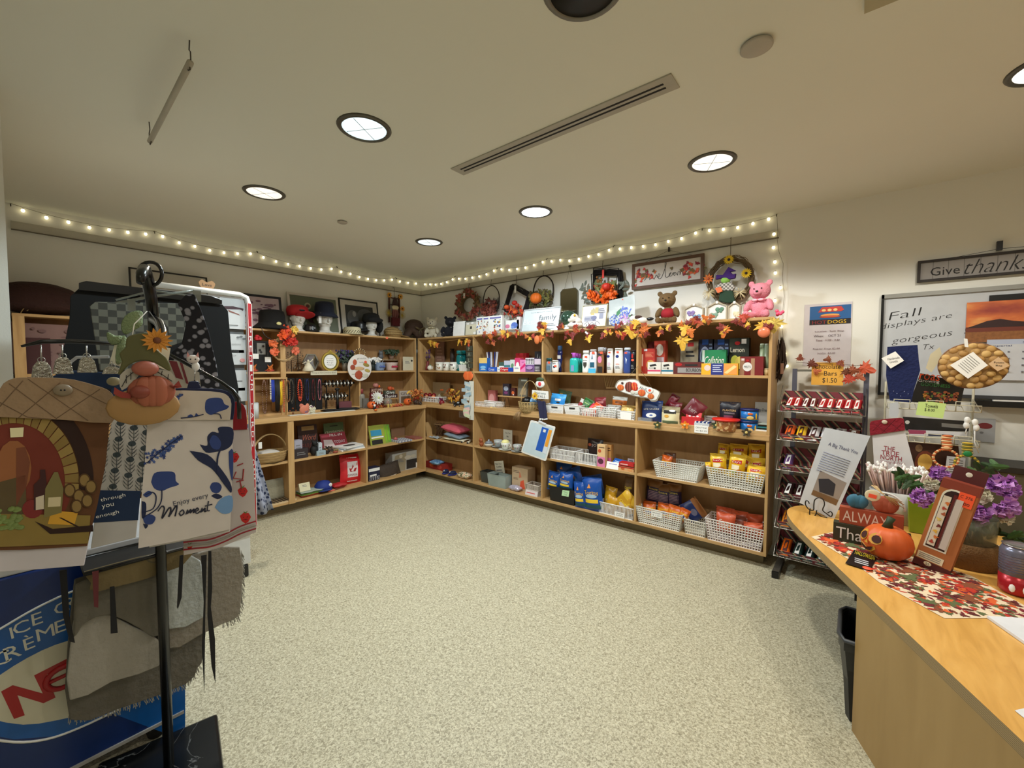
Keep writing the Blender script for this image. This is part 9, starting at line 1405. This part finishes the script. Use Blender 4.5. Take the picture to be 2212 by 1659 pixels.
x0_=f.uv(1813,1110)[0];x1_=f.uv(1953,1130)[0];h2_=f.uv(1814,1094)[1];b=MB();b.b2(x0_,x1_,.008,.045,h1_+.0005,h2_,C(164,74,46,.7));b.text('ALWAYS',(x0_+x1_)/2-.01,(h1_+h2_)/2,.007,(h2_-h1_)*.62,C(226,206,190),(x1_-x0_)*.8);b.build('upper_block',t,bevel=.002)
for(px,py,rx,ry,m,lab)in[(1852,1081,25,23,C(50,104,130,.7),'blue wooden pumpkin'),(1912,1100,31,20,C(164,78,52,.7),'rust wooden pumpkin')]:b=MB();cx,cz=f.uv(px,py,.02);r_=f.uv(px+rx,py,.02)[0]-cx;b.ell((cx,.022,h2_+r_*.82),(r_,.016,r_*.82),m,20);[b.ell((cx+s_*r_*.42,.02,h2_+r_*.8),(r_*.5,.016,r_*.74),m,16)for s_ in(-1,1)];b.cyl((cx,.02,h2_+r_*1.5),(cx+.004,.02,h2_+r_*1.8),.006,DARK,6);b.build('painted_pumpkin',t,label=lab)
b=MB();c_=f.uv(1885,1070,0);b.ell((c_[0],-.002,c_[1]),(.03,.003,.028),CREAM,16);b.box((c_[0],-.006,c_[1]-.003),(.03,.001,.018),STK,eul(0,.15,0));b.build('price_tag',t);b=MB();c_=f.uv(1893,1062,.01);[b.tube([(c_[0]+rr.uniform(-.02,.0),.0,c_[1]+.03),(c_[0]+.03,-.004,c_[1]-.01),(c_[0]+.07+rr.uniform(-.02,.03),0,c_[1]-.04+rr.uniform(-.02,.02))],.0018,C(190,160,110),4)for _ in range(14)];b.build('raffia_bow',t);b=MB();b.tube([(c_[0]+.03+.075*math.cos(a),.03,h2_+.02+.075*math.sin(a))for a in[PI*k/14 for k in range(15)]],.005,WHT,6);b.build('wire_handle',t)
f=FD(1916,1216);f.loc.y+=.06;t=thing('carved_pumpkin','orange carved pumpkin with a surprised face and green stem','pumpkin',f);b=MB();PM=C(206,92,36,.45,var=.15,sc_=20);pumpkin(b,(0,0,.075),.094,PM,None,.8,11);b.build('shell',t);b=MB();b.tube([(0,0,.14),(.004,-.005,.168),(.012,-.004,.19)],[.022,.013,.016],C(40,60,34,.6),8);b.build('stem',t)
b=MB();Yc=C(206,150,50,.6);fa=lambda a,z,o=1.0:(.094*o*math.sin(a)*math.sin(math.acos(max(-1,min(1,(z-.088)/.093))))**.8,-.094*o*math.cos(a)*math.sin(math.acos(max(-1,min(1,(z-.088)/.093))))**.8,z*.82)
def carve(pts,m,o=1.02):v=[fa(a,z,o)for a,z in pts];n=len(v);c=sum((Vector(x)for x in v),Vector())/n;b.add([tuple(c*1.0)]+v,[(0,1+k,1+(k+1)%n)for k in range(n)],m)
ci=lambda a,z,r,k_=10,s_=1:[(a+r/.1*math.cos(2*PI*k/k_),z+r*s_*math.sin(2*PI*k/k_))for k in range(k_)]
for a_ in(-.52,-1.2):carve(ci(a_,.125,.03),Yc,1.03);carve(ci(a_+.06,.125,.02),C(60,16,10,.8),1.045)
carve([(-1.25,.085),(-.95,.06),(-.5,.085),(-.45,.07),(-.7,.045),(-1.0,.038),(-1.3,.055)],Yc,1.03);carve([(-1.15,.078),(-.95,.062),(-.55,.078),(-.7,.053),(-1.0,.045),(-1.2,.06)],C(60,16,10,.8),1.045);carve([(-.85,.112),(-.78,.09),(-.95,.09)],Yc,1.04);b.build('carved_face',t)
f=Fr(onD(1860,1222)+Vector((0,0,.004)),0);b=MB();P=[onD(*p)for p in[(1845,1190),(1894,1208),(1880,1236),(1826,1219)]];b.add([(p.x,p.y,DZ+.006)for p in P]+[(p.x,p.y,DZ+.0045)for p in P],[(0,1,2,3),(4,5,6,7),(0,1,5,4),(1,2,6,5),(2,3,7,6),(3,0,4,7)],BLACK);vs,fs,x0,x1,y0,y1=text_mesh('HALLOWEEN');U0,U1,U2=onD(1846,1199),onD(1888,1213),onD(1848,1194);b.add([(U0+(U1-U0)*((v.x-x0)/(x1-x0))+(U2-U0)*1.6*((v.y-y0)/(y1-y0)))+Vector((0,0,.0068))for v in vs],fs,C(226,206,50));S_=onD(1874,1231);b.lathe([(.018,.007),(.018,.0075),(0,.0078)],STK,12,c=(S_.x,S_.y,DZ));[b.add([tuple(onD(*p))[:2]+(DZ+.0066,)for p in((1846,1207+4*k),(1876,1216+4*k),(1876,1218+4*k),(1846,1209+4*k))],[(0,1,2,3)],C(190,190,196))for k in range(3)];tag(b.build('halloween_tag'),'black and yellow HALLOWEEN tag in front of the carved pumpkin','price tag')
f=FD(2008,1231,-.28);t=thing('candle_box','tall cardboard window box with autumn candles and an orange price sticker','box',f);t.rotation_euler=(Matrix.Rotation(-.28,3,'Z')@Matrix.Rotation(-.07,3,'X')@Matrix.Rotation(.20,3,'Y')).to_euler();w,h=.115,.40;BXM=C(170,100,50,.7);b=MB();b.b2(-w/2,w/2,0,.06,0,h,BXM);b.b2(-w/2-.0005,w/2+.0005,-.0005,.0605,0,.03,C(80,24,22));b.b2(-w/2-.0005,w/2+.0005,-.0005,.0605,h-.04,h+.0005,C(130,50,30));b.b2(-w*.38,w*.5,.052,.058,h,h+.06,C(80,24,22));b.ell((.005,.0515,h+.035),(.01,.001,.01),OFFW,12);b.build('carton',t,bevel=.001)
b=MB();wn=[(x*.036-.008,z)for x,z in[(-1,.09),(1,.09),(1,.33)]+[(math.cos(a),.33+.036*math.sin(a))for a in(.4,.8,1.2,1.57,2.0,2.4,2.8)]+[(-1,.33)]];b.prism(wn,-.0018,0,OFFW);b.prism([(-.008+(x+.008)*.84,.22+(z-.22)*.95)for x,z in wn],-.0028,-.0016,C(44,18,16,.4));b.build('window',t)
b=MB();[b.b2(x-.012,x+.012,-.006,-.003,.105,.33,m)for x,m in((-.024,C(214,200,180,.5)),(.012,C(196,184,176,.5)))];b.b2(-.008,.003,-.006,-.003,.1,.345,C(90,24,24,.4));[b.leaf((-.024+.006*(k%2),-.0075,.12+.026*k),.011,LEAFM[k%6],eul(0,k*1.3,0),fold=0)for k in range(8)];b.build('candles',t)
b=MB();b.b2(.004,.05,-.003,-.002,h-.095,h-.035,C(240,84,40,.6));b.text('C 376',.027,h-.052,-.0034,.012,INK,.036);b.text('5.00',.027,h-.08,-.0034,.012,INK,.03);b.build('price_sticker',t);b=MB();b.b2(-.052,.03,-.002,-.001,.034,.064,CREAM);[b.b2(-.046,.022,-.0026,-.002,.056-.008*k,.059-.008*k,GREY)for k in range(3)];b.ell((-.012,-.002,.02),(.013,.001,.009),CREAM,12);b.text('25',-.012,.02,-.0034,.01,INK,.012);b.build('product_label',t)
f=FD(1935,1128);t=thing('straw_tub','white tub packed with paper wrapped straws','container',f);b=MB();zt=f.uv(1935,1060)[1];b.lathe([(.085,0),(.12,zt),(.114,zt),(.08,.004)],C(190,192,192,.4),24,sy=.6);b.build('tub',t);b=MB();q=random.Random(9)
for k in range(110):x,y=q.uniform(-.105,.105),q.uniform(-.05,.05);l=q.uniform(.13,.17);b.tube([(x*.8,y*.8,zt-.03),(x*1.25+q.uniform(-.01,.01),y,zt-.03+l)],.0045,C(196,166,160,.7)if k%3 else C(206,186,180),4);b.ell((x*1.25,y,zt-.03+l),(.008,.006,.012),LBL,5,m=4)
o=b.build('straws',t);o['kind']='stuff'
f=FD(1985,1150);b=MB();b.prism([(-.04,0),(.04,0),(.05,.17),(-.05,.17)],-.03,.04,C(118,136,34,.2));tag(b.build('green_vase',fr=f,bevel=.003),'lime green square glass vase behind the carved pumpkin','vase')
f=FD(2092,1228);f.loc.y+=.05;t=thing('flower_vase','glass vase wrapped in burlap with purple and white carnations','flowers',f);b=MB();b.lathe([(.10,0),(.10,.07),(.095,.105),(.09,.105)],C(124,92,56,.95,bump=.8,bs=150),26,sy=.8);b.build('burlap_wrap',t);b=MB();b.lathe([(.085,.10),(.092,.22),(.09,.22),(.083,.10)],C(130,136,120,.08,alpha=.45),24,sy=.8);b.build('glass',t);b=MB();q=random.Random(3);[b.tube([(q.uniform(-.06,.06),q.uniform(-.04,.04),.02),(q.uniform(-.08,.08),q.uniform(-.05,.05),.27)],.005,C(50,60,36),5)for _ in range(12)];b.build('stems',t)
def carn(px,py,rpx,m,m2,y=0):
 x,z=f.uv(px,py,y);r=f.uv(px+rpx,py,y)[0]-x;b=MB()
 for k in range(64):
  th=q.uniform(0,2*PI);ph=q.uniform(0,1.25);d=Vector((math.sin(ph)*math.cos(th),-math.cos(ph)*.7,math.sin(ph)*math.sin(th)));s_=d.orthogonal().normalized()*r*.30;u_=d.cross(s_).normalized()*r*.16;c=Vector((x,y,z));tip=c+d*r*q.uniform(.75,1.05);b.add([c,c+d*r*.5+s_,tip+s_*.9+u_,tip-u_*.6,tip-s_*.9+u_,c+d*r*.5-s_],[(0,1,2,3,4,5)],[m,m2][k%2])
 b.build('carnation',t)
PU,PU2,WF,WF2=C(176,110,196,.7),C(204,150,218,.7),C(232,230,214,.7),C(216,212,190,.7)
for a in[(2030,1022,30,PU,PU2,.06),(2012,1046,24,WF,WF2,.0),(1992,1072,36,PU,PU2,-.02),(2100,1050,36,WF,WF2,.03),(2112,1068,34,WF,WF2,-.01),(2108,1108,46,PU,PU2,-.04),(2164,1048,46,PU,PU2,.02),(2168,1094,44,PU2,PU,-.02),(2186,1064,26,PU,PU2,.0),(2172,1118,26,WF,WF2,.0)]:carn(*a)
b=MB();GL=[C(60,96,44,.6),C(44,70,36,.6)]
for(px,py,n)in[(2125,1012,8),(1960,1030,9),(1975,1050,7),(2130,1150,8),(2010,1060,5),(2090,1128,5),(2200,1170,10)]:
 x,z=f.uv(px,py,.03);[b.leaf((x+q.gauss(0,.02),.03+q.uniform(-.03,.03),z+q.gauss(0,.016)),.03,GL[k%2],eul(q.uniform(-.6,.6),q.uniform(0,6),q.uniform(-.6,.6)),shape=1)for k in range(n)]
b.build('leaves',t)
f=FD(2203,1292,0);f.loc.y+=.045;t=thing('drink_can','tall grey and red drink can at the right edge of the desk','can',f);b=MB();b.lathe([(.04,0),(.05,.01),(.05,.075)],C(170,30,40,.25,.3),24);b.lathe([(.0502,.075),(.0502,.165),(.042,.185)],C(120,120,140,.25,.5),24);[b.lathe([(.0506,.09+.01*k),(.0506,.093+.01*k)],C(80,80,100),24)for k in range(7)];[b.ell((.05*math.cos(a),.05*math.sin(a),.03),(.003,.01,.016),LBL,6,eul(0,0,a),m=4)for a in(-2.0,-1.3)];b.build('can_body',t);b=MB();b.lathe([(.044,.185),(.046,.19),(.038,.187),(0,.186)],SILV,24);b.build('rim',t)
f=FD(2172,1206,.9);t=thing('eyeglasses','pair of black rimmed glasses lying beside the vase','glasses',f);b=MB();[b.tube([(s_*.032+.026*math.cos(a),0,.022+.02*math.sin(a))for a in[2*PI*k/16 for k in range(16)]],.0025,BLACK,5,closed=True)for s_ in(-1,1)];b.tube([(-.008,0,.026),(.008,0,.026)],.002,BLACK,4);[b.tube([(s_*.057,0,.03),(s_*.06,.12,.02),(s_*.055,.14,.004)],.002,BLACK,4)for s_ in(-1,1)];b.build('frame',t)
for k,(pl,lab)in enumerate([([(2132,1336),(2260,1344),(2330,1480),(2212,1392)],'stack of white paper on the desk by the runner'),([(2192,1536),(2260,1520),(2300,1600),(2212,1552)],'corner of a white sheet at the right edge of the desk'),([(2150,1176),(2172,1186),(2150,1196),(2140,1186)],'small white paper scrap behind the glasses')]):
 P=[onD(*p)for p in pl];b=MB();n=4;z0,z1=DZ+.001,DZ+(.010 if k==0 else .002);b.add([(p.x,p.y,z0)for p in P]+[(p.x,p.y,z1)for p in P],[(4,5,6,7),(0,1,2,3),(0,1,5,4),(1,2,6,5),(2,3,7,6),(3,0,4,7)],C(224,226,232,.5));tag(b.build('paper'),lab,'paper')
